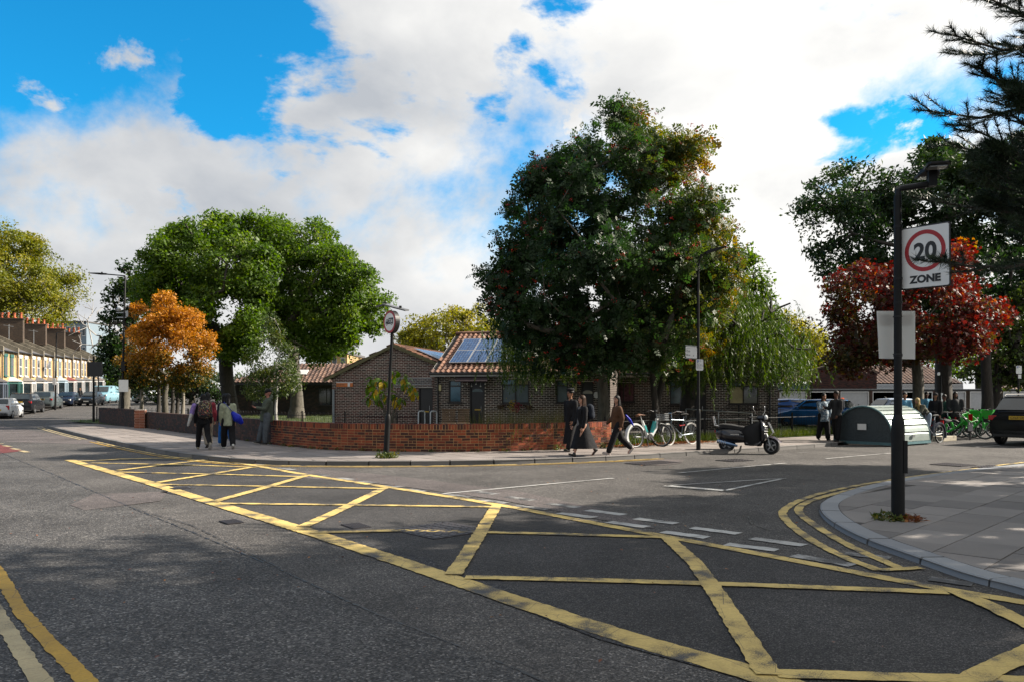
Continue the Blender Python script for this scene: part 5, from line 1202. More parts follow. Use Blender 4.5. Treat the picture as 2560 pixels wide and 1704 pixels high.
# orange tree
lo_ = out_lobes([(215,373),(228,395),(255,405),(270,425),(280,440),(292,450),(288,475),(290,490),(270,505),(240,515),(200,515),(165,505),(155,480),(160,455),(168,430),(175,400),(195,390)], 43, 210, 9, 25, 203, 0.9)
zr = lambda z: (z - 1.6) / 5.4
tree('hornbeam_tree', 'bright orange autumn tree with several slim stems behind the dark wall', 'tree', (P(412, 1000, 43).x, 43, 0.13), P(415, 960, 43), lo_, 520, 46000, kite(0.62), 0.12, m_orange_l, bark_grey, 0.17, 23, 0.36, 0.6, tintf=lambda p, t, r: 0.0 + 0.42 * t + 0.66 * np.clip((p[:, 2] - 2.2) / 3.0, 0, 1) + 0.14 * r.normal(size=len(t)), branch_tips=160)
for (px, dy), wd in zip(((352, 1.5), (430, 0.4), (442, 1.2), (456, 1.8), (395, -0.6)), ('pale stemmed tree just past the brick pier end of the dark wall', 'dark slim stem in the middle of the orange crown', 'dark slim stem close behind the middle stem under the orange crown', 'pale slim stem nearest the speckled backpack under the orange crown', 'dark slim stem in front of the orange tree trunk')):
    b = P(px, 1000, 43 + dy); t = thing('slim_tree', wd, 'tree', (b.x, b.y, 0.13))
    MB().tube([(0, 0, 0), (0.05, 0, 1.2), (0.02, 0.05, 2.6)], [0.13, 0.1, 0.07], 8).build('trunk', bark_pale if px in (352, 456) else bark_dark, t, smooth=True)
# young birch
lbi = px_lobes([(680, 825, 22, 45), (678, 890, 50, 55), (700, 950, 50, 38), (650, 960, 40, 35), (655, 985, 25, 18), (715, 900, 25, 40)], 39, 0.9, rg)
tree('birch_tree', 'slender young birch with pale green leaves behind the leaning man', 'tree', (P(692, 1000, 39).x, 39, 0.13), P(690, 900, 39), lbi, 170, 8500, kite(0.6), 0.10, m_birch_l, bark_white, 0.07, 24, 0.36, 0.8, droop=0.7, branch_tips=110)
# trees behind the roofs and the terrace
def back_tree(label, lobes, Y, n, size, mat, seed, bark=bark_grey, base_px=None, nt=260, r0=0.35, name='broadleaf_tree', clus=0.8, leaf=None):
    l = px_lobes(lobes, Y, 0.8, rg); cx = base_px or sum(q[0] for q in lobes) / len(lobes); b = P(cx, 1000, Y); zc = np.mean([q[0][2] for q in l])
    return tree(name, label, 'tree', (b.x, Y, hz(Y) if b.x < -15 else 0.1), (b.x, Y, max(1.5, zc - 1.5)), l, nt, n, leaf if leaf is not None else kite(0.6), size, mat, bark, r0, seed, clus, 0.75, branch_tips=130)
back_tree('tall yellow green plane tree rising behind the terrace chimneys', [(40, 680, 95, 95), (110, 725, 65, 65), (-10, 640, 60, 65), (60, 780, 100, 60), (145, 710, 38, 45), (20, 600, 40, 30), (-80, 700, 90, 110)], 112, 56000, 0.30, m_lime_l, 31, clus=1.5, r0=0.5, nt=420)
back_tree('small yellow tree crown showing above the solar panel roof', [(1060, 835, 55, 42), (1130, 805, 55, 38), (1185, 810, 55, 45), (1095, 855, 90, 40), (1012, 862, 28, 28), (1230, 850, 50, 40)], 74, 15000, 0.24, m_yg_l, 32, clus=0.7)
back_tree('dark green tree behind the tall street lamp', [(322, 750, 38, 50), (300, 840, 36, 60), (335, 700, 25, 40), (290, 900, 40, 50)], 58, 7000, 0.26, m_dark_l, 33, clus=0.7, nt=140)
back_tree('mid green tree showing past the right side of the rowan', [(1868, 690, 30, 60), (1885, 770, 35, 80), (1850, 640, 20, 25), (1900, 830, 40, 60)], 48, 9000, 0.2, m_ash, 34, clus=0.6, nt=140)
back_tree('lime yellow tree between the willow and the red maple', [(1980, 830, 45, 42), (2012, 868, 42, 48), (1955, 880, 40, 45), (2030, 905, 40, 30)], 72, 10000, 0.24, m_yg_l, 35, clus=0.7, nt=150)
back_tree('dark green hedge like tree beyond the far end of the lawn', [(400, 965, 70, 32), (480, 955, 70, 38), (560, 965, 60, 32)], 88, 9000, 0.3, m_dark_l, 36, clus=0.9, nt=160)
back_tree('green tree filling the road end past the pale blue van', [(290, 950, 60, 40), (350, 955, 60, 36), (240, 965, 40, 26)], 135, 8000, 0.45, m_ash, 37, clus=1.3, nt=140)
back_tree('dark tree behind the brick gable and garage roofs', [(2080, 880, 70, 35), (2170, 870, 80, 40), (2260, 880, 80, 35), (2040, 905, 40, 25)], 82, 9000, 0.28, m_dark_l, 38, clus=0.9, nt=160)
back_tree('broad green tree behind the slate roofed house', [(2400, 900, 80, 50), (2490, 890, 80, 60), (2570, 880, 80, 70), (2330, 915, 50, 30)], 84, 11000, 0.28, m_ash, 39, clus=0.9, nt=180)
# big dark tree on the right and its neighbours
ld = out_lobes([(1050,305),(1052,265),(1068,230),(1100,215),(1130,222),(1160,210),(1190,195),(1230,185),(1275,190),(1380,165),(1390,400),(1300,450),(1200,440),(1150,410),(1090,370),(1060,340)], 43, 300, 24, 60, 204, 0.7)
tree('chestnut_tree', 'towering dark green tree above the red maple', 'tree', (P(2368, 1000, 43).x, 43, 0.05), P(2350, 760, 43), ld, 800, 74000, kite(0.42), 0.25, m_dark_l, bark_dark, 0.42, 41, 0.62, 0.75, tintf=lambda p, t, r: t * 0.75 + 0.3 * np.clip((p[:, 2] - 11) / 3, 0, 1))
lr = out_lobes([(1075,410),(1090,370),(1115,345),(1140,328),(1150,350),(1190,345),(1230,330),(1255,308),(1270,330),(1275,370),(1310,390),(1338,400),(1325,428),(1300,440),(1300,465),(1260,475),(1220,470),(1180,480),(1130,492),(1095,492),(1075,460)], 35, 320, 13, 34, 205, 0.8)
tree('red_maple_tree', 'scarlet and orange maple behind the white sign on the lamp column', 'tree', (P(2297, 1000, 35).x, 35, 0.05), P(2290, 880, 35), lr, 820, 24000, star(5), 0.152, m_red_l, bark_grey, 0.24, 42, 0.5, 0.75, tintf=lambda p, t, r: 0.0 + 0.62 * t + 0.30 * np.clip((p[:, 0] - 14.5) / 9.0, -0.4, 1) + 0.22 * np.clip((p[:, 2] - 3.5) / 5, 0, 1) + 0.10 * r.normal(size=len(t)))
lg = px_lobes([(2515, 865, 55, 60), (2480, 925, 45, 30), (2545, 925, 40, 45), (2580, 800, 60, 90)], 39, 0.8, rg)
tree('young_plane_tree', 'green leaved tree with two dark trunks beside the dark car', 'tree', (P(2490, 1000, 39).x, 39, 0.05), P(2490, 935, 39), lg, 150, 9000, kite(0.7), 0.17, m_birch_l, bark_dark, 0.24, 43, 0.5, 0.75)
b = P(2467, 1000, 38); t = thing('lime_tree', 'straight dark trunked tree rising behind the green hire bikes', 'tree', (b.x, b.y, 0.03)); MB().tube([(0, 0, 0), (0.03, 0, 1.5), (-0.05, 0, 3.2), (0.1, 0, 5.4)], [0.29, 0.25, 0.22, 0.14], 10).build('trunk', bark_dark, t, smooth=True)
# rowan
lrw = out_lobes([(805,128),(850,133),(870,155),(905,150),(932,195),(938,230),(955,280),(968,330),(972,370),(960,400),(945,440),(925,470),(880,492),(820,497),(760,492),(700,482),(662,460),(646,420),(638,370),(648,320),(665,270),(695,222),(718,200),(748,186),(752,163),(785,148)], 26, 380, 20, 54, 206, 0.72)
tree('rowan_tree', 'tall rowan tree full of red berries behind the garden wall', 'tree', (P(1510, 1000, 26.4).x, 26.4, 0.13), P(1500, 900, 26.2), lrw, 1500, 42000, pinnate(3, 0.23, 0.46), 0.228, m_rowan, bark_grey, 0.21, 51, 0.42, 0.55, up=0.25, droop=0.25, berries=(1000, m_berry),
     tintf=lambda p, t, r: 0.52 * t + 0.48 * np.clip((p[:, 0] - 2.8) / 4.0, -0.2, 1) + 0.26 * np.clip((p[:, 2] - 7.6) / 3.5, 0, 1) + 0.04 * r.normal(size=len(t)), branch_tips=330, group=None)
for px, Y_, lean in ((1625, 27.4, 0.5), (1645, 27.0, -0.15)):
    b = P(px, 1000, Y_); t = thing('small_tree', 'dark stemmed tree leaning right behind the parked white hire bicycle' if lean > 0 else 'dark upright stemmed tree behind the saddle of the white hire bicycle', 'tree', (b.x, b.y, 0.13))
    MB().tube([(0, 0, 0), (lean * 0.4, 0.1, 1.0), (lean, 0.2, 2.2), (lean * 1.2 - 0.2, 0.2, 4.0)], [0.16, 0.12, 0.1, 0.05], 8).build('trunk', bark_dark, t, smooth=True)
# weeping willow
def willow():
    rng = np.random.default_rng(61); base = Vector((P(1720, 1000, 31).x, 31.2, 0.13)); root = thing('willow_tree', 'weeping willow trailing long green fronds over the bungalow roof', 'tree', base); b = np.array(base)
    starts = []
    for (px, py, rx, ry, n_) in ((1840, 735, 55, 45, 130), (1915, 800, 60, 50, 190), (1980, 865, 45, 40, 120), (1800, 740, 70, 70, 150), (1870, 820, 110, 60, 170), (1700, 800, 110, 60, 110), (1560, 800, 120, 50, 70), (1420, 810, 110, 40, 80), (1290, 830, 60, 40, 100), (1350, 860, 70, 40, 70), (1740, 880, 80, 40, 110)):
        for _ in range(int(n_ * 1.45)):
            a = rng.normal(size=2) * 0.5; Yd = 30.3 + rng.normal() * 1.3; c = P(px + a[0] * rx, py + a[1] * ry, Yd); starts.append([c.x, min(Yd, 33.2), c.z])
    starts = np.array(starts)
    V, Q, nodes, w = skeleton(base, P(1720, 860, 31.4), starts[rng.choice(len(starts), 150, replace=False)], 0.3, rng, sag=0.06); fast_mesh('trunk', V - b, Q, np.zeros(len(Q)), bark_dark, root)
    pos = []; ax = []; tn = []
    for s in starts:
        L_ = rng.uniform(0.9, 2.3); L_ = min(L_, max(0.5, s[2] - 2.15 + rng.normal() * 0.35)); n_ = int(L_ * 34); f = np.arange(n_) / max(1, n_ - 1); dirx = np.append(rng.normal(size=2) * 0.22, 0)
        p = s + dirx * np.sqrt(f)[:, None] * L_ + np.stack([0.04 * np.sin(f * 7 + rng.random() * 6), 0.04 * np.cos(f * 6), -f * L_], 1); pos.append(p); ax.append(unit(np.array([0, 0, -1.0]) + rng.normal(size=(n_, 3)) * 0.42)); tn.append(np.full(n_, rng.random()))
    pos = np.concatenate(pos); ax = np.concatenate(ax); tn = np.concatenate(tn); r = rng.normal(size=ax.shape); z = unit(r - ax * np.sum(r * ax, 1, keepdims=True)); fr = np.stack([ax, np.cross(z, ax), z], 2)
    V, Q, T = scatter(kite(0.2, 0.03), pos - b, fr, 0.135 * (1 + 0.25 * rng.normal(size=len(pos))).clip(0.5, 1.6), np.clip(0.6 * tn + 0.4 * rng.random(len(tn)), 0, 1)); fast_mesh('crown', V, Q, T, m_willow, root)
willow()
# bare bleached tree left of the lamp
rng = np.random.default_rng(71); Yb = 62.0; bb = P(300, 1000, Yb); tips = np.array([P(px, py, Yb + rng.normal() * 0.8) for px, py in ((183, 772), (200, 800), (213, 768), (232, 775), (245, 790), (262, 800), (190, 830), (180, 850), (222, 822), (240, 838), (255, 850), (285, 735), (296, 760), (310, 745), (275, 785), (205, 860), (230, 868), (270, 830), (300, 800), (190, 790), (218, 800), (250, 770))])
br = thing('bare_tree', 'leafless bleached tree branches reaching over the road by the terrace', 'tree', (bb.x, Yb, 0.15)); V, Q, nodes, w = skeleton((bb.x, Yb, 0.15), P(297, 895, Yb), np.concatenate([tips, tips + rng.normal(size=tips.shape) * 0.45, tips + rng.normal(size=tips.shape) * 0.6]), 0.10, rng, bends=0.16); fast_mesh('branches', V - np.array([bb.x, Yb, 0.15]), Q, np.zeros(len(Q)), bark_white, br)
# pine at the near right, and street trees further along that pavement (they shade the junction)
m_needle = leaf_mat('pine_needles', [(0, (0.008, 0.020, 0.012)), (0.6, (0.020, 0.042, 0.022)), (1, (0.05, 0.075, 0.028))], 0.12, 0.45)
def pine(base, h, seed, label, extra, mass=()):
    rng = np.random.default_rng(seed); base = Vector(base); root = thing('pine_tree', label, 'tree', base); b = np.array(base); wood = MB(); tw = []
    wood.tube([(0, 0, 0), (0.05, 0, h * 0.3), (-0.05, 0.06, h * 0.65), (0.05, 0, h)], [0.24, 0.19, 0.12, 0.02], 10)
    def branch(path, r):
        pts = [np.array(p, float) - b for p in path]; wood.tube([Vector(p) for p in pts], [r * (1 - 0.85 * i / (len(pts) - 1)) for i in range(len(pts))], 6)
        seg = [np.linalg.norm(q - p) for p, q in zip(pts[:-1], pts[1:])]; tot = sum(seg)
        def at(f):
            d = f * tot
            for p, q, l in zip(pts[:-1], pts[1:], seg):
                if d <= l: return p + (q - p) * d / l, unit((q - p)[None])[0]
                d -= l
            return pts[-1], unit((pts[-1] - pts[-2])[None])[0]
        n_ = int(tot * 7); 
        for k in range(n_):
            f = 0.18 + 0.82 * (k + rng.random()) / n_; p, d = at(min(1, f)); side = unit(np.cross(d, [0, 0, 1])[None])[0] * (1 if k % 2 else -1); L_ = (0.3 + 0.5 * (1 - f)) * rng.uniform(0.6, 1.2); e = p + (d * 0.75 + side * 0.75 * rng.uniform(0.4, 1) + np.array([0, 0, rng.uniform(-0.1, 0.4)])) * L_
            wood.tube([Vector(p), Vector((p + e) / 2 + [0, 0, -0.02]), Vector(e)], [0.009, 0.006, 0.004], 4, cap=False); tw.append((p, e))
        p, d = at(1.0); tw.append((p - d * 0.35, p))
    for k in range(78):
        f = (k + rng.random()) / 78; z = base.z + 4.2 + f * (h - 4.5); L_ = (2.5 - 1.6 * max(0, f - 0.3) / 0.7) * rng.uniform(0.65, 1.08); a = k * 2.4 + rng.normal() * 0.3
        if False: pass
        s0 = np.array([base.x, base.y, z]); d = np.array([math.cos(a), math.sin(a), 0]); branch([s0, s0 + d * L_ * 0.35 + [0, 0, 0.05], s0 + d * L_ * 0.7 + [0, 0, 0.0], s0 + d * L_ + [0, 0, 0.28]], 0.045)
    for px_path in extra: branch([[base.x, base.y, px_path[0][2] - 0.3]] + px_path, 0.035)
    for c, r in mass:
        for _ in range(17): d = unit(rng.normal(size=(1, 3)))[0]; e = c + d * r * rng.random() ** 0.4 - b; q = e - unit((e - np.array([0, 0, e[2] - 0.5]))[None])[0] * rng.uniform(0.25, 0.5) - [0, 0, 0.06]; wood.tube([Vector(q), Vector(e)], [0.008, 0.004], 4, cap=False); tw.append((q, e))
    wood.build('trunk', bark_dark, root, smooth=True)
    A = np.array([t[0] for t in tw]); E = np.array([t[1] for t in tw]); n_ = 95; N = len(tw) * n_; f = rng.random(N) ** 0.7; a = np.repeat(A, n_, 0); e = np.repeat(E, n_, 0); D = unit(e - a); pos = a + (e - a) * f[:, None]
    ax = unit(D * 0.85 + rng.normal(size=(N, 3)) * 0.5); s = unit(np.cross(ax, rng.normal(size=(N, 3)))); L_ = (0.09 + 0.06 * rng.random(N))[:, None]; w_ = 0.0042
    V = np.stack([pos - s * w_, pos + s * w_, pos + ax * L_], 1).reshape(-1, 3); fast_mesh('needles', V, np.arange(N * 3).reshape(-1, 3), np.clip(np.repeat(rng.random(len(tw)), n_) * 0.6 + 0.4 * rng.random(N), 0, 1), m_needle, root, 3)
def ex(px, py, Y): p = P(px, py, Y); return [p.x, p.y, p.z]
spr = [[ex(x, y, Y) for x, y, Y in pth] for pth in ([(2640, 430, 9.9), (2540, 385, 9.8), (2480, 345, 9.8), (2398, 308, 9.7)], [(2640, 330, 10), (2540, 255, 9.9), (2485, 195, 9.8), (2442, 158, 9.7)], [(2680, 150, 10), (2600, 60, 9.9), (2548, 8, 9.8)], [(2700, 640, 9.6), (2520, 668, 9.3), (2420, 665, 9.2), (2338, 652, 9.1)])]
pine((8.1, 10.3, RZ), 11.5, 81, 'dark long needled pine leaning in over the near pavement', spr, out_lobes([(1600,20),(1420,40),(1350,78),(1318,100),(1316,135),(1290,180),(1268,205),(1258,250),(1285,290),(1305,325),(1350,345),(1600,350)], 10.3, 120, 22, 60, 207, 0.9))
def shade_tree(base, rad, zc, rz_, n, seed, label, size=0.23):
    rng = np.random.default_rng(seed); lob = []
    for _ in range(9): a = rng.random() * 6.28; r = rad * 0.55 * rng.random() ** 0.5; lob.append((np.array([base[0] + r * math.cos(a), base[1] + r * math.sin(a), zc + rng.normal() * rz_ * 0.3]), np.array([rad * 0.5, rad * 0.5, rz_ * 0.55])))
    tree('street_tree', label, 'tree', base, (base[0], base[1], zc - rz_ * 0.7), lob, 260, n, kite(0.6), size, m_dark_l, bark_grey, 0.2, seed, 0.6, 0.7)
shade_tree((17.2, 18.6, RZ), 2.6, 7.6, 2.6, 16000, 93, 'leafy street tree furthest along the near pavement')
shade_tree((15.4, 12.2, RZ), 3.8, 6.4, 3.2, 26000, 91, 'leafy street tree on the near pavement past the pine')
shade_tree((12.2, 8.4, RZ), 3.2, 8.6, 4.4, 30000, 92, 'leafy street tree close to the pine on the near pavement')
# ---- smaller plants, grass
m_grass = leaf_mat('grass_blades', [(0, (0.035, 0.065, 0.010)), (0.6, (0.085, 0.13, 0.016)), (1, (0.16, 0.17, 0.03))], 0.3)
m_weed = leaf_mat('weed_leaves', [(0, (0.04, 0.07, 0.015)), (0.6, (0.09, 0.12, 0.02)), (1, (0.2, 0.17, 0.04))], 0.3)
m_dry = leaf_mat('dry_stems', [(0, (0.10, 0.08, 0.03)), (0.6, (0.2, 0.16, 0.07)), (1, (0.3, 0.25, 0.13))], 0.2)
m_fallen = leaf_mat('fallen_leaves', [(0, (0.10, 0.03, 0.012)), (0.5, (0.25, 0.075, 0.02)), (1, (0.36, 0.17, 0.05))], 0.1)
m_figleaf = [leaf_mat('broad_leaf_' + k, st, 0.35) for k, st in (('green', [(0, (0.08, 0.16, 0.012)), (1, (0.14, 0.23, 0.02))]), ('yellow', [(0, (0.50, 0.34, 0.015)), (1, (0.66, 0.46, 0.02))]), ('ochre', [(0, (0.40, 0.22, 0.015)), (1, (0.52, 0.30, 0.02))]))]
def blades(name, label, pts, z, h, w, mat, seed, cat='grass', lean=0.35):
    rng = np.random.default_rng(seed); N = len(pts); d = unit(np.concatenate([rng.normal(size=(N, 2)) * lean, np.ones((N, 1))], 1)); s = unit(np.cross(d, rng.normal(size=(N, 3)))); L_ = (h * (0.5 + rng.random(N)))[:, None]; p = np.concatenate([pts, np.full((N, 1), z)], 1)
    V = np.stack([p - s * w, p + s * w, p + d * L_], 1).reshape(-1, 3); o = fast_mesh(name, V, np.arange(N * 3).reshape(-1, 3), rng.random(N), mat, None, 3); tag(o, label, cat, kind='stuff'); return o
rng = np.random.default_rng(101)
q = rng.uniform([-26, 22.3], [16, 62], (90000, 2)); ok = in_poly(q[:, 0], q[:, 1], lawn_poly); yard = [(-8.2, 30.5), (-3.6, 29.5), (4.5, 29.0), (13.0, 31.0), (13.4, 36.5), (-9.5, 41.0)]; ok &= ~in_poly(q[:, 0], q[:, 1], yard)
near_w = np.min([np.hypot(q[:, 0] - p.x, q[:, 1] - p.y) for p in wall_line], axis=0); ok &= near_w > 0.35
blades('grass', 'rough lawn grass behind the walls and railings', q[ok], 0.13, 0.10, 0.007, m_grass, 102)
def band(line, n, w, rng): 
    line = densify(line, 0.2); k = rng.integers(0, len(line) - 1, n); f = rng.random(n); out = []
    for i, a in zip(k, f): p = line[i].lerp(line[i + 1], a); t = (line[i + 1] - line[i]).normalized(); o = rng.uniform(0.05, w); out.append([p.x - t.y * o, p.y + t.x * o])
    return np.array(out)
blades('grass', 'long grass growing through the railings beside the scooter', band(rail_line, 16000, 0.9, rng), 0.12, 0.26, 0.008, m_grass, 103)
blades('weeds', 'dry seeding weeds standing behind the red brick wall', band([p for p in wall_line if -0.9 < p.x < 2.0], 1500, 0.5, rng), 0.13, 0.95, 0.006, m_dry, 104, 'weeds', 0.12)
blades('weeds', 'green weeds among the dry stems behind the red brick wall', band([p for p in wall_line if -1.1 < p.x < 2.4], 1300, 0.7, rng), 0.13, 0.85, 0.011, m_weed, 105, 'weeds', 0.2)
def tuft(label, c, n, r, h, seed, mat=m_weed):
    rng = np.random.default_rng(seed); N = n; a = rng.random(N) * 6.28; rr = r * np.sqrt(rng.random(N)); pos = np.stack([c[0] + rr * np.cos(a), c[1] + rr * np.sin(a), c[2] + h * rng.random(N) ** 1.5], 1); nrm = unit(rng.normal(size=(N, 3)) * 0.7 + [0, 0, 0.8])
    V, Q, T = scatter(kite(0.55), pos, rot_frames(N, nrm, rng), 0.045 + 0.05 * rng.random(N), rng.random(N)); o = fast_mesh('weeds', V, Q, T, mat); return tag(o, label, 'weeds', kind='stuff')
c = G(968, 1143, PZ); tuft('weeds and yellow leaves round the foot of the lorry sign post', c, 380, 0.27, 0.12, 111)
c = G(2245, 1297, RZ); tuft('grass tuft and pine litter round the zone sign column base', (c.x - 0.1, c.y, c.z), 160, 0.22, 0.05, 112); tuft('brown litter round the zone sign column base', (c.x + 0.12, c.y - 0.03, c.z), 150, 0.2, 0.03, 113, m_fallen)
for k, (px, py) in enumerate(((1283, 1124), (1392, 1124), (1507, 1119), (1020, 1124), (1120, 1126))):
    c = G(px, py, PZ); tuft('small green weed sprouting at the foot of the red brick wall', c, 60, 0.12, 0.14, 120 + k)
for i, k in enumerate(np.linspace(3, len(wall_line) - 3, 26)):
    p = wall_line[int(k)]; tuft('thin line of weeds along the foot of the boundary walls', (p.x, p.y - 0.04, PZ), 26, 0.16, 0.05, 140 + i)
# fallen leaves below the bicycles
rng = np.random.default_rng(131); q = band(rail_line[:3], 2600, 0.05, rng); q += np.stack([0.35 * rng.normal(size=len(q)), -np.abs(rng.normal(size=len(q))) * 0.3], 1); pos = np.concatenate([q, np.full((len(q), 1), PZ + 0.008) + 0.02 * rng.random((len(q), 1))], 1)
V, Q, T = scatter(kite(0.6), pos, rot_frames(len(pos), unit(rng.normal(size=pos.shape) * 0.25 + [0, 0, 1]), rng), 0.05 + 0.03 * rng.random(len(pos)), rng.random(len(pos))); tag(fast_mesh('fallen_leaves', V, Q, T, m_fallen), 'rusty fallen leaves strewn under the parked bicycles', 'leaves', kind='stuff')
q = rng.uniform([-9, 4.5], [9, 20], (260, 2)); pos = np.concatenate([q, np.full((len(q), 1), 0.035)], 1); V, Q, T = scatter(kite(0.6), pos, rot_frames(len(pos), unit(rng.normal(size=pos.shape) * 0.2 + [0, 0, 1]), rng), 0.025 + 0.025 * rng.random(len(pos)), rng.random(len(pos))); tag(fast_mesh('fallen_leaves', V, Q, T, m_fallen), 'odd dry leaves scattered over the junction', 'leaves', kind='stuff')
# broad leaved shrub behind the lorry sign
sh = thing('fig_shrub', 'young shrub with big drooping yellow and green leaves behind the sign post', 'shrub', (P(975, 1000, 25.6).x, 25.6, 0.13)); zb = 0.13; rng = np.random.default_rng(132)
me_leaf = []
for m in m_figleaf:
    mb = MB(); pts = [(0, 0, 0), (0.25, 0.22, 0.03), (0.55, 0.27, 0.0), (0.85, 0.13, -0.08), (1.05, 0, -0.16), (0.85, -0.13, -0.08), (0.55, -0.27, 0.0), (0.25, -0.22, 0.03), (0.5, 0, 0.0)]
    mb.add([tuple(c * 0.24 for c in p) for p in pts], [(0, 1, 8), (1, 2, 8), (2, 3, 8), (3, 4, 8), (4, 5, 8), (5, 6, 8), (6, 7, 8), (7, 0, 8)], 0.5); me_leaf.append(mb.mesh('leaf', m))
stems = MB(); heads = [(920, 955), (935, 938), (955, 945), (985, 925), (1005, 932), (1018, 940), (1030, 958), (925, 985), (948, 990), (965, 975), (990, 985), (1000, 990), (1035, 972), (940, 965), (975, 945), (1010, 950)]
for px, py in heads:
    hp = P(px, py, 25.6 + rng.normal() * 0.3) - Vector(sh.location); stems.tube([(0, 0, 0), (hp.x * 0.3, hp.y * 0.3, hp.z * 0.55), tuple(hp)], [0.018, 0.013, 0.007], 5)
    for k in range(10):
        a = rng.random() * 6.28; o = bpy.data.objects.new('leaf', me_leaf[int(rng.choice(3, p=[0.42, 0.4, 0.18]))] if k > 3 else me_leaf[0]); link(o, sh); o.location = hp + Vector((math.cos(a) * 0.06, math.sin(a) * 0.06, -0.02 * k)); o.rotation_euler = (rng.normal() * 0.4, 0.35 + 0.14 * k + rng.normal() * 0.2, a); o.scale = [0.75 + 0.5 * rng.random()] * 3
stems.build('stems', bark_grey, sh)
# pots and flowers below the wide window
for k, (px, py, c) in enumerate(((1285, 1012, (0.5, 0.38, 0.05)), (1296, 1016, (0.3, 0.02, 0.06)))):
    s = s_of(px, A0, UB); p = onA(s, 0, 0.35); zz = z_of(py, s, A0, UB); t = thing('flower_pot', ('potted plant with yellow flowers' if k == 0 else 'potted plant with deep pink flowers') + ' below the bungalow window', 'flower pot', (p.x, p.y, 0.14))
    MB().lathe([(0.0, 0), (0.12, 0), (0.17, 0.28), (0.15, 0.28)], n=12).build('pot', m_pot, t); MB().tube([(0, 0, 0.25), (0.02, 0, zz - 0.14)], 0.008, 5).build('stem', bark_grey, t)
    N = 150; rg2 = np.random.default_rng(150 + k); pos = rg2.normal(size=(N, 3)) * [0.09, 0.09, 0.12] + [0, 0, zz - 0.14]; V, Q, T = scatter(kite(0.8), pos, rot_frames(N, unit(rg2.normal(size=(N, 3))), rg2), np.full(N, 0.06), rg2.random(N)); fast_mesh('flowers', V, Q, T, leaf_mat('petals', [(0, tuple(x * 0.6 for x in c)), (1, c)], 0.2), t)
# ================================================================== street furniture
def column(name, label, base, cat='street lamp', group=None): return thing(name, label, cat, base, 0, group)
m_dark_lamp = M_('lamp_black', (0.012, 0.0125, 0.014), 0.5, bump=0.05, spec=0.25)
m_col = M_('column_black', (0.007, 0.0075, 0.008), 0.5, 0.3, 8.0, bump=0.12, spec=0.22)
m_lens = M_('lamp_lens', (0.35, 0.36, 0.36), 0.2)
def collar(mb, z, r, h=0.05): mb.cyl((0, 0, z), (0, 0, z + h), r, n=16)
# --- 20 ZONE column
zb = G(2245, 1297, RZ); zc = column('sign_column', 'thick black lamp column carrying the twenty zone sign', zb, 'lamp column'); YZ = zb.y
zz = lambda py: H + (Y0 - py) * YZ / F - RZ
mb = MB(); mb.tube([(0, 0, 0), (0, 0, zz(1075)), (0, 0, zz(1050)), (0, 0, zz(1035))], [0.082, 0.082, 0.076, 0.05], 20); mb.build('base_section', m_col, zc, smooth=True)
mb = MB(); mb.tube([(0, 0, zz(1040)), (-0.005, 0, zz(490))], [0.050, 0.047], 16); mb.box((0.062, -0.06, zz(1140)), (0.05, 0.04, 0.42)); mb.build('pole', m_col, zc, smooth=True)
mb = MB()
for p in (990, 890, 760, 700, 570): collar(mb, zz(p), 0.055, 0.03)
mb.build('clamps', m_dark_lamp, zc)
def lean_lamp(parent, z, dirx, sc=1.0):
    """double winged lantern head on a short cranked arm; dirx: (x,y) reach of the arm"""
    d = Vector((dirx[0], dirx[1], 0)).normalized(); s = Vector((-d.y, d.x, 0)); up = Vector((0, 0, 1)); b = Vector((0, 0, z)); pt = lambda a, c, e: b + d * a * sc + s * c * sc + up * e * sc
    mb = MB()
    arm = [pt(0, 0, -0.05), pt(0, 0, 0.05), pt(0.05, 0, 0.07), pt(0.36, 0, 0.10)]; mb.tube(arm, 0.04 * sc, 10); mb.box(pt(0.40, 0, 0.17), (0.10 * sc, 0.12 * sc, 0.2 * sc), math.atan2(d.y, d.x)); mb.build('lamp_arm', m_dark_lamp, parent)
    for side in (-1, 1):
        out = [(-0.10, 0.02), (0.10, 0.0), (0.16, 0.0), (0.42, 0.02), (0.42, 0.06), (0.16, 0.05), (0.10, 0.07), (-0.10, 0.08)]
        w = MB(); L0 = pt(0.40, 0, 0.26)
        ring = lambda a, hw, z0, z1: [L0 + s * a * sc + d * hw * sc + up * z0 * sc, L0 + s * a * sc + d * hw * sc + up * z1 * sc, L0 + s * a * sc - d * hw * sc + up * z1 * sc, L0 + s * a * sc - d * hw * sc + up * z0 * sc]
        w.loft([ring(0.0, 0.07, 0.02, 0.08), ring(side * 0.10, 0.12, 0.0, 0.05), ring(side * 0.16, 0.13, -0.02, 0.015), ring(side * 0.34, 0.13, 0.0, 0.035), ring(side * 0.38, 0.10, 0.01, 0.03)]); hd = w.build('lantern', m_dark_lamp, parent, smooth=True, angle=R(30))
        MB().box(L0 + s * side * 0.24 * sc + up * -0.014 * sc, (0.2 * sc, 0.16 * sc, 0.012), math.atan2(d.y, d.x)).build('lens', m_lens, hd)
lean_lamp(zc, zz(485), (1, -0.25), 1.0)
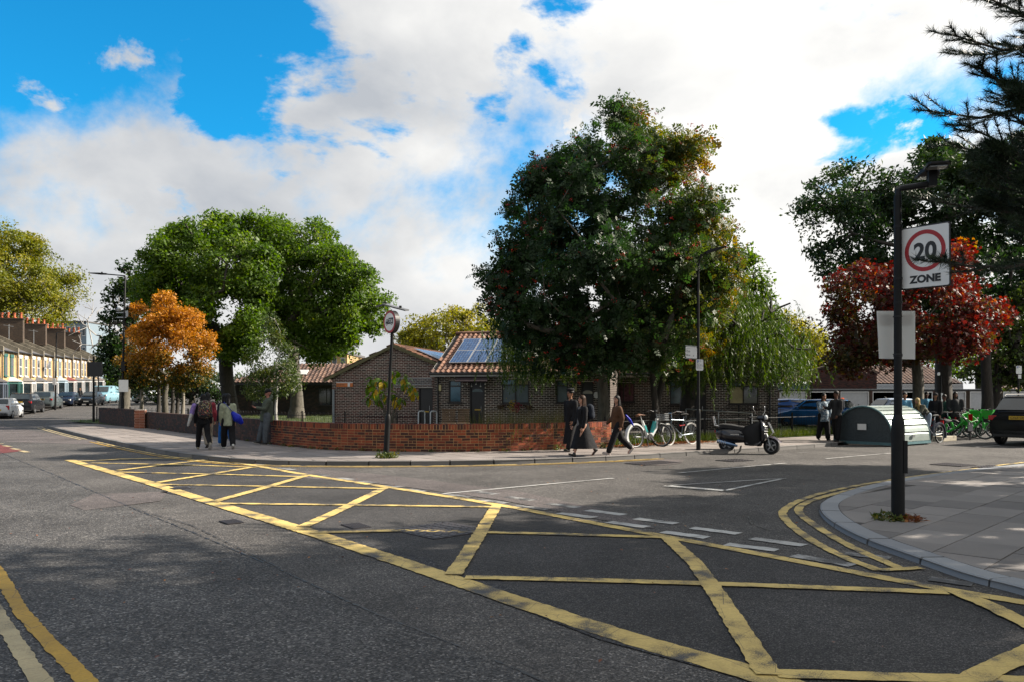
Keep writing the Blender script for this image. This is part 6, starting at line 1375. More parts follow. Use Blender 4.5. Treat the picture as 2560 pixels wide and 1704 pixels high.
# sign face
def sign_plate(parent, TL, TR, BL, th, mat_f, name='sign_plate', rim=None, back=None):
    TL, TR, BL = Vector(TL), Vector(TR), Vector(BL); ux = (TR - TL).normalized(); uy = (TL - BL).normalized(); w = (TR - TL).length; h = (TL - BL).length; nr = ux.cross(uy)
    r = 0.035; pts = []
    for cx, cy, a0 in ((w - r, r, -90), (w - r, h - r, 0), (r, h - r, 90), (r, r, 180)):
        for k in range(4): a = R(a0 + 30 * k); pts.append((cx + r * math.cos(a), cy + r * math.sin(a)))
    o = MB().prism(pts, BL, ux, uy, th).build(name, mat_f, parent, world=True); return o, (BL + nr * th, ux, uy, nr, w, h)
m_signwhite = M_('sign_white', (0.9, 0.9, 0.88), 0.45, 0.04); m_signred = M_('sign_red', (0.42, 0.008, 0.015), 0.4, 0.06); m_signblack = M_('sign_black', (0.012, 0.012, 0.013), 0.45)
def disc(parent, c, ux, uy, r0, r1, mat, name, d=0.002, n=40):
    c = Vector(c); ux = Vector(ux); uy = Vector(uy); nr = ux.cross(uy).normalized(); vs = []; fs = []
    for k in range(n): a = 2 * math.pi * k / n; e = ux * math.cos(a) + uy * math.sin(a); vs += [c + e * r0 + nr * d, c + e * r1 + nr * d]
    fs = [(2 * k, 2 * k + 1, (2 * k + 3) % (2 * n), (2 * k + 2) % (2 * n)) for k in range(n)]
    mb = MB().add(vs, fs)
    return mb.build(name, mat, parent, world=True)
zs = thing('zone_sign', 'white twenty zone sign with red ring on the black column', 'sign', P(2256, 724, 10.33))
pf, (o_, ux, uy, nr, w, h) = sign_plate(zs, P(2256, 575, 10.33), P(2375, 556, 9.82), P(2257, 724, 10.33), 0.02, m_signwhite)
mb = MB(); fr_ = 0.012
for a, b in (((0, 0), (w, 0)), ((0, h), (w, h)), ((0, 0), (0, h)), ((w, 0), (w, h))):
    p, q = o_ + ux * a[0] + uy * a[1] - nr * 0.012, o_ + ux * b[0] + uy * b[1] - nr * 0.012; mb.tube([p, q], 0.014, 6)
mb.build('rim', m_signblack, zs, world=True)
cc = o_ + ux * w * 0.5 + uy * h * 0.60; rr_ = w * 0.43
disc(zs, cc, ux, uy, rr_ * 0.80, rr_, m_signred, 'red_ring')
ft = Matrix((ux, uy, nr)).transposed().to_4x4()
text_mesh('20', rr_ * 1.12, m_signblack, zs, Matrix.Translation(cc - uy * rr_ * 0.40 + nr * 0.002) @ ft, align='CENTER', bold=0.010); text_mesh('ZONE', h * 0.165, m_signblack, zs, Matrix.Translation(o_ + ux * w * 0.5 + uy * h * 0.085 + nr * 0.002) @ ft, align='CENTER', bold=0.006, sx=1.12)
MB().box(o_ + ux * -0.04 + uy * h * 0.97 - nr * 0.03, (0.1, 0.03, 0.02)).box(o_ + ux * -0.04 + uy * h * 0.03 - nr * 0.03, (0.1, 0.03, 0.02)).build('brackets', m_dark_lamp, zs, world=True)
# white temporary notice fixed on the far side of the column, lit from behind
n = NT('corrugated_plastic'); n.set((0.8, 0.8, 0.78), 0.5); tr = n.N.new('ShaderNodeBsdfTranslucent'); tr.inputs[0].default_value = (0.75, 0.73, 0.68, 1); mx = n.N.new('ShaderNodeMixShader'); mx.inputs[0].default_value = 0.55; n.L.new(n.b.outputs[0], mx.inputs[1]); n.L.new(tr.outputs[0], mx.inputs[2]); n.L.new(mx.outputs[0], n.out.inputs[0]); m_corr = n.m
ws = thing('notice_board', 'blank white plastic notice strapped to the black column', 'notice', P(2198, 896, 10.47))
q = [P(2192, 778, 10.47), P(2288, 778, 10.47), P(2288, 897, 10.47), P(2198, 895, 10.47)]
mb = MB(); mb.add(q + [v + Vector((0, 0.006, 0)) for v in q], [(0, 1, 2, 3), (7, 6, 5, 4)] + [(i, (i + 1) % 4, 4 + (i + 1) % 4, 4 + i) for i in range(4)]); mb.build('sheet', m_corr, ws, world=True)
ar = M_('pale_orange_print', (0.62, 0.42, 0.22), 0.6); MB().prism([(0, 0), (0.45, 0), (0.45, 0.15), (0, 0.15)], P(2196, 815, 10.478), (1, 0, 0), (0, 0, 1), -0.002).build('printed_band', ar, ws, world=True)
MB().prism([(0, 0.06), (0.08, 0.12), (0.08, 0.08), (0.13, 0.08), (0.13, 0.04), (0.08, 0.04), (0.08, 0)], P(2202, 812, 10.482), (1, 0, 0), (0, 0, 1), -0.002).build('arrow', m_ink, ws, world=True)
mb = MB()
for py in (792, 884): c = P(2244, py, YZ); mb.lathe([(0.056, -0.006), (0.058, 0), (0.056, 0.006)], c, n=14)
mb.build('cable_tie', m_signblack, ws, world=True)
# --- lorry restriction post
pb = G(965, 1142, PZ); lp = column('sign_post', 'leaning dark post carrying the lorry weight limit sign', pb, 'sign post'); YP = pb.y; top = P(983, 782, YP) - pb; dirp = top.normalized()
at = lambda z: dirp * (z / dirp.z)
zz = lambda py: H + (Y0 - py) * YP / F - PZ
mb = MB(); mb.tube([at(0), at(zz(1052)), at(zz(1040)), at(zz(1034))], [0.072, 0.072, 0.064, 0.04], 16); mb.build('base_section', m_col, lp, smooth=True)
MB().tube([at(zz(1040)), at(zz(785))], [0.041, 0.038], 14).build('pole', m_col, lp, smooth=True)
hd = at(zz(783)); mb = MB(); mb.box(hd + Vector((0.0, 0, 0.0)), (0.12, 0.12, 0.1)); mb.build('bracket', m_dark_lamp, lp)
mb = MB(); A_ = P(944, 769, YP) - pb; B_ = P(963, 763, YP) - pb; C_ = P(990, 771, YP) - pb; D_ = P(1018, 778, YP) - pb; hw = Vector((0.03, 0.14, 0.02))
mb.loft([[p + hw, p + hw + Vector((0, 0, 0.035)), p - hw + Vector((0, 0, 0.035)), p - hw] for p in (A_, B_, C_, D_)]); mb.build('lantern', M_('weathered_lantern', (0.10, 0.105, 0.11), 0.45), lp)
mb = MB(); mb.cyl(B_ + Vector((0.01, 0, 0.03)), B_ + Vector((0.01, 0, 0.07)), 0.03, n=10); mb.cyl(P(1001, 770, YP) - pb, P(1001, 765, YP) - pb, 0.035, n=10); mb.build('photocell', m_dark_lamp, lp)
sg = thing('weight_limit_sign', 'round red ringed sign with black lorry and 7.5t', 'sign', P(978, 806, YP)); nr = Vector((-0.76, -0.65, 0.0)).normalized(); ux = Vector((-nr.y, nr.x, 0)).normalized(); ux = -ux if ux.x < 0 else ux; uy = Vector((0, 0, 1)); nr = ux.cross(uy)
cS = P(990, 806, YP) + nr * 0.19; rS = 0.283; back = cS - nr * 0.0
Rm = Matrix((ux, uy, nr)).transposed()
MB().lathe([(0.0, -0.13), (rS, -0.13), (rS, -0.004), (rS - 0.006, 0.0), (0, 0.0)], cS, n=40, rot=Rm).build('housing', m_signblack, sg, world=True)
disc(sg, cS, ux, uy, 0.0, rS * 0.81, m_signwhite, 'white_face', 0.002); disc(sg, cS, ux, uy, rS * 0.79, rS * 0.99, m_signred, 'red_ring', 0.004)
u_ = rS
lor = MB(); o0 = cS + nr * 0.004
lor.prism([(-0.12 * u_, -0.12 * u_), (0.62 * u_, -0.12 * u_), (0.62 * u_, 0.34 * u_), (-0.12 * u_, 0.34 * u_)], o0, ux, uy, 0.003); lor.prism([(-0.62 * u_, -0.12 * u_), (-0.17 * u_, -0.12 * u_), (-0.17 * u_, 0.22 * u_), (-0.30 * u_, 0.22 * u_), (-0.30 * u_, 0.04 * u_), (-0.50 * u_, 0.04 * u_), (-0.62 * u_, 0.0)], o0, ux, uy, 0.003)
lor.prism([(-0.50 * u_, 0.22 * u_), (-0.30 * u_, 0.22 * u_), (-0.30 * u_, 0.18 * u_), (-0.46 * u_, 0.18 * u_), (-0.56 * u_, 0.02 * u_), (-0.62 * u_, 0.02 * u_)], o0, ux, uy, 0.003); lor.prism([(-0.62 * u_, -0.2 * u_), (0.62 * u_, -0.2 * u_), (0.62 * u_, -0.13 * u_), (-0.62 * u_, -0.13 * u_)], o0, ux, uy, 0.003)
lor.build('lorry_symbol', m_signblack, sg, world=True)
for wx in (-0.42, 0.36): disc(sg, cS + ux * wx * u_ - uy * 0.21 * u_, ux, uy, 0.0, 0.105 * u_, m_signblack, 'wheel_symbol', 0.009, 16); disc(sg, cS + ux * wx * u_ - uy * 0.21 * u_, ux, uy, 0.0, 0.06 * u_, m_signwhite, 'wheel_hub', 0.0105, 14)
text_mesh('7.5t', 0.40 * u_, m_signwhite, sg, Matrix.Translation(cS + ux * 0.25 * u_ - uy * 0.06 * u_ + nr * 0.008) @ Rm.to_4x4(), align='CENTER', bold=0.002, sx=0.92)
# --- tall street lamp on the left and Osborne Road lamp
lb_ = G(306, 1062, PZ); YL = lb_.y; sl = column('street_lamp', 'tall dark street lamp with long flat arm beside the brick pier', lb_); zz = lambda py: H + (Y0 - py) * YL / F - PZ
tx = (313 - 306) * YL / F
mb = MB(); mb.tube([(0, 0, 0), (0, 0, 1.35), (0, 0, 1.42)], [0.09, 0.085, 0.06], 14); mb.build('base_section', m_col, sl, smooth=True)
MB().tube([(0, 0, 1.35), (tx, 0, zz(695)), (tx - 0.05, 0, zz(690))], [0.058, 0.045, 0.04], 12).build('pole', m_col, sl, smooth=True)
al = (313 - 222) * YL / F; zt = zz(690)
MB().tube([(tx, 0, zt), (tx - 0.9, 0, zt + 0.08), (tx - 1.05, 0, zt + 0.08)], 0.03, 8).build('lamp_arm', m_col, sl); MB().loft([[Vector((tx - 0.95, s * 0.07, zt + 0.06 + z)) for s, z in ((-1, 0), (1, 0), (1, 0.07), (-1, 0.07))], [Vector((tx - 1.3, s * 0.12, zt + 0.07 + z)) for s, z in ((-1, 0), (1, 0), (1, 0.08), (-1, 0.08))], [Vector((tx - al, s * 0.08, zt + 0.13 + z)) for s, z in ((-1, 0), (1, 0), (1, 0.03), (-1, 0.03))]]).build('lantern', m_dark_lamp, sl)
mb = MB(); mb.cyl((tx - 1.2, 0, zt + 0.14), (tx - 1.2, 0, zt + 0.2), 0.04, n=8); mb.build('photocell', m_dark_lamp, sl)
ct = MB(); ct.box((tx - 0.18, 0, zz(782)), (0.55, 0.05, 0.05)); ct.box((tx - 0.18, 0, zz(794)), (0.5, 0.05, 0.05)); ct.lathe([(0.0, -0.1), (0.1, -0.06), (0.12, 0.05), (0.05, 0.12)], (tx - 0.34, 0, zz(775)), n=10); ct.box((tx + 0.12, 0, zz(785)), (0.12, 0.14, 0.3)); ct.build('camera_bracket', steel, sl)
ct = MB(); ct.box((tx * 0.4 + 0.02, 0, zz(915)), (0.22, 0.2, 0.5)); ct.build('control_box', m_dark_lamp, sl)
wsg = thing('road_sign', 'plain white sign panel low on the tall left street lamp', 'sign', P(309, 978, YL - 0.1)); pf, _ = sign_plate(wsg, P(297, 948, YL - 0.12), P(321, 948, YL - 0.10), P(297, 978, YL - 0.12), 0.015, m_signwhite)
pb2 = G(234, 1054, PZ); t = column('sign_post', 'short dark post with square black sign back near the terrace road', pb2, 'sign post'); zz = lambda py: H + (Y0 - py) * pb2.y / F - PZ
MB().tube([(0, 0, 0), (0, 0, zz(890))], [0.07, 0.05], 10).build('pole', m_col, t); MB().box((0.12, -0.1, zz(922)), (0.85, 0.12, 0.85)).build('sign_box', m_signblack, t)
far = thing('street_lamp', 'slim far street lamp rising before the terrace fronts', 'street lamp', (P(130, 1000, 72).x + 0.3, 72, hz(72)));
MB().tube([(0, 0, 0), (0.1, 0, 6.9)], [0.09, 0.05], 8).build('pole', m_col, far); MB().tube([(0.1, 0, 6.9), (1.3, 0.2, 7.05), (2.2, 0.3, 7.15)], [0.04, 0.04, 0.06], 8, flat=0.5).build('lantern', m_dark_lamp, far); MB().box((-0.05, -0.08, 2.6), (0.3, 0.03, 0.6)).build('small_sign', m_signwhite, far)
far = thing('street_lamp', 'second far street lamp further along the terrace', 'street lamp', (P(246, 1000, 86).x, 86, hz(86))); MB().tube([(0, 0, 0), (0, 0, 6.9)], [0.09, 0.05], 8).build('pole', m_col, far); MB().tube([(0, 0, 6.9), (0.8, 0.2, 7.05), (1.4, 0.3, 7.1)], [0.04, 0.04, 0.06], 8, flat=0.5).build('lantern', m_dark_lamp, far)
ob = G(1746, 1124, PZ); ol = column('street_lamp', 'black street lamp with curved neck carrying the street name plate', ob); YO = ob.y; zz = lambda py: H + (Y0 - py) * YO / F - PZ
MB().tube([(0, 0, 0), (0, 0, zz(1035)), (0, 0, zz(1024)), (0, 0, zz(1020))], [0.062, 0.062, 0.055, 0.035], 16).build('base_section', m_col, ol, smooth=True)
MB().tube([(0, 0, zz(1024)), (-0.01, 0, zz(680)), (0.02, 0, zz(650)), (0.10, 0, zz(637)), (0.25, 0, zz(630))], [0.042, 0.036, 0.034, 0.032, 0.03], 12).build('pole', m_col, ol, smooth=True)
MB().loft([[Vector((0.2, s * 0.06, zz(633) + z)) for s, z in ((-1, -0.04), (1, -0.04), (1, 0.05), (-1, 0.05))], [Vector((0.36, s * 0.12, zz(629) + z)) for s, z in ((-1, -0.03), (1, -0.03), (1, 0.06), (-1, 0.06))], [Vector((0.80, s * 0.10, zz(618) + z)) for s, z in ((-1, 0.0), (1, 0.0), (1, 0.03), (-1, 0.03))]]).build('lantern', m_dark_lamp, ol); MB().cyl((0.36, 0, zz(629) + 0.05), (0.36, 0, zz(629) + 0.1), 0.03, n=8).build('photocell', m_dark_lamp, ol)
on = thing('street_name_sign', 'white Osborne Road street name plate on the curved lamp column', 'sign', P(1714, 893, YO - 0.06)); pf, (o_, ux, uy, nr, w, h) = sign_plate(on, P(1714, 864.5, YO - 0.10), P(1742, 866.5, YO - 0.02), P(1714, 893, YO - 0.10), 0.012, m_signwhite); ft = Matrix((ux, uy, nr)).transposed().to_4x4()
for s, z, t_, sz in ((0.05, 0.50, 'Osborne', 0.088), (0.05, 0.17, 'Road', 0.088), (0.64, 0.17, 'E9', 0.045)): text_mesh(t_, sz, m_ink, on, Matrix.Translation(o_ + ux * w * s + uy * h * z + nr * 0.001) @ ft, sx=0.78)
text_mesh('London Borough of Hackney', 0.026, M_('sign_grey', (0.3, 0.3, 0.32), 0.5), on, Matrix.Translation(o_ + ux * w * 0.07 + uy * h * 0.84 + nr * 0.001) @ ft, sx=0.8)
MB().tube([P(1713, 863, YO - 0.1), P(1746, 865, YO)], 0.012, 6).tube([P(1713, 894.5, YO - 0.1), P(1746, 896, YO)], 0.012, 6).build('frame_rail', steel, on, world=True)
def parking_sign(label, TL, TR, BL, lines):
    s = thing('parking_sign', label, 'sign', BL); pf, (o_, ux, uy, nr, w, h) = sign_plate(s, TL, TR, BL, 0.008, m_signwhite); ft = Matrix((ux, uy, nr)).transposed().to_4x4()
    MB().prism([(0, 0), (w * 0.24, 0), (w * 0.24, h * 0.2), (0, h * 0.2)], o_ + ux * w * 0.12 + uy * h * 0.75, ux, uy, 0.002).build('blue_square', blue_paint, s, world=True); text_mesh('P', h * 0.2, m_signwhite, s, Matrix.Translation(o_ + ux * w * 0.17 + uy * h * 0.775 + nr * 0.0025) @ ft)
    for k, t_ in enumerate(lines): text_mesh(t_, h * 0.075, m_ink, s, Matrix.Translation(o_ + ux * w * (0.42 if k < 2 else 0.1) + uy * h * (0.88 - 0.095 * k) + nr * 0.001) @ ft, sx=0.85)
parking_sign('white permit parking plate below the Osborne Road name plate', P(1740, 897, YO - 0.06), P(1758, 897, YO - 0.06), P(1740, 925, YO - 0.06), ['Permit', 'holders', 'only', 'Mon - Fri', '8.30 am - 6.30 pm', 'Hackney Wick events', 'Mon - Sat', '8.30 am - 8.30 pm'])
# parking sign posts on the right
for (bx, by, ty, label, wpx) in ((2352, 1000, 940, 'small blue and white parking plate on a thin post by the crowd', None), (2546, 1000, 912, 'white parking plate on a black post behind the dark car', None)):
    Yq = 33.0; b = P(bx, 1000, Yq); t = thing('sign_post', 'thin black post ' + ('standing in the crowd behind the hangar' if bx < 2400 else 'standing behind the dark car'), 'sign post', (b.x, Yq, 0.02)); zt = H + (Y0 - ty) * Yq / F
    MB().tube([(0, 0, 0), (0, 0, zt)], 0.036, 10).build('pole', m_col, t)
    if bx < 2400: parking_sign(label, P(2343, 929, Yq - 0.05), P(2350, 929, Yq - 0.05), P(2343, 937, Yq - 0.05), []); MB().box((0.02, -0.05, H + (Y0 - 992) * Yq / F - 0.02), (0.07, 0.02, 0.36)).build('sticker', m_signwhite, t)
    else: parking_sign(label, P(2540, 913, Yq - 0.05), P(2554, 913, Yq - 0.05), P(2540, 933, Yq - 0.05), ['Permit', 'holders', 'Mon - Fri']); MB().box((0.02, -0.05, H + (Y0 - 941) * Yq / F), (0.12, 0.02, 0.16)).build('small_plate', m_signwhite, t)
# --- railings: each upright a part
def railing(label, line, z, h, spacing, hoops=False, lim=290, posts=2.4, r=0.007):
    line = densify(line, 0.02); b = line[len(line) // 2]; t = thing('railing', label, 'railing', (b.x, b.y, z)); ln = [0]
    for p, q in zip(line[:-1], line[1:]): ln.append(ln[-1] + (q - p).length)
    def at(s): i = min(int(np.searchsorted(ln, s)), len(line) - 1); return line[i]
    tot = ln[-1]; me_ = MB(); 
    if hoops: me_.tube([(0, 0, 0.06), (0, 0, h - 0.05), (0.02, 0, h - 0.005), (0.055, 0, h + 0.015), (0.09, 0, h - 0.005), (0.11, 0, h - 0.05), (0.11, 0, 0.06)], r, 5)
    else: me_.tube([(0, 0, 0.03), (0, 0, h)], r, 5)
    me_ = me_.mesh('upright', m_col); n_ = int(tot / spacing); rest = MB(); src = [v.co.copy() for v in me_.vertices]; sf = [tuple(p.vertices) for p in me_.polygons]
    for k in range(n_):
        p = at(k * spacing); q = at(min(tot, k * spacing + 0.3)); rz = math.atan2(q.y - p.y, q.x - p.x); Mw = Matrix.Translation((p.x, p.y, z)) @ Matrix.Rotation(rz, 4, 'Z')
        if k < lim: place(me_, 'upright', t, Mw)
        else: rest.add([Mw @ v for v in src], sf)
    if rest.v: o = rest.build('far_uprights', m_col, t, world=True); o['kind'] = 'stuff'
    for zz_ in (0.1, h - 0.12): MB().tube([Vector((p.x, p.y, z + zz_)) for p in line[::25] + [line[-1]]], 0.009, 4).build('rail', m_col, t, world=True)
    for k in range(int(tot / posts) + 1): p = at(min(tot, k * posts)); MB().box((p.x, p.y, z + h / 2 + 0.03), (0.05, 0.05, h + 0.06)).build('post', m_col, t, world=True)
    return t
railing('plain black railing behind the bicycles and the scooter', offset(rail_line, 0.25), PZ, 0.86, 0.105, lim=160)
lawn_rail = [Vector(((px - 1280) * Y / F, Y, 0)) for px, Y in ((470, 38), (620, 34), (760, 31.5), (900, 29.8), (1090, 28.5))]
railing('hooped low black railing along the lawn behind the leaning man', lawn_rail, 0.13, 0.86, 0.22, True, 200)
railing('far hooped railing round the lawn trees', [Vector((-24.5, 47, 0)), Vector((-18, 45, 0)), Vector((-15.5, 39.5, 0)), Vector(((470 - 1280) * 38 / F, 38, 0))], 0.13, 0.8, 0.3, True, 80)
railing('dark railing with gate posts before the shaded bungalow door', [Vector(((px - 1280) * Y / F, Y, 0)) for px, Y in ((1540, 30.5), (1720, 30.0), (1960, 31.0))], 0.14, 1.1, 0.12, False, 120)
# ramp handrails towards the bungalow
for k, (p0, p1) in enumerate((((1715, 1021, 29.6), (1880, 1032, 28.6)), ((1725, 1044, 29.6), (1905, 1051, 28.6)))):
    t = thing('handrail', 'upper tubular ramp handrail near the bungalow door' if k == 0 else 'lower tubular ramp handrail near the bungalow door', 'handrail', P(p0[0], 1060, p0[2])); MB().tube([P(*p0), P(*p1)], 0.02, 8).build('rail', steel, t, world=True)
    for f in (0.0, 0.5, 1.0):
        p = P(*p0).lerp(P(*p1), f); MB().tube([p, Vector((p.x, p.y, 0.14))], 0.018, 6).build('post', steel, t, world=True)
# --- cycle hoops behind the wall, benches, planters
for k, (xa, xb) in enumerate(((1046, 1061), (1076, 1091))):
    Yh = 25.2; pa, pb_ = P(xa, 1000, Yh), P(xb, 1000, Yh); zt = H + (Y0 - 1027) * Yh / F; t = thing('cycle_hoop', 'plain steel cycle hoop behind the wall, ' + ('nearer the lorry sign' if k == 0 else 'nearer the wooden bench'), 'cycle hoop', (pa.x, Yh, 0.13)); MB().tube([(pa.x, Yh, 0.13), (pa.x, Yh, zt - 0.04), (pa.x + 0.03, Yh, zt), (pb_.x - 0.03, Yh + 0.1, zt), (pb_.x, Yh + 0.1, zt - 0.04), (pb_.x, Yh + 0.1, 0.13)], 0.025, 10).build('hoop', steel, t, world=True, smooth=True)
m_wood = M_('weathered_wood', (0.16, 0.105, 0.06), 0.8, 0.3, 8.0)
for k, (xa, xb) in enumerate(((1104, 1138), (1144, 1172))):
    Yh = 32.2; pa, pb_ = P(xa, 1000, Yh).x, P(xb, 1000, Yh).x; zt = H + (Y0 - 1024) * Yh / F; t = thing('wooden_bench', 'slatted wooden bench by the bungalow front, ' + ('beside the cycle hoop' if k == 0 else 'below the porch hood'), 'bench', ((pa + pb_) / 2, Yh, 0.14)); nS = 9
    for q in range(nS): MB().box((pa + (pb_ - pa) * (q + 0.5) / nS, Yh + 0.2, (zt + 0.55) / 2), ((pb_ - pa) / nS * 0.7, 0.02, zt - 0.55)).build('back_slat', m_wood, t, world=True)
    for zz_ in (zt + 0.02, 0.55): MB().box(((pa + pb_) / 2, Yh + 0.2, zz_), (pb_ - pa + 0.06, 0.045, 0.05)).build('back_rail', m_wood, t, world=True)
    for q in range(4): MB().box(((pa + pb_) / 2, Yh - 0.22 + q * 0.115, 0.54), (pb_ - pa + 0.04, 0.1, 0.025)).build('seat_slat', m_wood, t, world=True)
    for x in (pa, pb_):
        for y in (-0.22, 0.2): MB().box((x, Yh + y, 0.34), (0.05, 0.05, 0.4)).build('leg', m_wood, t, world=True)
# --- cycle hangar
HA = Vector((0.8, 0.6, 0)); HB = Vector((-0.6, 0.8, 0)); hb = G(2232, 1116); HL, HWd, HH = 2.45, 2.05, 1.30
hg = thing('cycle_hangar', 'green ribbed half round steel cycle hangar at the kerb', 'cycle hangar', (hb.x, hb.y, 0.0), math.atan2(HA.y, HA.x))
m_hgreen = M_('hangar_green', (0.40, 0.47, 0.44), 0.36, 0.12, 3.0, metal=0.45); m_hframe = M_('hangar_frame', (0.10, 0.20, 0.22), 0.45, 0.15); 
n = NT('perforated_mesh'); co = n.coord('Object', (1, 1, 1)); vv = n.voro(42, co); n.set(n.mix(n.math('LESS_THAN', vv, 0.38), (0.055, 0.075, 0.085), (0.008, 0.010, 0.012)), 0.6); n.bump(vv, 0.4, 0.004); m_mesh = n.m
def arch(s, off=0.0):      # profile: y across 0..HWd, z up
    a = math.pi * s; return (HWd / 2 - (HWd / 2 + off) * math.cos(a), 0.10 + (HH - 0.10 + off) * math.sin(a) ** 0.82)
NS = 15
for k in range(NS):
    s0, s1 = k / NS, (k + 1) / NS; a = [arch(s0 + 0.004), arch(s0 + 0.006, 0.02), arch((s0 + s1) / 2, 0.012), arch(s1 - 0.012, 0.008), arch(s1 - 0.004, -0.012)]
    MB().loft([[Vector((x, y, z)) for (y, z) in a] for x in (0.02, HL - 0.02)], cap=False, closed=False).build('roof_rib', m_hgreen, hg)
for x in (0.0, HL):
    pts = [arch(i / 24) for i in range(25)]; MB().prism(pts, (x + (0.03 if x == 0 else -0.05), 0, 0), (0, 1, 0), (0, 0, 1), 0.012).build('end_panel', m_mesh, hg)
    MB().tube([(x, *p) for p in pts], 0.032, 8).build('end_frame', m_hframe, hg); MB().box((x, HWd / 2, 0.085), (0.07, HWd + 0.06, 0.09)).build('base_rail', m_hframe, hg)
MB().box((HL / 2, -0.01, 0.09), (HL, 0.06, 0.08)).build('base_rail', m_hframe, hg); MB().box((HL / 2, HWd + 0.01, 0.09), (HL, 0.06, 0.08)).build('base_rail', m_hframe, hg)
for x in (0.08, HL - 0.08):
    for y in (0.06, HWd - 0.06): MB().box((x, y, 0.03), (0.08, 0.08, 0.08)).build('foot', steel, hg)
MB().box((-0.045, HWd * 0.5, 0.62), (0.02, 0.30, 0.20)).build('label_plate', m_signwhite, hg); MB().box((HL * 0.5, -0.05, 0.32), (0.16, 0.05, 0.08)).build('lock', steel, hg)
# kerb block beside the hire bikes
kb = G(2345, 1102); t = thing('concrete_block', 'pale concrete kerb block beside the toppled hire bike', 'block', (kb.x, kb.y, 0), math.atan2(0.6, 0.8)); MB().box((0.5, 0, 0.09), (1.15, 0.34, 0.18)).build('block', M_('pale_concrete', (0.42, 0.38, 0.29), 0.85, 0.2, 6.0), t, bevel=0.015)
# ================================================================== vehicles
def wheel(parent, c, r, w, mat_rim, spokes=5, name='wheel', rim_r=0.66, axis='Y', steer=0.0):
    """tyre with rim as sub-part; wheel lies in local x-z plane"""
    rot = Matrix.Rotation(steer, 3, 'Z'); c = Vector(c); n = 24
    prof = [(r * rim_r, -w / 2), (r * 0.93, -w / 2), (r, -w * 0.36), (r, w * 0.36), (r * 0.93, w / 2), (r * rim_r, w / 2), (r * rim_r, -w / 2)]
    def lathe(mb, prof):
        vs = []; fs = []
        for (rr, h) in prof:
            for k in range(n): a = 2 * math.pi * k / n; vs.append(c + rot @ Vector((rr * math.cos(a), h, rr * math.sin(a))))
        for i in range(len(prof) - 1):
            for k in range(n): a = i * n + k; b = i * n + (k + 1) % n; fs.append((a, b, b + n, a + n))
        mb.add(vs, fs)
    mb = MB(); lathe(mb, prof); t = mb.build(name, rubber, parent, smooth=True)
    mb = MB(); lathe(mb, [(r * rim_r, -w * 0.42), (r * rim_r * 0.92, -w * 0.44), (r * rim_r * 0.88, -w * 0.2), (r * rim_r * 0.88, w * 0.2), (r * rim_r * 0.92, w * 0.44), (r * rim_r, w * 0.42)])
    for k in range(spokes):
        a = 2 * math.pi * k / spokes + 0.3; d = rot @ Vector((math.cos(a), 0, math.sin(a))); s = rot @ Vector((-math.sin(a), 0, math.cos(a))); nn = rot @ Vector((0, 1, 0))
        for side in (-1, 1): mb.add([c + d * r * 0.08 + s * r * 0.11 + nn * side * w * 0.40, c + d * r * rim_r * 0.93 + s * r * 0.07 + nn * side * w * 0.38, c + d * r * rim_r * 0.93 - s * r * 0.07 + nn * side * w * 0.38, c + d * r * 0.08 - s * r * 0.11 + nn * side * w * 0.40], [(0, 1, 2, 3)])
    lathe(mb, [(0.0, -w * 0.42), (r * 0.16, -w * 0.42), (r * 0.16, w * 0.42), (0.0, w * 0.42)]); o = mb.build('rim', mat_rim, None, smooth=False); o.parent = t
    mb = MB(); lathe(mb, [(0.0, 0.0), (r * rim_r * 0.9, 0.0)]); o = mb.build('brake_disc', black_paint, None); o.parent = t
    return t
m_alloy = M_('alloy', (0.42, 0.43, 0.44), 0.3, metal=0.8); m_tail = M_('tail_light_red', (0.40, 0.008, 0.012), 0.2); m_head = M_('head_light', (0.65, 0.67, 0.68), 0.12); m_trim = M_('car_trim_black', (0.014, 0.014, 0.015), 0.5)
m_plate_y = M_('rear_plate_yellow', (0.62, 0.38, 0.02), 0.5, 0.04); m_plate_w = M_('front_plate_white', (0.62, 0.62, 0.58), 0.5, 0.04)
CARS = {  # L, W, ground clearance, belt, roof, x of: bonnet end, screen top, roof end, rear bottom ; wheel r
    'hatch': dict(L=3.75, W=1.68, gc=0.2, bon=0.90, belt=0.95, roof=1.47, xs=(0.98, 0.35, -1.25, -1.72), r=0.31, wb=2.45),
    'suv': dict(L=4.45, W=1.92, gc=0.26, bon=1.02, belt=1.08, roof=1.66, xs=(1.0, 0.35, -1.65, -2.08), r=0.37, wb=2.7),
    'estate': dict(L=4.6, W=1.8, gc=0.19, bon=0.88, belt=0.95, roof=1.46, xs=(1.0, 0.25, -1.75, -2.15), r=0.33, wb=2.7),
    'van': dict(L=4.9, W=1.95, gc=0.24, bon=1.15, belt=1.18, roof=2.02, xs=(1.65, 1.0, -2.3, -2.4), r=0.34, wb=3.0)}
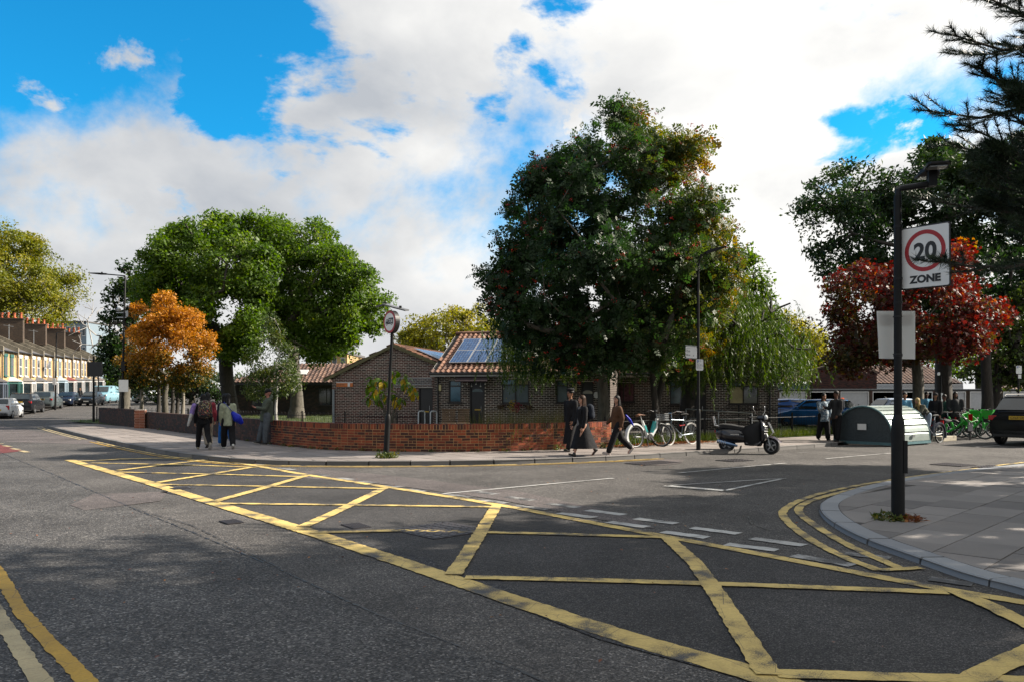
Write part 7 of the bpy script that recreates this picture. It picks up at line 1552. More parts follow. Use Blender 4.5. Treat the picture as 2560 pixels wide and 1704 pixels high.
def car(label, kind, loc, rz, color, cat='car', name='parked_car', plate=None, glass=dark_glass, group=None, rough=0.28):
    c = CARS[kind]; t = thing(name, label, cat, loc, rz, group); L, W, gc, bon, belt, roof, r = c['L'], c['W'], c['gc'], c['bon'], c['belt'], c['roof'], c['r']; h = L / 2; hw = W / 2
    body = paint('car_body', color, rough, 0.05, 2.0, coat=0.12 if max(color) < 0.05 else 0.3, spec=0.15 if max(color) < 0.05 else 0.3)
    def ring(x, zl, zh, w, tw=0.88): return [Vector((x, s * w * k, z)) for s, k, z in ((1, 0.9, zl), (1, 1.0, zl + 0.14), (1, 1.0, zl + (zh - zl) * 0.55), (1, 0.965, zh - 0.06), (1, tw, zh), (-1, tw, zh), (-1, 0.965, zh - 0.06), (-1, 1.0, zl + (zh - zl) * 0.55), (-1, 1.0, zl + 0.14), (-1, 0.9, zl))]
    xb, xt, xr, xe = c['xs']
    st = [(h, gc + 0.1, bon - 0.26, 0.78), (h - 0.06, gc + 0.02, bon - 0.14, 0.88), (h - 0.35, gc, bon - 0.07, 0.97), (xb + 0.2, gc, bon - 0.01, 1.0), (xb, gc, belt, 1.0), (0, gc, belt + 0.01, 1.0), (xr, gc, belt + 0.03, 1.0), (-h + 0.3, gc, belt + 0.02, 0.98), (-h + 0.06, gc + 0.04, belt - 0.04, 0.92), (-h, gc + 0.12, belt - 0.18, 0.84)]
    MB().loft([ring(x, zl, zh, hw * k) for x, zl, zh, k in st]).build('body', body, t, smooth=True, angle=R(38))
    def gring(x, zb, zt, wb, wt): return [Vector((x, s * w, z)) for s, w, z in ((1, wb, zb), (1, wb * 0.5 + wt * 0.5 + 0.02, (zb + zt) / 2), (1, wt, zt - 0.05), (1, wt * 0.82, zt), (-1, wt * 0.82, zt), (-1, wt, zt - 0.05), (-1, wb * 0.5 + wt * 0.5 + 0.02, (zb + zt) / 2), (-1, wb, zb))]
    wb_, wt_ = hw * 0.93, hw * 0.76 if kind != 'van' else hw * 0.86
    gs = [(xb, belt - 0.05, belt + 0.02, wb_, wb_ * 0.9), (xt, belt - 0.05, roof - 0.03, wb_, wt_), ((xt + xr) / 2, belt - 0.05, roof, wb_, wt_), (xr, belt - 0.05, roof - 0.04, wb_, wt_), (xe, belt - 0.05, belt + 0.04, wb_ * 0.95, wt_ * 0.95)]
    MB().loft([gring(*g) for g in gs]).build('cabin', body, t, smooth=True, angle=R(38))
    # glazing panels
    e = 0.012; zt = roof - 0.09
    def panel(pts, nm): MB().add([Vector(p) for p in pts], [tuple(range(len(pts)))]).build(nm, glass, t)
    f1 = lambda a, b, k: a + (b - a) * k
    for nm, xa, xc, sgn in (('windscreen', xb, xt, 1), ('rear_window', xe, xr, -1)):
        if kind == 'van' and nm == 'rear_window': continue
        k0, k1 = 0.12, 0.86; z0, z1 = belt + 0.03, roof - 0.04
        w0 = f1(wb_ * 0.86, wt_ * 0.86, k0); w1 = f1(wb_ * 0.86, wt_ * 0.86, k1)
        nx, nz = (z1 - z0), abs(xc - xa); ln_ = math.hypot(nx, nz); ox, oz = sgn * nx / ln_ * 0.03, nz / ln_ * 0.03
        panel([(f1(xa, xc, k0) + ox, -w0, f1(z0, z1, k0) + oz), (f1(xa, xc, k0) + ox, w0, f1(z0, z1, k0) + oz), (f1(xa, xc, k1) + ox, w1, f1(z0, z1, k1) + oz), (f1(xa, xc, k1) + ox, -w1, f1(z0, z1, k1) + oz)], nm)
    spans = [(0.0, 0.47), (0.53, 1.0)] if kind != 'van' else [(0.0, 0.3)]
    for s in (-1, 1):
        for a, b in spans:
            x0b, x1b = f1(xb - 0.28, xe + 0.32, a), f1(xb - 0.28, xe + 0.32, b); x0t, x1t = f1(xt - 0.08, xr + 0.10, a), f1(xt - 0.08, xr + 0.10, b)
            if kind == 'van': x0b, x1b, x0t, x1t = xb - 0.25, xb - 1.15, xt - 0.1, xt - 0.85
            yb = wb_ * 0.985 + 0.012; yt = wt_ + 0.022; panel([(x0b, s * yb, belt + 0.03), (x1b, s * yb, belt + 0.03), (x1t, s * yt, zt), (x0t, s * yt, zt)], 'side_window')
    wx = c['wb'] / 2
    for sx in (1, -1):
        for s in (-1, 1):
            wheel(t, (sx * wx, s * (hw - 0.1), r), r, 0.21, m_alloy); mb = MB(); n = 18
            pts = [(r * 1.13 * math.cos(a), r * 1.13 * math.sin(a)) for a in [math.pi * k / n for k in range(n + 1)]]; mb.prism(pts, (sx * wx, s * (hw - 0.02) - (0.0 if s < 0 else 0.03), r * 0.92), (1, 0, 0), (0, 0, 1), -0.03); mb.build('wheel_arch', m_trim, t)
    for s in (-1, 1):
        MB().box((h - 0.10, s * hw * 0.66, bon - 0.24), (0.16, hw * 0.42, 0.15), Matrix.Rotation(-s * 0.35, 3, 'Z')).build('headlight', m_head, t, bevel=0.02)
        tl = (0.10, hw * 0.26, 0.3) if kind != 'suv' else (0.10, hw * 0.34, 0.16); MB().box((-h + 0.06, s * hw * 0.78, belt - 0.16), tl, Matrix.Rotation(s * 0.3, 3, 'Z')).build('tail_light', m_tail, t, bevel=0.02)
        MB().box((xb - 0.35, s * (hw + 0.09), belt + 0.09), (0.12, 0.2, 0.13), taper=(0.8, 0.9)).build('door_mirror', body, t, bevel=0.02)
        for xd in (0.05, -0.95): MB().box((xd, s * (hw + 0.004), belt - 0.13), (0.16, 0.03, 0.03)).build('door_handle', body, t)
        if kind == 'suv': MB().tube([(xt - 0.2, s * wt_ * 0.86, roof + 0.0), (xt - 0.3, s * wt_ * 0.86, roof + 0.05), (xr + 0.1, s * wt_ * 0.86, roof + 0.04), (xr, s * wt_ * 0.86, roof - 0.02)], 0.016, 6).build('roof_rail', m_trim, t)
    MB().box((h - 0.03, 0, gc + 0.22), (0.06, W * 0.6, 0.16)).build('grille', m_trim, t); MB().box((-h + 0.06, 0, gc + 0.14), (0.12, W * 0.8, 0.2)).build('rear_bumper', m_trim, t)
    MB().box((h + 0.005, 0, gc + 0.26), (0.02, 0.5, 0.11)).build('number_plate', m_plate_w, t)
    zp = belt - 0.15 if kind == 'suv' else belt - 0.32
    p = MB().box((-h - 0.005, 0, zp), (0.03, 0.53, 0.12)).build('number_plate', m_plate_y, t)
    if plate:
        M0 = Matrix.LocRotScale(t.location, t.rotation_euler, (1, 1, 1)); Mw = M0 @ Matrix.Translation((-h - 0.022, 0.0, zp - 0.042)) @ Matrix(((0, 0, -1), (-1, 0, 0), (0, 1, 0))).to_4x4()
        text_mesh(plate, 0.115, m_signblack, t, Mw, 'plate_lettering', align='CENTER', sx=0.88)
    mb = MB(); mb.tube([(xr + 0.25, 0, roof - 0.01), (xr + 0.12, 0, roof + 0.09)], [0.02, 0.008], 6); mb.build('roof_aerial', m_trim, t)
    return t
ta = math.atan2(TD.y, TD.x)
def on_road(px, py): d = F * H / (py - Y0); return (((px - 1280) * d / F), d)
def at_d(px, d): return ((px - 1280) * d / F, d, hz(d))
car('white hatchback parked with its red tail lights towards the junction', 'hatch', at_d(12, 57.5), ta, (0.62, 0.64, 0.66))
car('black sport utility car parked behind the white hatchback', 'suv', at_d(66, 66), ta, (0.010, 0.011, 0.014))
car('slate grey sport utility car parked beyond the black one', 'suv', at_d(118, 74.5), ta, (0.075, 0.095, 0.10))
car('dark navy estate car parked facing the junction before the bay windows', 'estate', at_d(168, 83), ta + math.pi, (0.012, 0.018, 0.035))
car('dark hatchback facing the junction in front of the pale blue van', 'hatch', at_d(229, 84), ta + math.pi - 0.1, (0.018, 0.022, 0.028), plate=None)
car('pale blue panel van parked facing the junction', 'van', at_d(262, 92), ta + math.pi - 0.1, (0.20, 0.38, 0.46), 'van', 'panel_van')
car('bright blue hatchback parked behind the tall street lamp', 'hatch', at_d(302, 100), ta + math.pi - 0.2, (0.02, 0.08, 0.30))
car('silver hatchback parked beneath the orange tree', 'hatch', at_d(332, 97), ta - 0.9, (0.35, 0.37, 0.38)); car('small grey car parked furthest right beneath the orange tree', 'hatch', at_d(376, 92), ta - 0.9, (0.28, 0.30, 0.32))
ha = math.atan2(HA.y, HA.x)
rl = Vector(((2466 - 1280) * 26.9 / F, 26.9, 0)); cen = rl + Vector((0.6, -0.8, 0)) * 0.96 + HA * 2.225
car('black sport utility car with yellow plate GX69 SXE, rear to the junction', 'suv', cen, ha, (0.005, 0.005, 0.006), plate='GX69 SXE', rough=0.42)
car('deep blue estate car parked behind the railings near the bungalow', 'estate', (P(1990, 1000, 45).x, 45, 0.02), 0.15, (0.02, 0.10, 0.34), rough=0.2); car('bright blue hatchback parked behind the railings and patterned shirt', 'hatch', (P(2045, 1000, 39.5).x, 39.5, 0.02), 2.3, (0.02, 0.14, 0.38), rough=0.2)
car('silver blue hatchback parked before the open garage doors', 'hatch', (P(2252, 1000, 50).x, 50, 0.02), 0.2, (0.34, 0.40, 0.50))

# ---- bicycles
def spoke_wheel(parent, c, r, tyre, rim, steer=0.0, nsp=14, tw=0.02, hub=steel, dark=False):
    rot = Matrix.Rotation(steer, 3, 'Z'); c = Vector(c); n = 28; mb = MB(); mb.tube([c + rot @ Vector((r * math.cos(2 * math.pi * k / n), 0, r * math.sin(2 * math.pi * k / n))) for k in range(n + 1)], tw, 6, cap=False); w = mb.build('wheel', tyre, parent, smooth=True)
    mb = MB(); mb.tube([c + rot @ Vector(((r - tw * 1.2) * math.cos(2 * math.pi * k / n), 0, (r - tw * 1.2) * math.sin(2 * math.pi * k / n))) for k in range(n + 1)], tw * 0.55, 5, cap=False); o = mb.build('rim', rim, None, smooth=True); o.parent = w
    mb = MB()
    for k in range(nsp): a = 2 * math.pi * k / nsp; y = 0.025 * (1 if k % 2 else -1); mb.tube([c + rot @ Vector((0.015 * math.cos(a + 1.4), y, 0.015 * math.sin(a + 1.4))), c + rot @ Vector(((r - tw) * math.cos(a), 0, (r - tw) * math.sin(a)))], 0.0022, 3, cap=False)
    mb.cyl(c + rot @ Vector((0, -0.035, 0)), c + rot @ Vector((0, 0.035, 0)), 0.022, n=8); o = mb.build('spokes', hub, None); o.parent = w; return w
def tilt(o, a): o.rotation_euler.x = a
m_teal = M_('hire_teal', (0.03, 0.34, 0.33), 0.35, coat=0.3); m_hwhite = M_('hire_white', (0.66, 0.68, 0.67), 0.35, coat=0.3); m_lime = M_('hire_green', (0.02, 0.42, 0.03), 0.35, 0.08, coat=0.2); m_greyframe = M_('steel_blue_frame', (0.10, 0.13, 0.15), 0.3, metal=0.6); m_saddle = M_('brown_saddle', (0.16, 0.07, 0.035), 0.6)
def hire_bike(label, loc, rz, frame, guard, basket, steer=0.0, roll=0.05, group=None, screen=False, text=None):
    t = thing('hire_bicycle', label, 'bicycle', loc, rz, group); t.rotation_euler = (roll, 0, rz); r = 0.33; wbx = 0.56
    spoke_wheel(t, (-wbx, 0, r), r, rubber, M_('hire_rim', (0.35, 0.36, 0.36), 0.4), 0, 12, 0.026); spoke_wheel(t, (wbx, 0, r), r, rubber, M_('hire_rim'), steer, 12, 0.026)
    q_ = 0.62 if basket == 'solid' else 1.0; mb = MB(); mb.tube([(wbx - 0.16, 0, 0.86), (wbx - 0.20, 0, 0.62), (0.12, 0, 0.36), (-0.05, 0, 0.30)], [0.045 * q_, 0.055 * q_, 0.065 * q_, 0.05 * q_], 8, flat=1.25); mb.build('step_through_frame', frame, t, smooth=True)
    mb = MB(); mb.tube([(-0.05, 0, 0.30), (-0.14, 0, 0.55), (-0.24, 0, 0.80)], [0.055, 0.05, 0.035], 8); mb.build('seat_tube', frame, t, smooth=True); MB().tube([(-0.24, 0, 0.78), (-0.29, 0, 0.95)], 0.018, 8).build('seat_post', chrome, t)
    MB().tube([(-0.44, 0, 0.955), (-0.36, 0, 0.975), (-0.24, 0, 0.97), (-0.12, 0, 0.965)], [0.085, 0.09, 0.05, 0.025], 8, flat=0.45).build('saddle', m_saddle if guard is m_hwhite else rubber, t, smooth=True)
    g = MB(); n = 16; R0, R1 = r + 0.025, r + 0.06
    pts = [((R1 + 0.02 * (k < 3)) * math.cos(a), R1 * math.sin(a)) for k, a in enumerate([R(205 - 175 * k / n) for k in range(n + 1)])]; inn = [(R0 * 0.97 * math.cos(a), R0 * 0.97 * math.sin(a)) for a in [R(205 - 175 * k / n) for k in reversed(range(n + 1))]]
    for s in (-1, 1): g.prism(pts + inn, (-wbx, s * 0.055 + (0.0), r), (1, 0, 0), (0, 0, 1), -0.006)
    g.tube([(-wbx + p[0], 0, r + p[1]) for p in pts], 0.05, 6, flat=0.3); g.build('rear_guard', guard, t)
    g = MB(); g.tube([(wbx + (r + 0.04) * math.cos(a), 0, r + (r + 0.04) * math.sin(a)) for a in [R(150 - 100 * k / 8) for k in range(9)]], 0.035, 6, flat=0.35); g.build('front_guard', guard if guard is m_hwhite else rubber, t)
    cc = MB(); cc.tube([(-wbx, 0.06, r), (-0.3, 0.065, 0.31), (0.0, 0.065, 0.30)], [0.04, 0.05, 0.1], 8, flat=0.5); cc.build('chain_case', guard if guard is m_hwhite else m_hwhite, t, smooth=True); MB().lathe([(0.0, -0.02), (0.1, -0.02), (0.1, 0.02), (0, 0.02)], (0, -0.07, 0.30), 'Y', 16).build('crank', m_trim, t)
    pd = MB(); pd.tube([(0, -0.09, 0.30), (0.1, -0.1, 0.17)], 0.012, 6); pd.box((0.1, -0.15, 0.17), (0.09, 0.09, 0.025)); pd.tube([(0, 0.09, 0.30), (-0.1, 0.1, 0.43)], 0.012, 6); pd.box((-0.1, 0.15, 0.43), (0.09, 0.09, 0.025)); pd.build('pedals', m_trim, t)
    rot = Matrix.Rotation(steer, 3, 'Z'); hx = wbx - 0.16
    def st(x, y, z): v = rot @ Vector((x - (wbx - 0.1), y, 0)); return Vector((wbx - 0.1 + v.x, v.y, z))
    f = MB(); 
    for s in (-1, 1): f.tube([st(wbx, s * 0.06, r), st(wbx - 0.07, s * 0.06, 0.68), st(wbx - 0.1, s * 0.02, 0.74)], 0.018, 6)
    f.tube([st(wbx - 0.1, 0, 0.72), st(wbx - 0.18, 0, 1.02)], 0.03, 8); f.build('fork', frame if guard is not m_hwhite else m_trim, t)
    hb_ = MB(); hb_.tube([st(wbx - 0.32, -0.31, 1.07), st(wbx - 0.24, -0.22, 1.10), st(wbx - 0.18, 0, 1.05), st(wbx - 0.24, 0.22, 1.10), st(wbx - 0.32, 0.31, 1.07)], 0.015, 8); hb_.box(st(wbx - 0.18, 0, 1.09), (0.08, 0.12, 0.06)); hb_.build('handlebar', m_trim, t)
    if basket:
        b = MB(); x0 = wbx - 0.08; a = [(-0.0, -0.15), (0.26, -0.15), (0.26, 0.15), (0.0, 0.15)]; bo = [(0.05, -0.1), (0.2, -0.1), (0.2, 0.1), (0.05, 0.1)]
        if basket == 'solid':
            b.loft([[st(x0 + x * 1.2, y * 1.2, 0.76) for x, y in bo], [st(x0 + x * 1.5, y * 1.45, 1.07) for x, y in a], [st(x0 + x * 1.5 + (0.012 if x < 0.1 else -0.012), y * 1.36, 1.07) for x, y in a], [st(x0 + x * 1.2, y * 1.1, 0.78) for x, y in bo]]); b.build('basket', frame, t)
        else:
            for i in range(4):
                p, q = a[i], a[(i + 1) % 4]
                for z in (0.80, 0.86, 0.92, 0.98): b.tube([st(x0 + p[0], p[1], z), st(x0 + q[0], q[1], z)], 0.008, 4)
                for f_ in (0, 0.33, 0.67): x, y = p[0] + (q[0] - p[0]) * f_, p[1] + (q[1] - p[1]) * f_; b.tube([st(x0 + x, y, 0.80), st(x0 + x, y, 0.98)], 0.006, 4)
            b.box(st(x0 + 0.13, 0, 0.80), (0.24, 0.28, 0.02)); b.build('basket', steel, t)
    if frame is m_teal or guard is m_hwhite:
        bt_ = MB(); bt_.tube([(0.14, 0, 0.42), (0.24, 0, 0.60), (0.30, 0, 0.76)], [0.06, 0.075, 0.06], 8, flat=1.0); bt_.build('battery', m_teal, t, smooth=True); MB().box((-0.13, -0.045, 0.55), (0.06, 0.02, 0.24), Matrix.Rotation(-0.42, 3, 'Y')).build('battery_label', m_teal, t)
    else: MB().box((-wbx - 0.22, 0, 0.70), (0.05, 0.1, 0.16)).build('rear_light', m_tail, t)
    MB().tube([(-0.12, -0.05, 0.27), (-0.2, -0.16, 0.02)], 0.014, 6).build('kick_stand', m_trim, t)
    if text:
        Mw = Matrix.LocRotScale(t.location, t.rotation_euler, (1, 1, 1)) @ Matrix.Translation((-wbx - 0.22, -0.065, r + 0.23)) @ Matrix(((1, 0, 0), (0, 0, -1), (0, 1, 0))).to_4x4(); text_mesh(text, 0.055, m_signwhite, t, Mw)
    return t
b1 = G(1590, 1118, PZ); fw = Vector((0.8, 0.6, 0)); c1 = b1 + fw * 0.56
hire_bike('white and teal hire bicycle with wire basket leaning at the railings', c1, ha, m_hwhite, m_hwhite, 'wire', steer=-1.25, roll=-0.07)
def city_bike(label, loc, rz):
    t = thing('city_bicycle', label, 'bicycle', loc, rz); t.rotation_euler = (0.08, 0, rz); r = 0.34; w = 0.54; rm = M_('pale_rim', (0.62, 0.62, 0.6), 0.35)
    spoke_wheel(t, (w, 0, r), r, M_('cream_tyre', (0.45, 0.44, 0.41), 0.7), rm, 0.12, 20, 0.018); spoke_wheel(t, (-w, 0, r), r, M_('cream_tyre'), rm, 0, 20, 0.018)
    f = MB(); H1, H2, S, B = Vector((0.37, 0, 0.80)), Vector((0.40, 0, 0.68)), Vector((-0.20, 0, 0.78)), Vector((-0.05, 0, 0.30))
    for a, b, q in ((H1, S, .014), (H2, B, .017), (S, B, .015), (H1, H2, .02)): f.tube([a, b], q, 8)
    for s in (-1, 1): f.tube([B + Vector((0, s * .03, 0)), (-w, s * 0.05, r)], 0.010, 6); f.tube([S, (-w, s * 0.05, r)], 0.009, 6); f.tube([H2, Vector((0.44, s * 0.045, 0.6)), (w, s * 0.05, r)], 0.011, 6)
    f.build('frame', m_greyframe, t); MB().tube([S, (-0.235, 0, 0.93)], 0.013, 8).build('seat_post', chrome, t); MB().tube([(-0.37, 0, 0.95), (-0.28, 0, 0.965), (-0.15, 0, 0.96), (-0.08, 0, 0.95)], [0.075, 0.075, 0.04, 0.022], 8, flat=0.45).build('saddle', rubber, t, smooth=True)
    MB().tube([H1, (0.345, 0, 0.96), (0.40, 0, 1.0)], 0.013, 8).build('stem', chrome, t); MB().tube([(0.20, -0.29, 1.02), (0.33, -0.2, 1.05), (0.41, -0.08, 1.0), (0.41, 0.08, 1.0), (0.33, 0.2, 1.05), (0.20, 0.29, 1.02)], 0.012, 8).build('handlebar', chrome, t); MB().tube([(0.20, -0.29, 1.02), (0.10, -0.31, 1.01)], 0.018, 8).tube([(0.20, 0.29, 1.02), (0.10, 0.31, 1.01)], 0.018, 8).build('grips', rubber, t)
    mg = MB()
    for cx, a0, a1 in ((w, 15, 150), (-w, 20, 195)): mg.tube([(cx + (r + 0.03) * math.cos(R(a0 + (a1 - a0) * k / 10)), 0, r + (r + 0.03) * math.sin(R(a0 + (a1 - a0) * k / 10))) for k in range(11)], 0.024, 6, flat=0.3)
    mg.build('mudguards', m_greyframe, t)
    rk_ = MB(); 
    for s in (-1, 1): rk_.tube([(-0.25, s * 0.05, 0.74), (-0.75, s * 0.05, 0.75)], 0.006, 5); rk_.tube([(-0.68, s * 0.05, 0.75), (-w, s * 0.06, r)], 0.005, 5)
    for x in (-0.35, -0.5, -0.65, -0.75): rk_.tube([(x, -0.05, 0.745), (x, 0.05, 0.745)], 0.005, 4)
    rk_.build('rear_rack', steel, t); MB().lathe([(0.0, -0.01), (0.085, -0.01), (0.085, 0.01), (0, 0.01)], (-0.05, -0.05, 0.30), 'Y', 18).build('chainring', steel, t); MB().tube([(-0.22, 0.02, 0.62), (-0.05, -0.03, 0.60), (0.02, 0.02, 0.63)], 0.018, 6).build('lock', red_paint, t)
    pd = MB(); pd.tube([(-0.05, -0.07, 0.30), (0.06, -0.09, 0.18)], 0.010, 6); pd.box((0.06, -0.13, 0.18), (0.08, 0.08, 0.02)); pd.tube([(-0.05, 0.07, 0.30), (-0.16, 0.09, 0.42)], 0.010, 6); pd.box((-0.16, 0.13, 0.42), (0.08, 0.08, 0.02)); pd.build('pedals', m_trim, t); MB().tube([(-0.12, 0.06, 0.29), (-0.3, 0.13, 0.02)], 0.009, 5).build('kick_stand', steel, t)
b2 = G(1673, 1112, PZ); c2 = b2 + fw * 0.54
city_bike('grey city bicycle with pale wheels and rear rack at the railings', c2, ha + math.pi)
# green hire bikes by the dark car, one of them half fallen; dark one by the hangar
spots = [(2352, 30.2, 0.25, 0.75, 'half fallen green hire bicycle lying against its neighbour'), (2388, 31.2, -0.35, 0.10, 'green hire bicycle standing just behind the half fallen one'), (2420, 30.3, -0.5, -0.05, 'green hire bicycle with red rear lamp in the middle of the row'), (2446, 31.0, -0.55, 0.05, 'green hire bicycle second from the dark car'), (2468, 31.4, -0.6, 0.02, 'green hire bicycle standing closest to the dark car'), (2404, 32.4, -0.3, 0.04, 'green hire bicycle at the back of the row')]
for px, Y_, a, roll, lb in spots:
    p = ((px - 1280) * Y_ / F, Y_, 0.03); hire_bike(lb, p, a, m_lime, m_trim, 'solid', steer=0.3 if roll > 0.3 else -0.2, roll=roll, group='green hire bikes by the kerb')
d1 = G(2345, 1107); hire_bike('navy hire bicycle with printed rear guard behind the cycle hangar', Vector((d1.x + 0.2, d1.y + 0.25, 0)) + HA * -0.55, ha + math.pi, M_('navy_paint', (0.015, 0.02, 0.035), 0.35), M_('navy_paint'), None, text='on/time + Lime')
t = thing('notice_stand', 'small pale notice plate standing among the green hire bikes', 'notice', (P(2426, 1000, 29.6).x, 29.6, 0)); MB().box((0, 0, 0.5), (0.17, 0.02, 0.32)).build('plate', M_('pale_plate', (0.5, 0.48, 0.5), 0.5), t); MB().tube([(0, 0.02, 0), (0, 0.02, 0.5)], 0.03, 8).build('stem', m_trim, t); MB().box((0, 0, 0.85), (0.15, 0.03, 0.25)).build('red_reflector', m_tail, t)

# ---- scooter
def scooter(label, loc, rz):
    t = thing('motor_scooter', label, 'scooter', loc, rz); paintm = M_('scooter_black', (0.008, 0.008, 0.012), 0.18, 0.05, coat=0.5); cloth0 = M_('apron_black', (0.010, 0.010, 0.011), 0.6, spec=0.25); plum = M_('scooter_plum', (0.035, 0.018, 0.032), 0.16, 0.1, coat=0.6)
    wheel(t, (0.64, 0, 0.235), 0.235, 0.11, m_alloy, 5, rim_r=0.68, steer=-0.35); wheel(t, (-0.60, 0, 0.27), 0.235, 0.11, m_alloy, 5)
    def ell(x, zc, hz_, hy, n=14): return [Vector((x, hy * math.copysign(abs(math.cos(a)) ** 0.75, math.cos(a)), zc + hz_ * math.copysign(abs(math.sin(a)) ** 0.8, math.sin(a)))) for a in [2 * math.pi * k / n for k in range(n)]]
    MB().loft([ell(-0.93, 0.60, 0.05, 0.05), ell(-0.88, 0.58, 0.15, 0.13), ell(-0.72, 0.53, 0.22, 0.20), ell(-0.48, 0.50, 0.23, 0.22), ell(-0.24, 0.50, 0.20, 0.19), ell(-0.10, 0.47, 0.16, 0.14), ell(-0.02, 0.42, 0.12, 0.10)]).build('rear_body', paintm, t, smooth=True, angle=R(60))
    MB().loft([ell(-0.05, 0.30, 0.07, 0.16), ell(0.1, 0.27, 0.05, 0.19), ell(0.28, 0.28, 0.05, 0.19), ell(0.36, 0.33, 0.09, 0.17)]).build('footboard', paintm, t, smooth=True)
    hr = lambda z, x, hx, hy, n=16: [Vector((x + hx * math.cos(q), hy * math.sin(q), z)) for q in [2 * math.pi * k / n for k in range(n)]]
    MB().loft([hr(0.30, 0.36, 0.06, 0.14), hr(0.42, 0.40, 0.07, 0.20), hr(0.58, 0.43, 0.08, 0.25), hr(0.74, 0.43, 0.085, 0.26), hr(0.86, 0.40, 0.08, 0.21), hr(0.95, 0.36, 0.06, 0.09), hr(0.99, 0.34, 0.04, 0.05)]).build('leg_shield', paintm, t, smooth=True, angle=R(70))
    MB().loft([hr(0.22, 0.30, 0.06, 0.12), hr(0.36, 0.2, 0.2, 0.17), hr(0.44, 0.16, 0.16, 0.13), hr(0.50, 0.12, 0.10, 0.10)]).build('centre_tunnel', paintm, t, smooth=True)
    rot = Matrix.Rotation(-0.35, 3, 'Z'); c0 = Vector((0.56, 0, 0)); st = lambda x, y, z: c0 + rot @ Vector((x - 0.56, y, 0)) + Vector((0, 0, z))
    fd = MB(); n = 9
    fd.loft([[st(0.64 + (0.27 + 0.015 * abs(s)) * math.cos(a) * (1.06), s * 0.085, 0.25 + (0.275 - 0.05 * abs(s)) * math.sin(a)) for s in (-1, -0.6, 0, 0.6, 1)] for a in [R(20 + 140 * k / n) for k in range(n + 1)]], cap=False, closed=False); fd.build('front_mudguard', plum, t, smooth=True)
    MB().tube([st(0.64, -0.07, 0.235), st(0.58, -0.06, 0.42), st(0.50, -0.02, 0.55)], [0.03, 0.025, 0.03], 8).build('front_fork', steel, t)
    MB().loft([[st(0.30 + x, y, z) for x, y, z in ((0, -0.05, 0.92), (0.16, -0.06, 0.93), (0.2, 0, 0.94), (0.16, 0.06, 0.93), (0, 0.05, 0.92))], [st(0.28 + x, y, z) for x, y, z in ((-0.03, -0.14, 1.02), (0.18, -0.1, 1.02), (0.24, 0, 1.02), (0.18, 0.1, 1.02), (-0.03, 0.14, 1.02))], [st(0.28 + x, y, z) for x, y, z in ((-0.02, -0.12, 1.08), (0.14, -0.09, 1.1), (0.2, 0, 1.1), (0.14, 0.09, 1.1), (-0.02, 0.12, 1.08))]]).build('headset', paintm, t, smooth=True)
    MB().sphere(st(0.47, 0, 1.04), (0.06, 0.075, 0.075)).build('headlight', m_head, t, smooth=True)
    hb_ = MB()
    for s in (-1, 1): hb_.tube([st(0.28, s * 0.1, 1.05), st(0.22, s * 0.25, 1.06), st(0.16, s * 0.36, 1.04)], [0.02, 0.017, 0.02], 8)
    hb_.build('handlebar', rubber, t)
    for s in (-1, 1): m = MB(); m.tube([st(0.27, s * 0.18, 1.07), st(0.30, s * 0.28, 1.2), st(0.28, s * 0.33, 1.26)], 0.007, 6); m.sphere(st(0.27, s * 0.34, 1.31), (0.012, 0.055, 0.06)); m.build('mirror', chrome, t, smooth=True)
    MB().loft([[Vector((x, y * w, z + (0.0 if abs(y) == 1 else 0.03))) for y in (-1, -0.5, 0, 0.5, 1)] + [Vector((x, y * w * 0.95, z - 0.10)) for y in (1, -1)] for x, w, z in ((-0.83, 0.11, 0.80), (-0.72, 0.145, 0.83), (-0.45, 0.15, 0.81), (-0.22, 0.13, 0.77), (-0.06, 0.09, 0.75))]).build('seat', rubber, t, smooth=True, angle=R(50))
    MB().loft([hr(0.24, 0.14, 0.24, 0.19), hr(0.45, 0.12, 0.30, 0.21), hr(0.64, 0.10, 0.34, 0.20), hr(0.78, 0.16, 0.27, 0.17), hr(0.88, 0.27, 0.13, 0.14), hr(0.93, 0.30, 0.06, 0.08)]).build('lap_apron', cloth0, t, smooth=True, angle=R(70))
    # chrome racks front and rear
    rk_ = MB()
    for y in (-0.11, 0.11): rk_.tube([(-0.70, y, 0.76), (-0.93, y, 0.80), (-0.98, y * 0.95, 1.06)], 0.011, 6)
    for z in (0.84, 0.92, 0.99, 1.06): rk_.tube([(-0.94 - (z - 0.8) * 0.15, -0.11, z), (-0.94 - (z - 0.8) * 0.15, 0.11, z)], 0.010, 6)
    rk_.build('rear_rack', chrome, t)
    rk_ = MB(); ur = lambda u, y: Vector((0.56 + u * 0.13, y, 0.90 - u * 0.28))
    for y in (-0.15, -0.05, 0.05, 0.15): rk_.tube([ur(0, y), ur(1, y)], 0.009, 6)
    for u in (0, 0.33, 0.67, 1.0): rk_.tube([ur(u, -0.15), ur(u, 0.15)], 0.009, 6)
    for y in (-0.1, 0.1): rk_.tube([ur(1, y), (0.60, y, 0.52)], 0.008, 6)
    rk_.build('front_rack', chrome, t)
    bars = MB()
    for k in range(4): z = 0.80 - k * 0.07; bars.tube([(0.46, -0.22, z), (0.53, -0.09, z - 0.01), (0.53, 0.09, z - 0.01), (0.46, 0.22, z)], 0.010, 6)
    bars.build('shield_guard', chrome, t)
    MB().tube([(-0.28, -0.14, 0.22), (-0.5, -0.17, 0.27), (-0.84, -0.17, 0.35)], [0.03, 0.06, 0.065], 12).build('exhaust', M_('blued_steel', (0.16, 0.24, 0.38), 0.22, metal=0.9), t, smooth=True)
    ex_ = MB(); 
    for k in range(4): ex_.tube([(-0.60 - k * 0.06, -0.235, 0.26 + k * 0.01), (-0.63 - k * 0.06, -0.235, 0.36 + k * 0.01)], 0.007, 5)
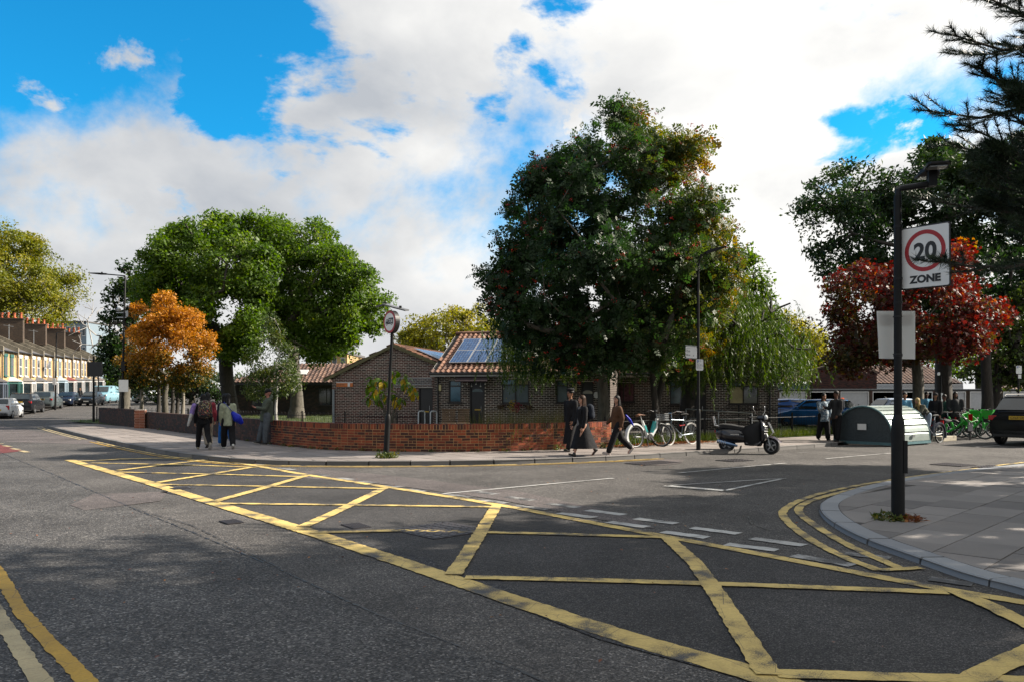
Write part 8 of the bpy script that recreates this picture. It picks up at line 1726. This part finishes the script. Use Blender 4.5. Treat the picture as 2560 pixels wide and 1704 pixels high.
    ex_.build('exhaust_guard', chrome, t); MB().box((-0.92, 0, 0.62), (0.05, 0.12, 0.08)).build('tail_light', m_tail, t, bevel=0.01)
    for s in (-1, 1): MB().tube([(-0.20, s * 0.08, 0.22), (-0.24, s * 0.13, 0.06), (-0.30, s * 0.15, 0.01)], 0.013, 6).build('stand_leg', m_trim, t)
    MB().box((-0.35, -0.225, 0.55), (0.24, 0.006, 0.025)).build('side_badge', chrome, t); MB().lathe([(0.0, 0), (0.05, 0), (0.05, 0.012), (0, 0.012)], (0.18, -0.19, 0.55), 'Y', 16) if False else None
    return t
sf_ = G(1929, 1134); sdir = Vector((0.88, -0.40, 0)).normalized(); scooter('black retro motor scooter with chrome racks parked on the road', Vector((sf_.x, sf_.y, 0)) - sdir * 0.64, math.atan2(sdir.y, sdir.x))
# ================================================================== people
def remesh(mb, voxel, smooth_it=4):
    """one continuous skin from overlapping solids"""
    me = mb.mesh('tmp', black_paint); bm = bmesh.new(); bm.from_mesh(me); bmesh.ops.recalc_face_normals(bm, faces=bm.faces); bm.to_mesh(me); bm.free(); o = bpy.data.objects.new('tmp', me); COL.objects.link(o)
    m = o.modifiers.new('r', 'REMESH'); m.mode = 'VOXEL'; m.voxel_size = voxel; m.adaptivity = 0.0
    s = o.modifiers.new('s', 'SMOOTH'); s.factor = 0.5; s.iterations = smooth_it
    dg = bpy.context.evaluated_depsgraph_get(); res = bpy.data.meshes.new_from_object(o.evaluated_get(dg)); bpy.data.objects.remove(o); bpy.data.meshes.remove(me); return res
def capsule(mb, a, b, r0, r1, n=10, flat=1.0):
    a, b = Vector(a), Vector(b); d = b - a; L_ = d.length
    if L_ < 1e-5: mb.sphere(a, r0); return
    d.normalize(); path = []; rad = []
    for k in range(3): th = math.pi / 2 * (1 - k / 3); path.append(a - d * r0 * math.sin(th)); rad.append(max(1e-3, r0 * math.cos(th)))
    path.append(a); rad.append(r0); path.append(b); rad.append(r1)
    for k in range(1, 4): th = math.pi / 2 * k / 3; path.append(b + d * r1 * math.sin(th)); rad.append(max(1e-3, r1 * math.cos(th)))
    mb.tube(path, rad, n, True, 0.0, flat)
def mesh_obj(name, me, mats, parent):
    me.materials.clear()
    for m in (mats if isinstance(mats, (list, tuple)) else [mats]): me.materials.append(m)
    for p in me.polygons: p.use_smooth = True
    o = bpy.data.objects.new(name, me); return link(o, parent)
def cloth(name, c, var=0.25, scale=14, rough=0.85):
    n = NT(name); f = n.noise(scale, 5, 0.6); col = n.ramp(f, [(0.3, tuple(x * (1 - var) for x in c)), (0.7, tuple(min(1, x * (1 + var)) for x in c))]); n.bump(n.noise(9, 4, 0.6), 0.5, 0.03); n.b.inputs['Specular IOR Level'].default_value = 0.2; return n.set(col, rough)
def print_cloth(name, cols, scale=24):
    n = NT(name); v = n.voro(scale, None, 'Color'); sp = n.N.new('ShaderNodeSeparateColor'); n.L.new(v, sp.inputs[0]); st = [(i / len(cols), c) for i, c in enumerate(cols)]; r = n.N.new('ShaderNodeValToRGB'); r.color_ramp.interpolation = 'CONSTANT'; n.L.new(sp.outputs[0], r.inputs[0]); e = r.color_ramp.elements; e[0].color = (*cols[0], 1); e[1].position = st[1][0]; e[1].color = (*cols[1], 1)
    for p, c in st[2:]: x = e.new(p); x.color = (*c, 1)
    return n.set(r.outputs[0], 0.85)
SKIN = {k: paint('skin_' + k, c, 0.55, 0.10, 20, spec=0.3) for k, c in (('pale', (0.50, 0.27, 0.19)), ('tan', (0.34, 0.17, 0.10)), ('brown', (0.13, 0.06, 0.038)), ('ruddy', (0.45, 0.20, 0.15)))}
HAIR = {k: cloth('hair_' + k, c, 0.35, 40, 0.6) for k, c in (('black', (0.008, 0.007, 0.007)), ('brown', (0.035, 0.016, 0.008)), ('blond', (0.36, 0.26, 0.11)))}
m_eye = M_('eye_dark', (0.01, 0.008, 0.008), 0.3); m_lip = M_('lip', (0.22, 0.06, 0.05), 0.5); m_sole = M_('shoe_sole', (0.45, 0.43, 0.40), 0.7)
def person(label, loc, heading, h=1.68, skin='pale', hair='black', hair_style='short', top=None, top_len=0.0, bottom=None, skirt=None, shoes=None, stride=0.0, knee=0.0, arms=((-10, 15), (10, 15)), arm_out=8, lean=0.0, bend=0.0, head_yaw=0.0, head_pitch=0.0, build=1.0, coat_to=None, sole=False, cap=None, hood=False, inner=None, tight=0.0, glasses=False, detail=True, legs=None, wide=0.0):
    """faces local +y; heading = angle of +y from world +y (counter-clockwise). Angles in degrees."""
    t = thing('person', label, 'person', loc, heading); k = h / 1.7; S = lambda v: v * k
    hipz = S(0.90); D2 = math.radians
    # legs: (thigh swing, knee bend) forward positive
    lg = legs or ((stride, max(0, -stride) * 0.2 + knee * (stride < 0)), (-stride, abs(stride) * 0.9 + knee))
    J = {}; dz = 0
    feet_z = []
    for s, (th, kb) in zip((-1, 1), lg):
        a = D2(th); hip = Vector((s * S(0.09) * build, 0, 0)); kn = hip + Vector((s * S(0.01), math.sin(a), -math.cos(a))) * S(0.43); kn.x = hip.x + s * S(0.01); b = a - D2(kb); an = kn + Vector((0, math.sin(b), -math.cos(b))) * S(0.41); J[s] = [hip, kn, an, b]; feet_z.append(an.z)
    drop = -min(feet_z) + S(0.075); pel = Vector((0, 0, drop))
    for s in (-1, 1): J[s] = [p + pel for p in J[s][:3]] + [J[s][3]]
    Rb = Matrix.Rotation(-D2(lean + bend), 3, 'X'); up = Rb @ Vector((0, 0, 1)); fw = Rb @ Vector((0, 1, 0))
    waist = pel + up * S(0.10); chest = pel + up * S(0.36); neck = pel + up * S(0.53); hd = neck + Matrix.Rotation(-D2(lean + bend * 0.6), 3, 'X') @ Vector((0, S(0.02), S(0.17)))
    Hr = Matrix.Rotation(D2(head_yaw), 3, 'Z') @ Matrix.Rotation(-D2(head_pitch + bend * 0.4), 3, 'X')
    A = {}
    for s, (sw, el) in zip((-1, 1), arms):
        sh = neck - up * S(0.075) + Vector((s * S(0.175) * build, 0, 0)); a = D2(sw); o = D2(arm_out) * s
        d = Matrix.Rotation(-D2(lean + bend * 0.3), 3, 'X') @ Vector((math.sin(o), math.sin(a) * math.cos(o), -math.cos(a) * math.cos(o))); e = sh + d * S(0.28); a2 = a + D2(el); d2 = Matrix.Rotation(-D2(lean + bend * 0.3), 3, 'X') @ Vector((math.sin(o) * 0.3 - s * math.sin(D2(el)) * 0.25, math.sin(a2), -math.cos(a2))).normalized(); w = e + d2 * S(0.245); A[s] = (sh, e, w, d2)
    # ---- body: one continuous surface
    B = MB(); capsule(B, pel + up * S(0.02), waist, S(0.125) * build, S(0.115) * build, 12, 0.8); capsule(B, waist, chest, S(0.115) * build, S(0.13) * build, 12, 0.75); capsule(B, chest, neck - up * S(0.06), S(0.13) * build, S(0.09), 12, 0.7)
    capsule(B, neck - up * S(0.08) - Vector((S(0.13), 0, 0)), neck - up * S(0.08) + Vector((S(0.13), 0, 0)), S(0.055), S(0.055)); capsule(B, neck - up * S(0.06), hd - up * S(0.05), S(0.052), S(0.048))
    hs = S(0.105)
    B.sphere(hd + Hr @ Vector((0, -S(0.005), S(0.022))), (hs * 0.74, hs * 0.92, hs * 0.95), 16, 12, Hr); B.sphere(hd + Hr @ Vector((0, S(0.028), -S(0.045))), (hs * 0.56, hs * 0.58, hs * 0.62), 14, 10, Hr); B.sphere(hd + Hr @ Vector((0, S(0.062), -S(0.085))), (S(0.026), S(0.02), S(0.018)), 8, 6, Hr)
    capsule(B, hd + Hr @ Vector((0, S(0.088), S(0.022))), hd + Hr @ Vector((0, S(0.103), -S(0.018))), S(0.009), S(0.014), 8)
    for s in (-1, 1): B.sphere(hd + Hr @ Vector((s * hs * 0.75, -S(0.002), -S(0.002))), (S(0.014), S(0.02), S(0.03)), 8, 6, Hr)
    for s in (-1, 1):
        hip, kn, an, b = J[s]; capsule(B, hip, kn, S(0.082) * build, S(0.052)); capsule(B, kn, an, S(0.052), S(0.034)); fy = Vector((0, math.cos(b) if b > -1.2 else 0.5, math.sin(b) if abs(b) < 1.2 else -0.7)).normalized(); capsule(B, an + Vector((0, 0, -S(0.045))) - fy * S(0.03), an + Vector((0, 0, -S(0.05))) + fy * S(0.13), S(0.036), S(0.028))
        sh, e, w, d2 = A[s]; capsule(B, sh, e, S(0.048) * build, S(0.037)); capsule(B, e, w, S(0.038), S(0.026))
    me = remesh(B, 0.022, 2)
    # hands with five separate bent fingers, joined to the body mesh
    Hm = MB()
    for s in (-1, 1):
        sh, e, w, d2 = A[s]; x = d2.cross(Vector((0, 0, 1))); x = x.normalized() if x.length > 0.1 else Vector((1, 0, 0)); curl = (x.cross(d2)).normalized(); side = x
        if abs(d2.z) > 0.7: side = Vector((0, 1, 0)) - d2 * d2.y; side.normalize(); curl = Vector((-s, 0, 0)) - d2 * (-s * d2.x); curl.normalize()
        pm = w + d2 * S(0.045); capsule(Hm, w, pm + d2 * S(0.03), S(0.024), S(0.032), 8, 0.6)
        for q, L_ in enumerate((0.062, 0.072, 0.068, 0.052)):
            r0 = pm + d2 * S(0.035) + side * S(0.024 - 0.016 * q); m1 = r0 + (d2 * 0.9 + curl * 0.35).normalized() * S(L_ * 0.5); m2 = m1 + (d2 * 0.5 + curl * 0.85).normalized() * S(L_ * 0.5); Hm.tube([r0, m1, m2], [S(0.0085), S(0.008), S(0.0065)], 6)
        r0 = pm + side * S(0.03) - d2 * S(0.005); m1 = r0 + (side * 0.7 + d2 * 0.6 + curl * 0.2).normalized() * S(0.035); m2 = m1 + (d2 * 0.9 + side * 0.1 + curl * 0.3).normalized() * S(0.03); Hm.tube([r0, m1, m2], [S(0.011), S(0.0095), S(0.008)], 6)
    bm = bmesh.new(); bm.from_mesh(me); hm = Hm.mesh('tmp', black_paint); bm.from_mesh(hm); bm.to_mesh(me); bm.free(); bpy.data.meshes.remove(hm)
    mesh_obj('body', me, SKIN[skin], t)
    hp = lambda x, y, z: hd + Hr @ Vector((S(x), S(y), S(z)))
    if detail:
        for s in (-1, 1): MB().sphere(hp(s * 0.034, 0.083, 0.012), (S(0.013), S(0.007), S(0.007)), 8, 6, Hr).build('eye', m_eye, t, smooth=True); MB().tube([hp(s * 0.016, 0.094, 0.030), hp(s * 0.034, 0.092, 0.036), hp(s * 0.054, 0.08, 0.030)], S(0.0045), 5).build('eyebrow', HAIR['black'] if hair != 'blond' else HAIR['brown'], t)
        MB().tube([hp(-0.022, 0.087, -0.046), hp(0, 0.095, -0.045), hp(0.022, 0.087, -0.046)], [S(0.003), S(0.007), S(0.003)], 6).build('mouth', m_lip, t, smooth=True)
        if glasses:
            g = MB()
            for s in (-1, 1): g.tube([hp(s * 0.036 + 0.024 * math.cos(a), 0.102, 0.010 + 0.019 * math.sin(a)) for a in [2 * math.pi * q / 12 for q in range(13)]], S(0.003), 4); g.tube([hp(s * 0.06, 0.10, 0.014), hp(s * 0.08, 0.0, 0.014)], S(0.003), 4)
            g.tube([hp(-0.012, 0.104, 0.014), hp(0.012, 0.104, 0.014)], S(0.003), 4); g.build('glasses', m_trim, t)
    # ---- hair / headwear
    Hh = MB(); hm_ = HAIR[hair]
    if cap is not None:
        C_ = MB(); C_.sphere(hp(0, -0.008, 0.055), (hs * 0.86, hs * 1.02, hs * 0.72), 14, 10, Hr); C_.build('woolly_hat' if cap[1] == 'hat' else 'cap', cap[0], t, smooth=True)
        if cap[1] == 'cap': MB().loft([[hp(x, 0.085, 0.05) for x in (-0.065, 0, 0.065)], [hp(x, 0.17 - abs(x) * 0.5, 0.045) for x in (-0.06, 0, 0.06)]], cap=False, closed=False).build('peak', cap[0], t)
    else: Hh.sphere(hp(0, -0.018, 0.040), (hs * 0.84, hs * 0.98, hs * 0.92), 16, 12, Hr)
    if hair_style == 'curly':
        rs = random.Random(5)
        for q in range(40): a = rs.random() * 6.28; z = rs.uniform(0.01, 0.13); rr = 0.085 * math.sqrt(max(0.05, 1 - ((z - 0.04) / 0.11) ** 2)); y = rr * math.sin(a) - 0.02; Hh.sphere(hp(rr * math.cos(a), min(y, 0.06) if z < 0.09 else y, z), S(rs.uniform(0.022, 0.032)), 6, 5)
    if hair_style in ('long', 'bob', 'bun'):
        L_ = {'long': 0.40, 'bob': 0.20, 'bun': 0.06}[hair_style]
        capsule(Hh, hp(0, -0.045, 0.03), hp(0, -0.085, 0.0) + Vector((0, 0, -S(L_))) - fw * S(0.02), S(0.085), S(0.055 if hair_style == 'long' else 0.075), 10, 0.75)
        for s in (-1, 1): capsule(Hh, hp(s * 0.068, -0.01, 0.04), hp(s * 0.078, 0.0, 0) + Vector((0, 0, -S(min(L_, 0.2)))), S(0.03), S(0.024), 8)
        if hair_style == 'bun': Hh.sphere(hp(0, -0.06, 0.12), S(0.05))
    if Hh.v: mesh_obj('hair', remesh(Hh, 0.016, 2), hm_, t)
    if hood: C_ = MB(); capsule(C_, neck - fw * S(0.06) - Vector((S(0.07), 0, 0)), neck - fw * S(0.06) + Vector((S(0.07), 0, 0)), S(0.065), S(0.065)); C_.sphere(neck - fw * S(0.09) + up * S(0.06), (S(0.1), S(0.05), S(0.09))); mesh_obj('hood', remesh(C_, 0.015), top, t)
    # ---- clothes
    if top is not None:
        T = MB(); g = 0.022 + tight; hem = pel + up * S(-top_len - 0.06)
        T.tube([hem, hem + up * S(0.02), waist, chest], [S(0.148 + wide + g * 0.5) * build, S(0.152 + wide + g * 0.5) * build, S(0.145 + g * 0.6 + wide * 0.7) * build, S(0.15 + g * 0.5) * build], 16, True, 0.0, 0.78); capsule(T, waist + up * S(0.06), chest, S(0.14 + g * 0.6 + wide * 0.5) * build, S(0.15 + g * 0.5) * build, 14, 0.8); capsule(T, chest, neck - up * S(0.07), S(0.15 + g * 0.5) * build, S(0.085), 14, 0.75); capsule(T, neck - up * S(0.085) - Vector((S(0.14) * build, 0, 0)), neck - up * S(0.085) + Vector((S(0.14) * build, 0, 0)), S(0.07 + g * 0.3), S(0.07 + g * 0.3)); capsule(T, neck - up * S(0.05), neck - up * S(0.01), S(0.072), S(0.066))
        for s in (-1, 1): sh, e, w, d2 = A[s]; capsule(T, sh, e, S(0.064 + g * 0.6) * build, S(0.056 + g * 0.5)); capsule(T, e, w - d2 * S(0.015), S(0.056 + g * 0.5), S(0.044 + g * 0.4))
        rt = random.Random(hash(label) % 1000)
        for q in range(10): s = rt.choice((-1, 1)); zq = rt.uniform(-top_len, 0.4); p = pel + up * S(zq) + Vector((s * S(0.1), S(rt.uniform(-0.08, 0.08)), 0)); capsule(T, p, p + Vector((S(-s * 0.08), S(rt.uniform(-0.05, 0.05)), S(rt.uniform(-0.03, 0.05)))), S(0.055), S(0.05), 6)
        mesh_obj('jacket', remesh(T, 0.026, 2), top, t)
        if inner is not None: I = MB(); capsule(I, pel + up * S(0.0) + fw * S(0.085), chest + fw * S(0.075) + up * S(0.1), S(0.085), S(0.06), 10, 1.0); mesh_obj('shirt', remesh(I, 0.016), inner, t)
    if skirt is not None:
        mat_s, zh, rad = skirt; mid = (J[-1][2] + J[1][2]) / 2; K = MB(); cy = mid.y * 0.7; n = 22; rings = []
        for f in np.linspace(0, 1, 9):
            z = (pel.z + S(0.12)) * (1 - f) + zh * f; ring = []
            for q in range(n): a = 2 * math.pi * q / n; r_ = S(0.135) * build * (1 - f) + rad * f; r_ *= 1 + 0.07 * f * math.sin(a * 6 + 1.3); ring.append(Vector((r_ * 0.82 * math.cos(a), cy * f + r_ * math.sin(a) * (1 + 0.18 * f), z)))
            rings.append(ring)
        K.loft(rings, cap=True); K.build('skirt' if top_len < 0.4 else 'long_coat', mat_s, t, smooth=True)
    if bottom is not None:
        Q = MB(); capsule(Q, pel + up * S(0.0), pel + up * S(0.10), S(0.138) * build, S(0.132) * build, 12, 0.85)
        for s in (-1, 1):
            hip, kn, an, b = J[s]; wl_ = 0.02 + wide * 0.4; capsule(Q, hip, kn, S(0.098 + wl_ * 0.4) * build, S(0.068 + wl_)); cr_ = an + (kn - an).normalized() * S(0.035); capsule(Q, kn, cr_, S(0.068 + wl_), S(0.052 + wl_))
        mesh_obj('trousers', remesh(Q, 0.024, 2), bottom, t)
    sm = shoes or M_('black_shoe', (0.015, 0.014, 0.014), 0.6)
    for s in (-1, 1):
        hip, kn, an, b = J[s]; fa = max(-0.9, min(0.35, b)); fy = Vector((0, math.cos(fa), math.sin(fa))); fz = Vector((0, -math.sin(fa), math.cos(fa))); heel = an - fz * S(0.035) - fy * S(0.035); Z = MB(); capsule(Z, an + fz * S(0.01), heel, S(0.046), S(0.046), 8); capsule(Z, heel, an - fz * S(0.048) + fy * S(0.135), S(0.044), S(0.034), 10, 0.85); m_ = remesh(Z, 0.011, 2); so_ = mesh_obj('shoe', m_, sm, t)
        if sole: W_ = MB(); W_.tube([an - fz * S(0.077) - fy * S(0.075), an - fz * S(0.077) - fy * S(0.03), an - fz * S(0.08) + fy * S(0.06), an - fz * S(0.078) + fy * S(0.15), an - fz * S(0.07) + fy * S(0.175)], [S(0.03), S(0.046), S(0.044), S(0.046), S(0.02)], 8, flat=0.32); o_ = W_.build('sole', m_sole, None, smooth=True); o_.parent = so_
    t['_j'] = 0; del t['_j']
    info = dict(pel=pel, up=up, fw=fw, neck=neck, chest=chest, arms=A, k=k, hd=hd)
    return t, info
def face(dx, dy): return math.atan2(dy, dx) - math.pi / 2      # heading so that local +y points along (dx,dy)
def gp(px, py): return G(px, py, PZ)
K_black = cloth('black_cloth', (0.010, 0.010, 0.012)); K_navy = cloth('navy_cloth', (0.012, 0.017, 0.028)); K_brown = cloth('brown_cloth', (0.10, 0.05, 0.028)); K_grey = cloth('grey_knit', (0.13, 0.13, 0.14)); K_sage = cloth('sage_cloth', (0.34, 0.37, 0.26)); K_olive = cloth('olive_padded', (0.085, 0.10, 0.075)); K_red = cloth('dark_red_cloth', (0.20, 0.025, 0.04)); K_beige = cloth('beige_cloth', (0.30, 0.26, 0.21)); K_blue = cloth('bright_blue_cloth', (0.02, 0.13, 0.42)); K_slate = cloth('slate_trousers', (0.10, 0.115, 0.13)); K_white = cloth('white_cloth', (0.55, 0.55, 0.54)); K_royal = cloth('royal_blue_nylon', (0.012, 0.025, 0.42), 0.2, 14, 0.5); K_lilac = cloth('lilac_foam', (0.26, 0.18, 0.46)); K_denim = cloth('pale_denim', (0.26, 0.33, 0.42)); K_sky = cloth('sky_blue_cloth', (0.10, 0.27, 0.40)); K_char = cloth('charcoal_cloth', (0.025, 0.026, 0.028))
K_pattern = print_cloth('patterned_shirt', [(0.10, 0.16, 0.22), (0.40, 0.44, 0.46), (0.06, 0.10, 0.15), (0.30, 0.36, 0.40), (0.16, 0.24, 0.31)], 26); K_dots = print_cloth('speckled_backpack', [(0.012, 0.012, 0.014)] * 6 + [(0.35, 0.30, 0.24), (0.014, 0.014, 0.016), (0.30, 0.05, 0.05), (0.012, 0.012, 0.014), (0.25, 0.2, 0.06)], 46)
S_trainer = cloth('pale_trainer', (0.42, 0.36, 0.34)); S_white = cloth('white_trainer', (0.5, 0.5, 0.47)); S_tan = cloth('tan_trainer', (0.26, 0.23, 0.17)); S_black = M_('black_shoe', (0.015, 0.014, 0.014), 0.6)
def bag(name, label, mat, pts, rads, cat='bag', straps=None, smat=None, flat=0.7):
    p0 = Vector(pts[0]); t = thing(name, label, cat, (p0.x, p0.y, min(p[2] for p in pts))); B = MB()
    for (a, b, r0, r1) in zip(pts[:-1], pts[1:], rads[:-1], rads[1:]): capsule(B, a, b, r0, r1, 10, flat)
    inv = world_inv(t); me = remesh(B, 0.014, 3); me.transform(inv); mesh_obj('pouch', me, mat, t)
    for s in straps or []: MB().tube(s, 0.016, 6, flat=0.4).build('strap', smat or mat, t, world=True, smooth=True)
    return t
def W_(t, v): return Matrix.LocRotScale(t.location, t.rotation_euler, (1, 1, 1)) @ Vector(v)
def backpack(t, inf, label, mat, r=0.15, h=0.36):
    k = inf['k']; c = inf['chest'] - inf['fw'] * (0.13 + r * 0.62) * k + inf['up'] * 0.02; up = inf['up']; a, b = c - up * h * 0.28, c + up * h * 0.22
    off = Vector((r * 0.35, 0, 0)); st = []
    for s in (-1, 1): sh = inf['neck'] - up * 0.06 + Vector((s * 0.11, 0, 0)); st.append([W_(t, b + Vector((s * 0.07, 0, 0.05))), W_(t, sh + up * 0.06 - inf['fw'] * 0.02), W_(t, sh + inf['fw'] * 0.105 - up * 0.06), W_(t, inf['chest'] + Vector((s * 0.13, 0, -0.06)) + inf['fw'] * 0.12)])
    bg = thing('backpack', label, 'backpack', W_(t, a), t.rotation_euler.z); B = MB(); inv = Matrix.Translation(-a)
    for s in (-1, 1): capsule(B, a + off * s, b + off * s, r * 0.72, r * 0.62, 10); 
    capsule(B, a, b, r * 0.8, r * 0.7, 10); capsule(B, a - inf['fw'] * r * 0.4 - up * 0.02, a - inf['fw'] * r * 0.4 + up * 0.10, r * 0.6, r * 0.5, 10)
    me = remesh(B, 0.014, 3); me.transform(inv); mesh_obj('pack', me, mat, bg)
    for s in st: MB().tube(s, 0.018, 6, flat=0.4).build('strap', K_black, bg, world=True, smooth=True)
# three walkers by the red wall
p, i = person('walker in black beret, glasses and long black coat passing the red wall', gp(1427, 1127), face(-0.75, -0.66), 1.72, 'tan', 'black', 'curly', K_black, 0.1, K_black, (K_black, 0.22, 0.235), S_black, 14, 4, ((6, 20), (-8, 15)), glasses=True)
MB().sphere(i['hd'] + Vector((0, -0.01, 0.115)), (0.115, 0.125, 0.045), 14, 8).build('beret', K_black, p, smooth=True)
p, i = person('walker with long brown hair, black jacket and long black skirt', gp(1456, 1139), face(-0.93, -0.36), 1.58, 'pale', 'brown', 'long', K_black, 0.12, None, (K_black, 0.20, 0.30), S_black, 21, 4, ((4, 12), (10, 25)), inner=K_grey, head_yaw=0)
backpack(p, i, 'dark navy backpack worn by the long haired walker', K_navy, 0.15, 0.4)
p, i = person('walker in brown jacket, black trousers and pale trainers', gp(1543, 1135), face(-0.96, -0.28), 1.58, 'pale', 'black', 'bob', K_brown, 0.08, K_black, None, S_trainer, 22, 6, ((-14, 25), (10, 40)), sole=True, wide=0.02, head_yaw=28, head_pitch=-6)
k_ = i['pel'] - i['fw'] * 0.2; bag('shoulder_bag', 'blue pointed bag poking out behind the brown jacket', K_royal, [W_(p, k_ + Vector((-0.12, 0.0, 0.24))), W_(p, k_ + Vector((-0.12, -0.10, 0.12))), W_(p, k_ + Vector((-0.12, -0.20, -0.02)))], [0.035, 0.06, 0.03])
# group walking away on the left
p, i = person('walker in dark red jacket and beige trousers walking ahead of the speckled backpack', gp(519, 1117), face(-0.62, 0.78), 1.62, 'pale', 'black', 'bob', K_red, 0.08, K_beige, None, S_black, -16, 5, ((8, 10), (-8, 10)), detail=False, wide=0.02)
p, i = person('walker in black trousers carrying the speckled backpack', gp(508, 1122), face(-0.55, 0.83), 1.60, 'pale', 'black', 'bob', K_black, 0.05, K_black, None, S_tan, 18, 14, ((6, 10), (-6, 10)), sole=True, detail=False)
backpack(p, i, 'black speckled backpack on the walker by the dark wall', K_dots, 0.19, 0.52)
a_ = W_(p, i['chest'] + Vector((-0.25, -0.02, 0.05))); bag('yoga_mat', 'lilac rolled mat in a white sling bag', K_lilac, [a_ + Vector((0, 0, 0.06)), a_ + Vector((-0.07, 0, -0.17))], [0.068, 0.068], 'yoga mat', flat=1.0); bag('sling_bag', 'white cloth sling bag holding the lilac mat', K_white, [a_ + Vector((-0.075, 0, -0.20)), a_ + Vector((-0.17, 0, -0.50))], [0.078, 0.05], straps=[[a_ + Vector((-0.1, 0, -0.2)), a_ + Vector((0.06, 0.0, 0.2)), a_ + Vector((0.16, 0.06, 0.3))]])
p, i = person('walker in navy coat and bright blue trousers half hidden by the sage jacket', gp(563, 1112), face(-0.62, 0.78), 1.60, 'brown', 'black', 'bob', K_navy, 0.12, K_blue, None, S_white, 15, 5, ((6, 10), (-6, 10)), detail=False)
p, i = person('walker in sage green jacket and black trousers with white trainers', gp(570, 1120), face(-0.45, 0.89), 1.60, 'pale', 'black', 'bob', K_sage, 0.12, K_black, None, S_white, 15, 6, ((4, 8), (-4, 10)), sole=True, wide=0.04, detail=False)
a_ = i['pel'] + Vector((0.24, -0.12, 0.02)); bag('shoulder_bag', 'big royal blue sling bag across the sage green jacket', K_royal, [W_(p, a_ + Vector((-0.10, 0, 0.16))), W_(p, a_ + Vector((0.0, -0.02, 0.04))), W_(p, a_ + Vector((0.09, 0, -0.06)))], [0.09, 0.15, 0.10], straps=[[W_(p, a_ + Vector((-0.10, -0.02, 0.2))), W_(p, i['chest'] + Vector((-0.03, -0.19, 0.06))), W_(p, i['neck'] + Vector((-0.11, -0.06, 0.03))), W_(p, i['neck'] + Vector((-0.13, 0.08, -0.06)))]], flat=0.85)
# man leaning at the dark wall, looking at his phone
wp = gp(667, 1110); p, i = person('man in olive padded coat and black hat leaning on the dark wall with a phone', wp, face(-0.93, -0.36), 1.72, 'ruddy', 'black', 'short', K_olive, 0.14, K_slate, None, S_black, 0, 0, ((18, 78), (20, 76)), arm_out=6, lean=-5, head_pitch=16, build=1.08, cap=(K_black, 'hat'), hood=True, legs=((5, 2), (20, 8)), wide=0.025, sole=True)
h_ = i['arms'][1][2] + i['arms'][1][3] * 0.1; ph = W_(p, (i['arms'][1][2] + i['arms'][-1][2]) / 2 + i['fw'] * 0.10 + Vector((0, 0, 0.03))); t = thing('phone', 'small dark phone in the leaning man\'s hands', 'phone', ph, p.rotation_euler.z); MB().box((0, 0, 0), (0.075, 0.15, 0.009), Euler((0.5, 0, 0)).to_matrix()).build('case', m_trim, t, bevel=0.003)
# pair before the railings
p, i = person('standing woman in blue and white patterned shirt before the railings', gp(2059, 1099), face(0.1, -1), 1.60, 'tan', 'black', 'bob', K_pattern, 0.16, K_black, None, S_black, 8, 4, ((8, 20), (30, 70)), wide=0.05, build=1.08)
p, i = person('standing man all in black next to the patterned shirt', gp(2091, 1102), face(-0.85, -0.5), 1.68, 'brown', 'black', 'short', K_char, 0.10, K_black, None, S_black, 6, 3, ((8, 30), (28, 72)), wide=0.03)
backpack(p, i, 'dark backpack with orange top on the man in black', K_navy, 0.14, 0.4); o3 = W_(p, i['chest'] - i['fw'] * 0.28 + Vector((0.03, 0, 0.16))); t = thing('orange_pouch', 'bright orange pouch on top of the dark backpack', 'pouch', o3); B = MB(); capsule(B, (0, 0, 0), (0.06, 0, 0.02), 0.06, 0.05, 10); mesh_obj('pouch', remesh(B, 0.012), cloth('orange_nylon', (0.55, 0.09, 0.02)), t)
# crowd behind the hangar
def dp(px, Y): return ((px - 1280) * Y / F, Y, 0.03)
person('man with beard and sky blue shirt, hand raised to his face', dp(2262, 31.5), face(-0.4, -1), 1.72, 'tan', 'black', 'short', K_sky, 0.05, K_navy, None, S_black, 0, 0, ((10, 15), (40, 118)), wide=0.02)
person('blond woman in striped jacket and pale jeans bending forward', dp(2318, 30.4), face(-0.95, -0.2), 1.66, 'pale', 'blond', 'long', cloth('khaki_jacket', (0.085, 0.085, 0.062)), 0.04, K_denim, None, S_white, 6, 4, ((50, 20), (55, 15)), bend=42, detail=False)
person('man in sunglasses and pale blue shirt behind the bending woman', dp(2316, 34.5), face(-0.1, -1), 1.75, 'brown', 'black', 'short', K_sky, 0.05, K_char, None, S_black, 0, 0, ((4, 12), (4, 12)), glasses=True)
person('woman in black with a dark cap standing by the green bikes', dp(2339, 31.4), face(-0.7, -0.7), 1.70, 'tan', 'black', 'long', K_black, 0.14, K_black, None, S_black, 0, 0, ((6, 14), (6, 14)), cap=(K_black, 'cap'))
person('person in dark jacket with green panel partly hidden behind the woman in black', dp(2361, 32.3), face(-0.9, -0.4), 1.64, 'brown', 'black', 'short', cloth('dark_green_cloth', (0.02, 0.06, 0.045)), 0.1, K_navy, None, S_black, 0, 0, ((20, 40), (8, 14)))
p, i = person('broad person in black with long dark hair beside the garage door', dp(2388, 31.8), face(-0.3, -1), 1.74, 'brown', 'black', 'long', K_char, 0.12, K_black, None, S_black, 0, 0, ((14, 50), (14, 50)), build=1.28, wide=0.05)
person('distant pedestrian in dark clothes on the terrace pavement', (P(200, 1000, 86).x, 86, hz(86) + 0.1), face(0.3, -1), 1.75, 'tan', 'black', 'short', K_char, 0.1, K_navy, None, S_black, 12, 4, detail=False)
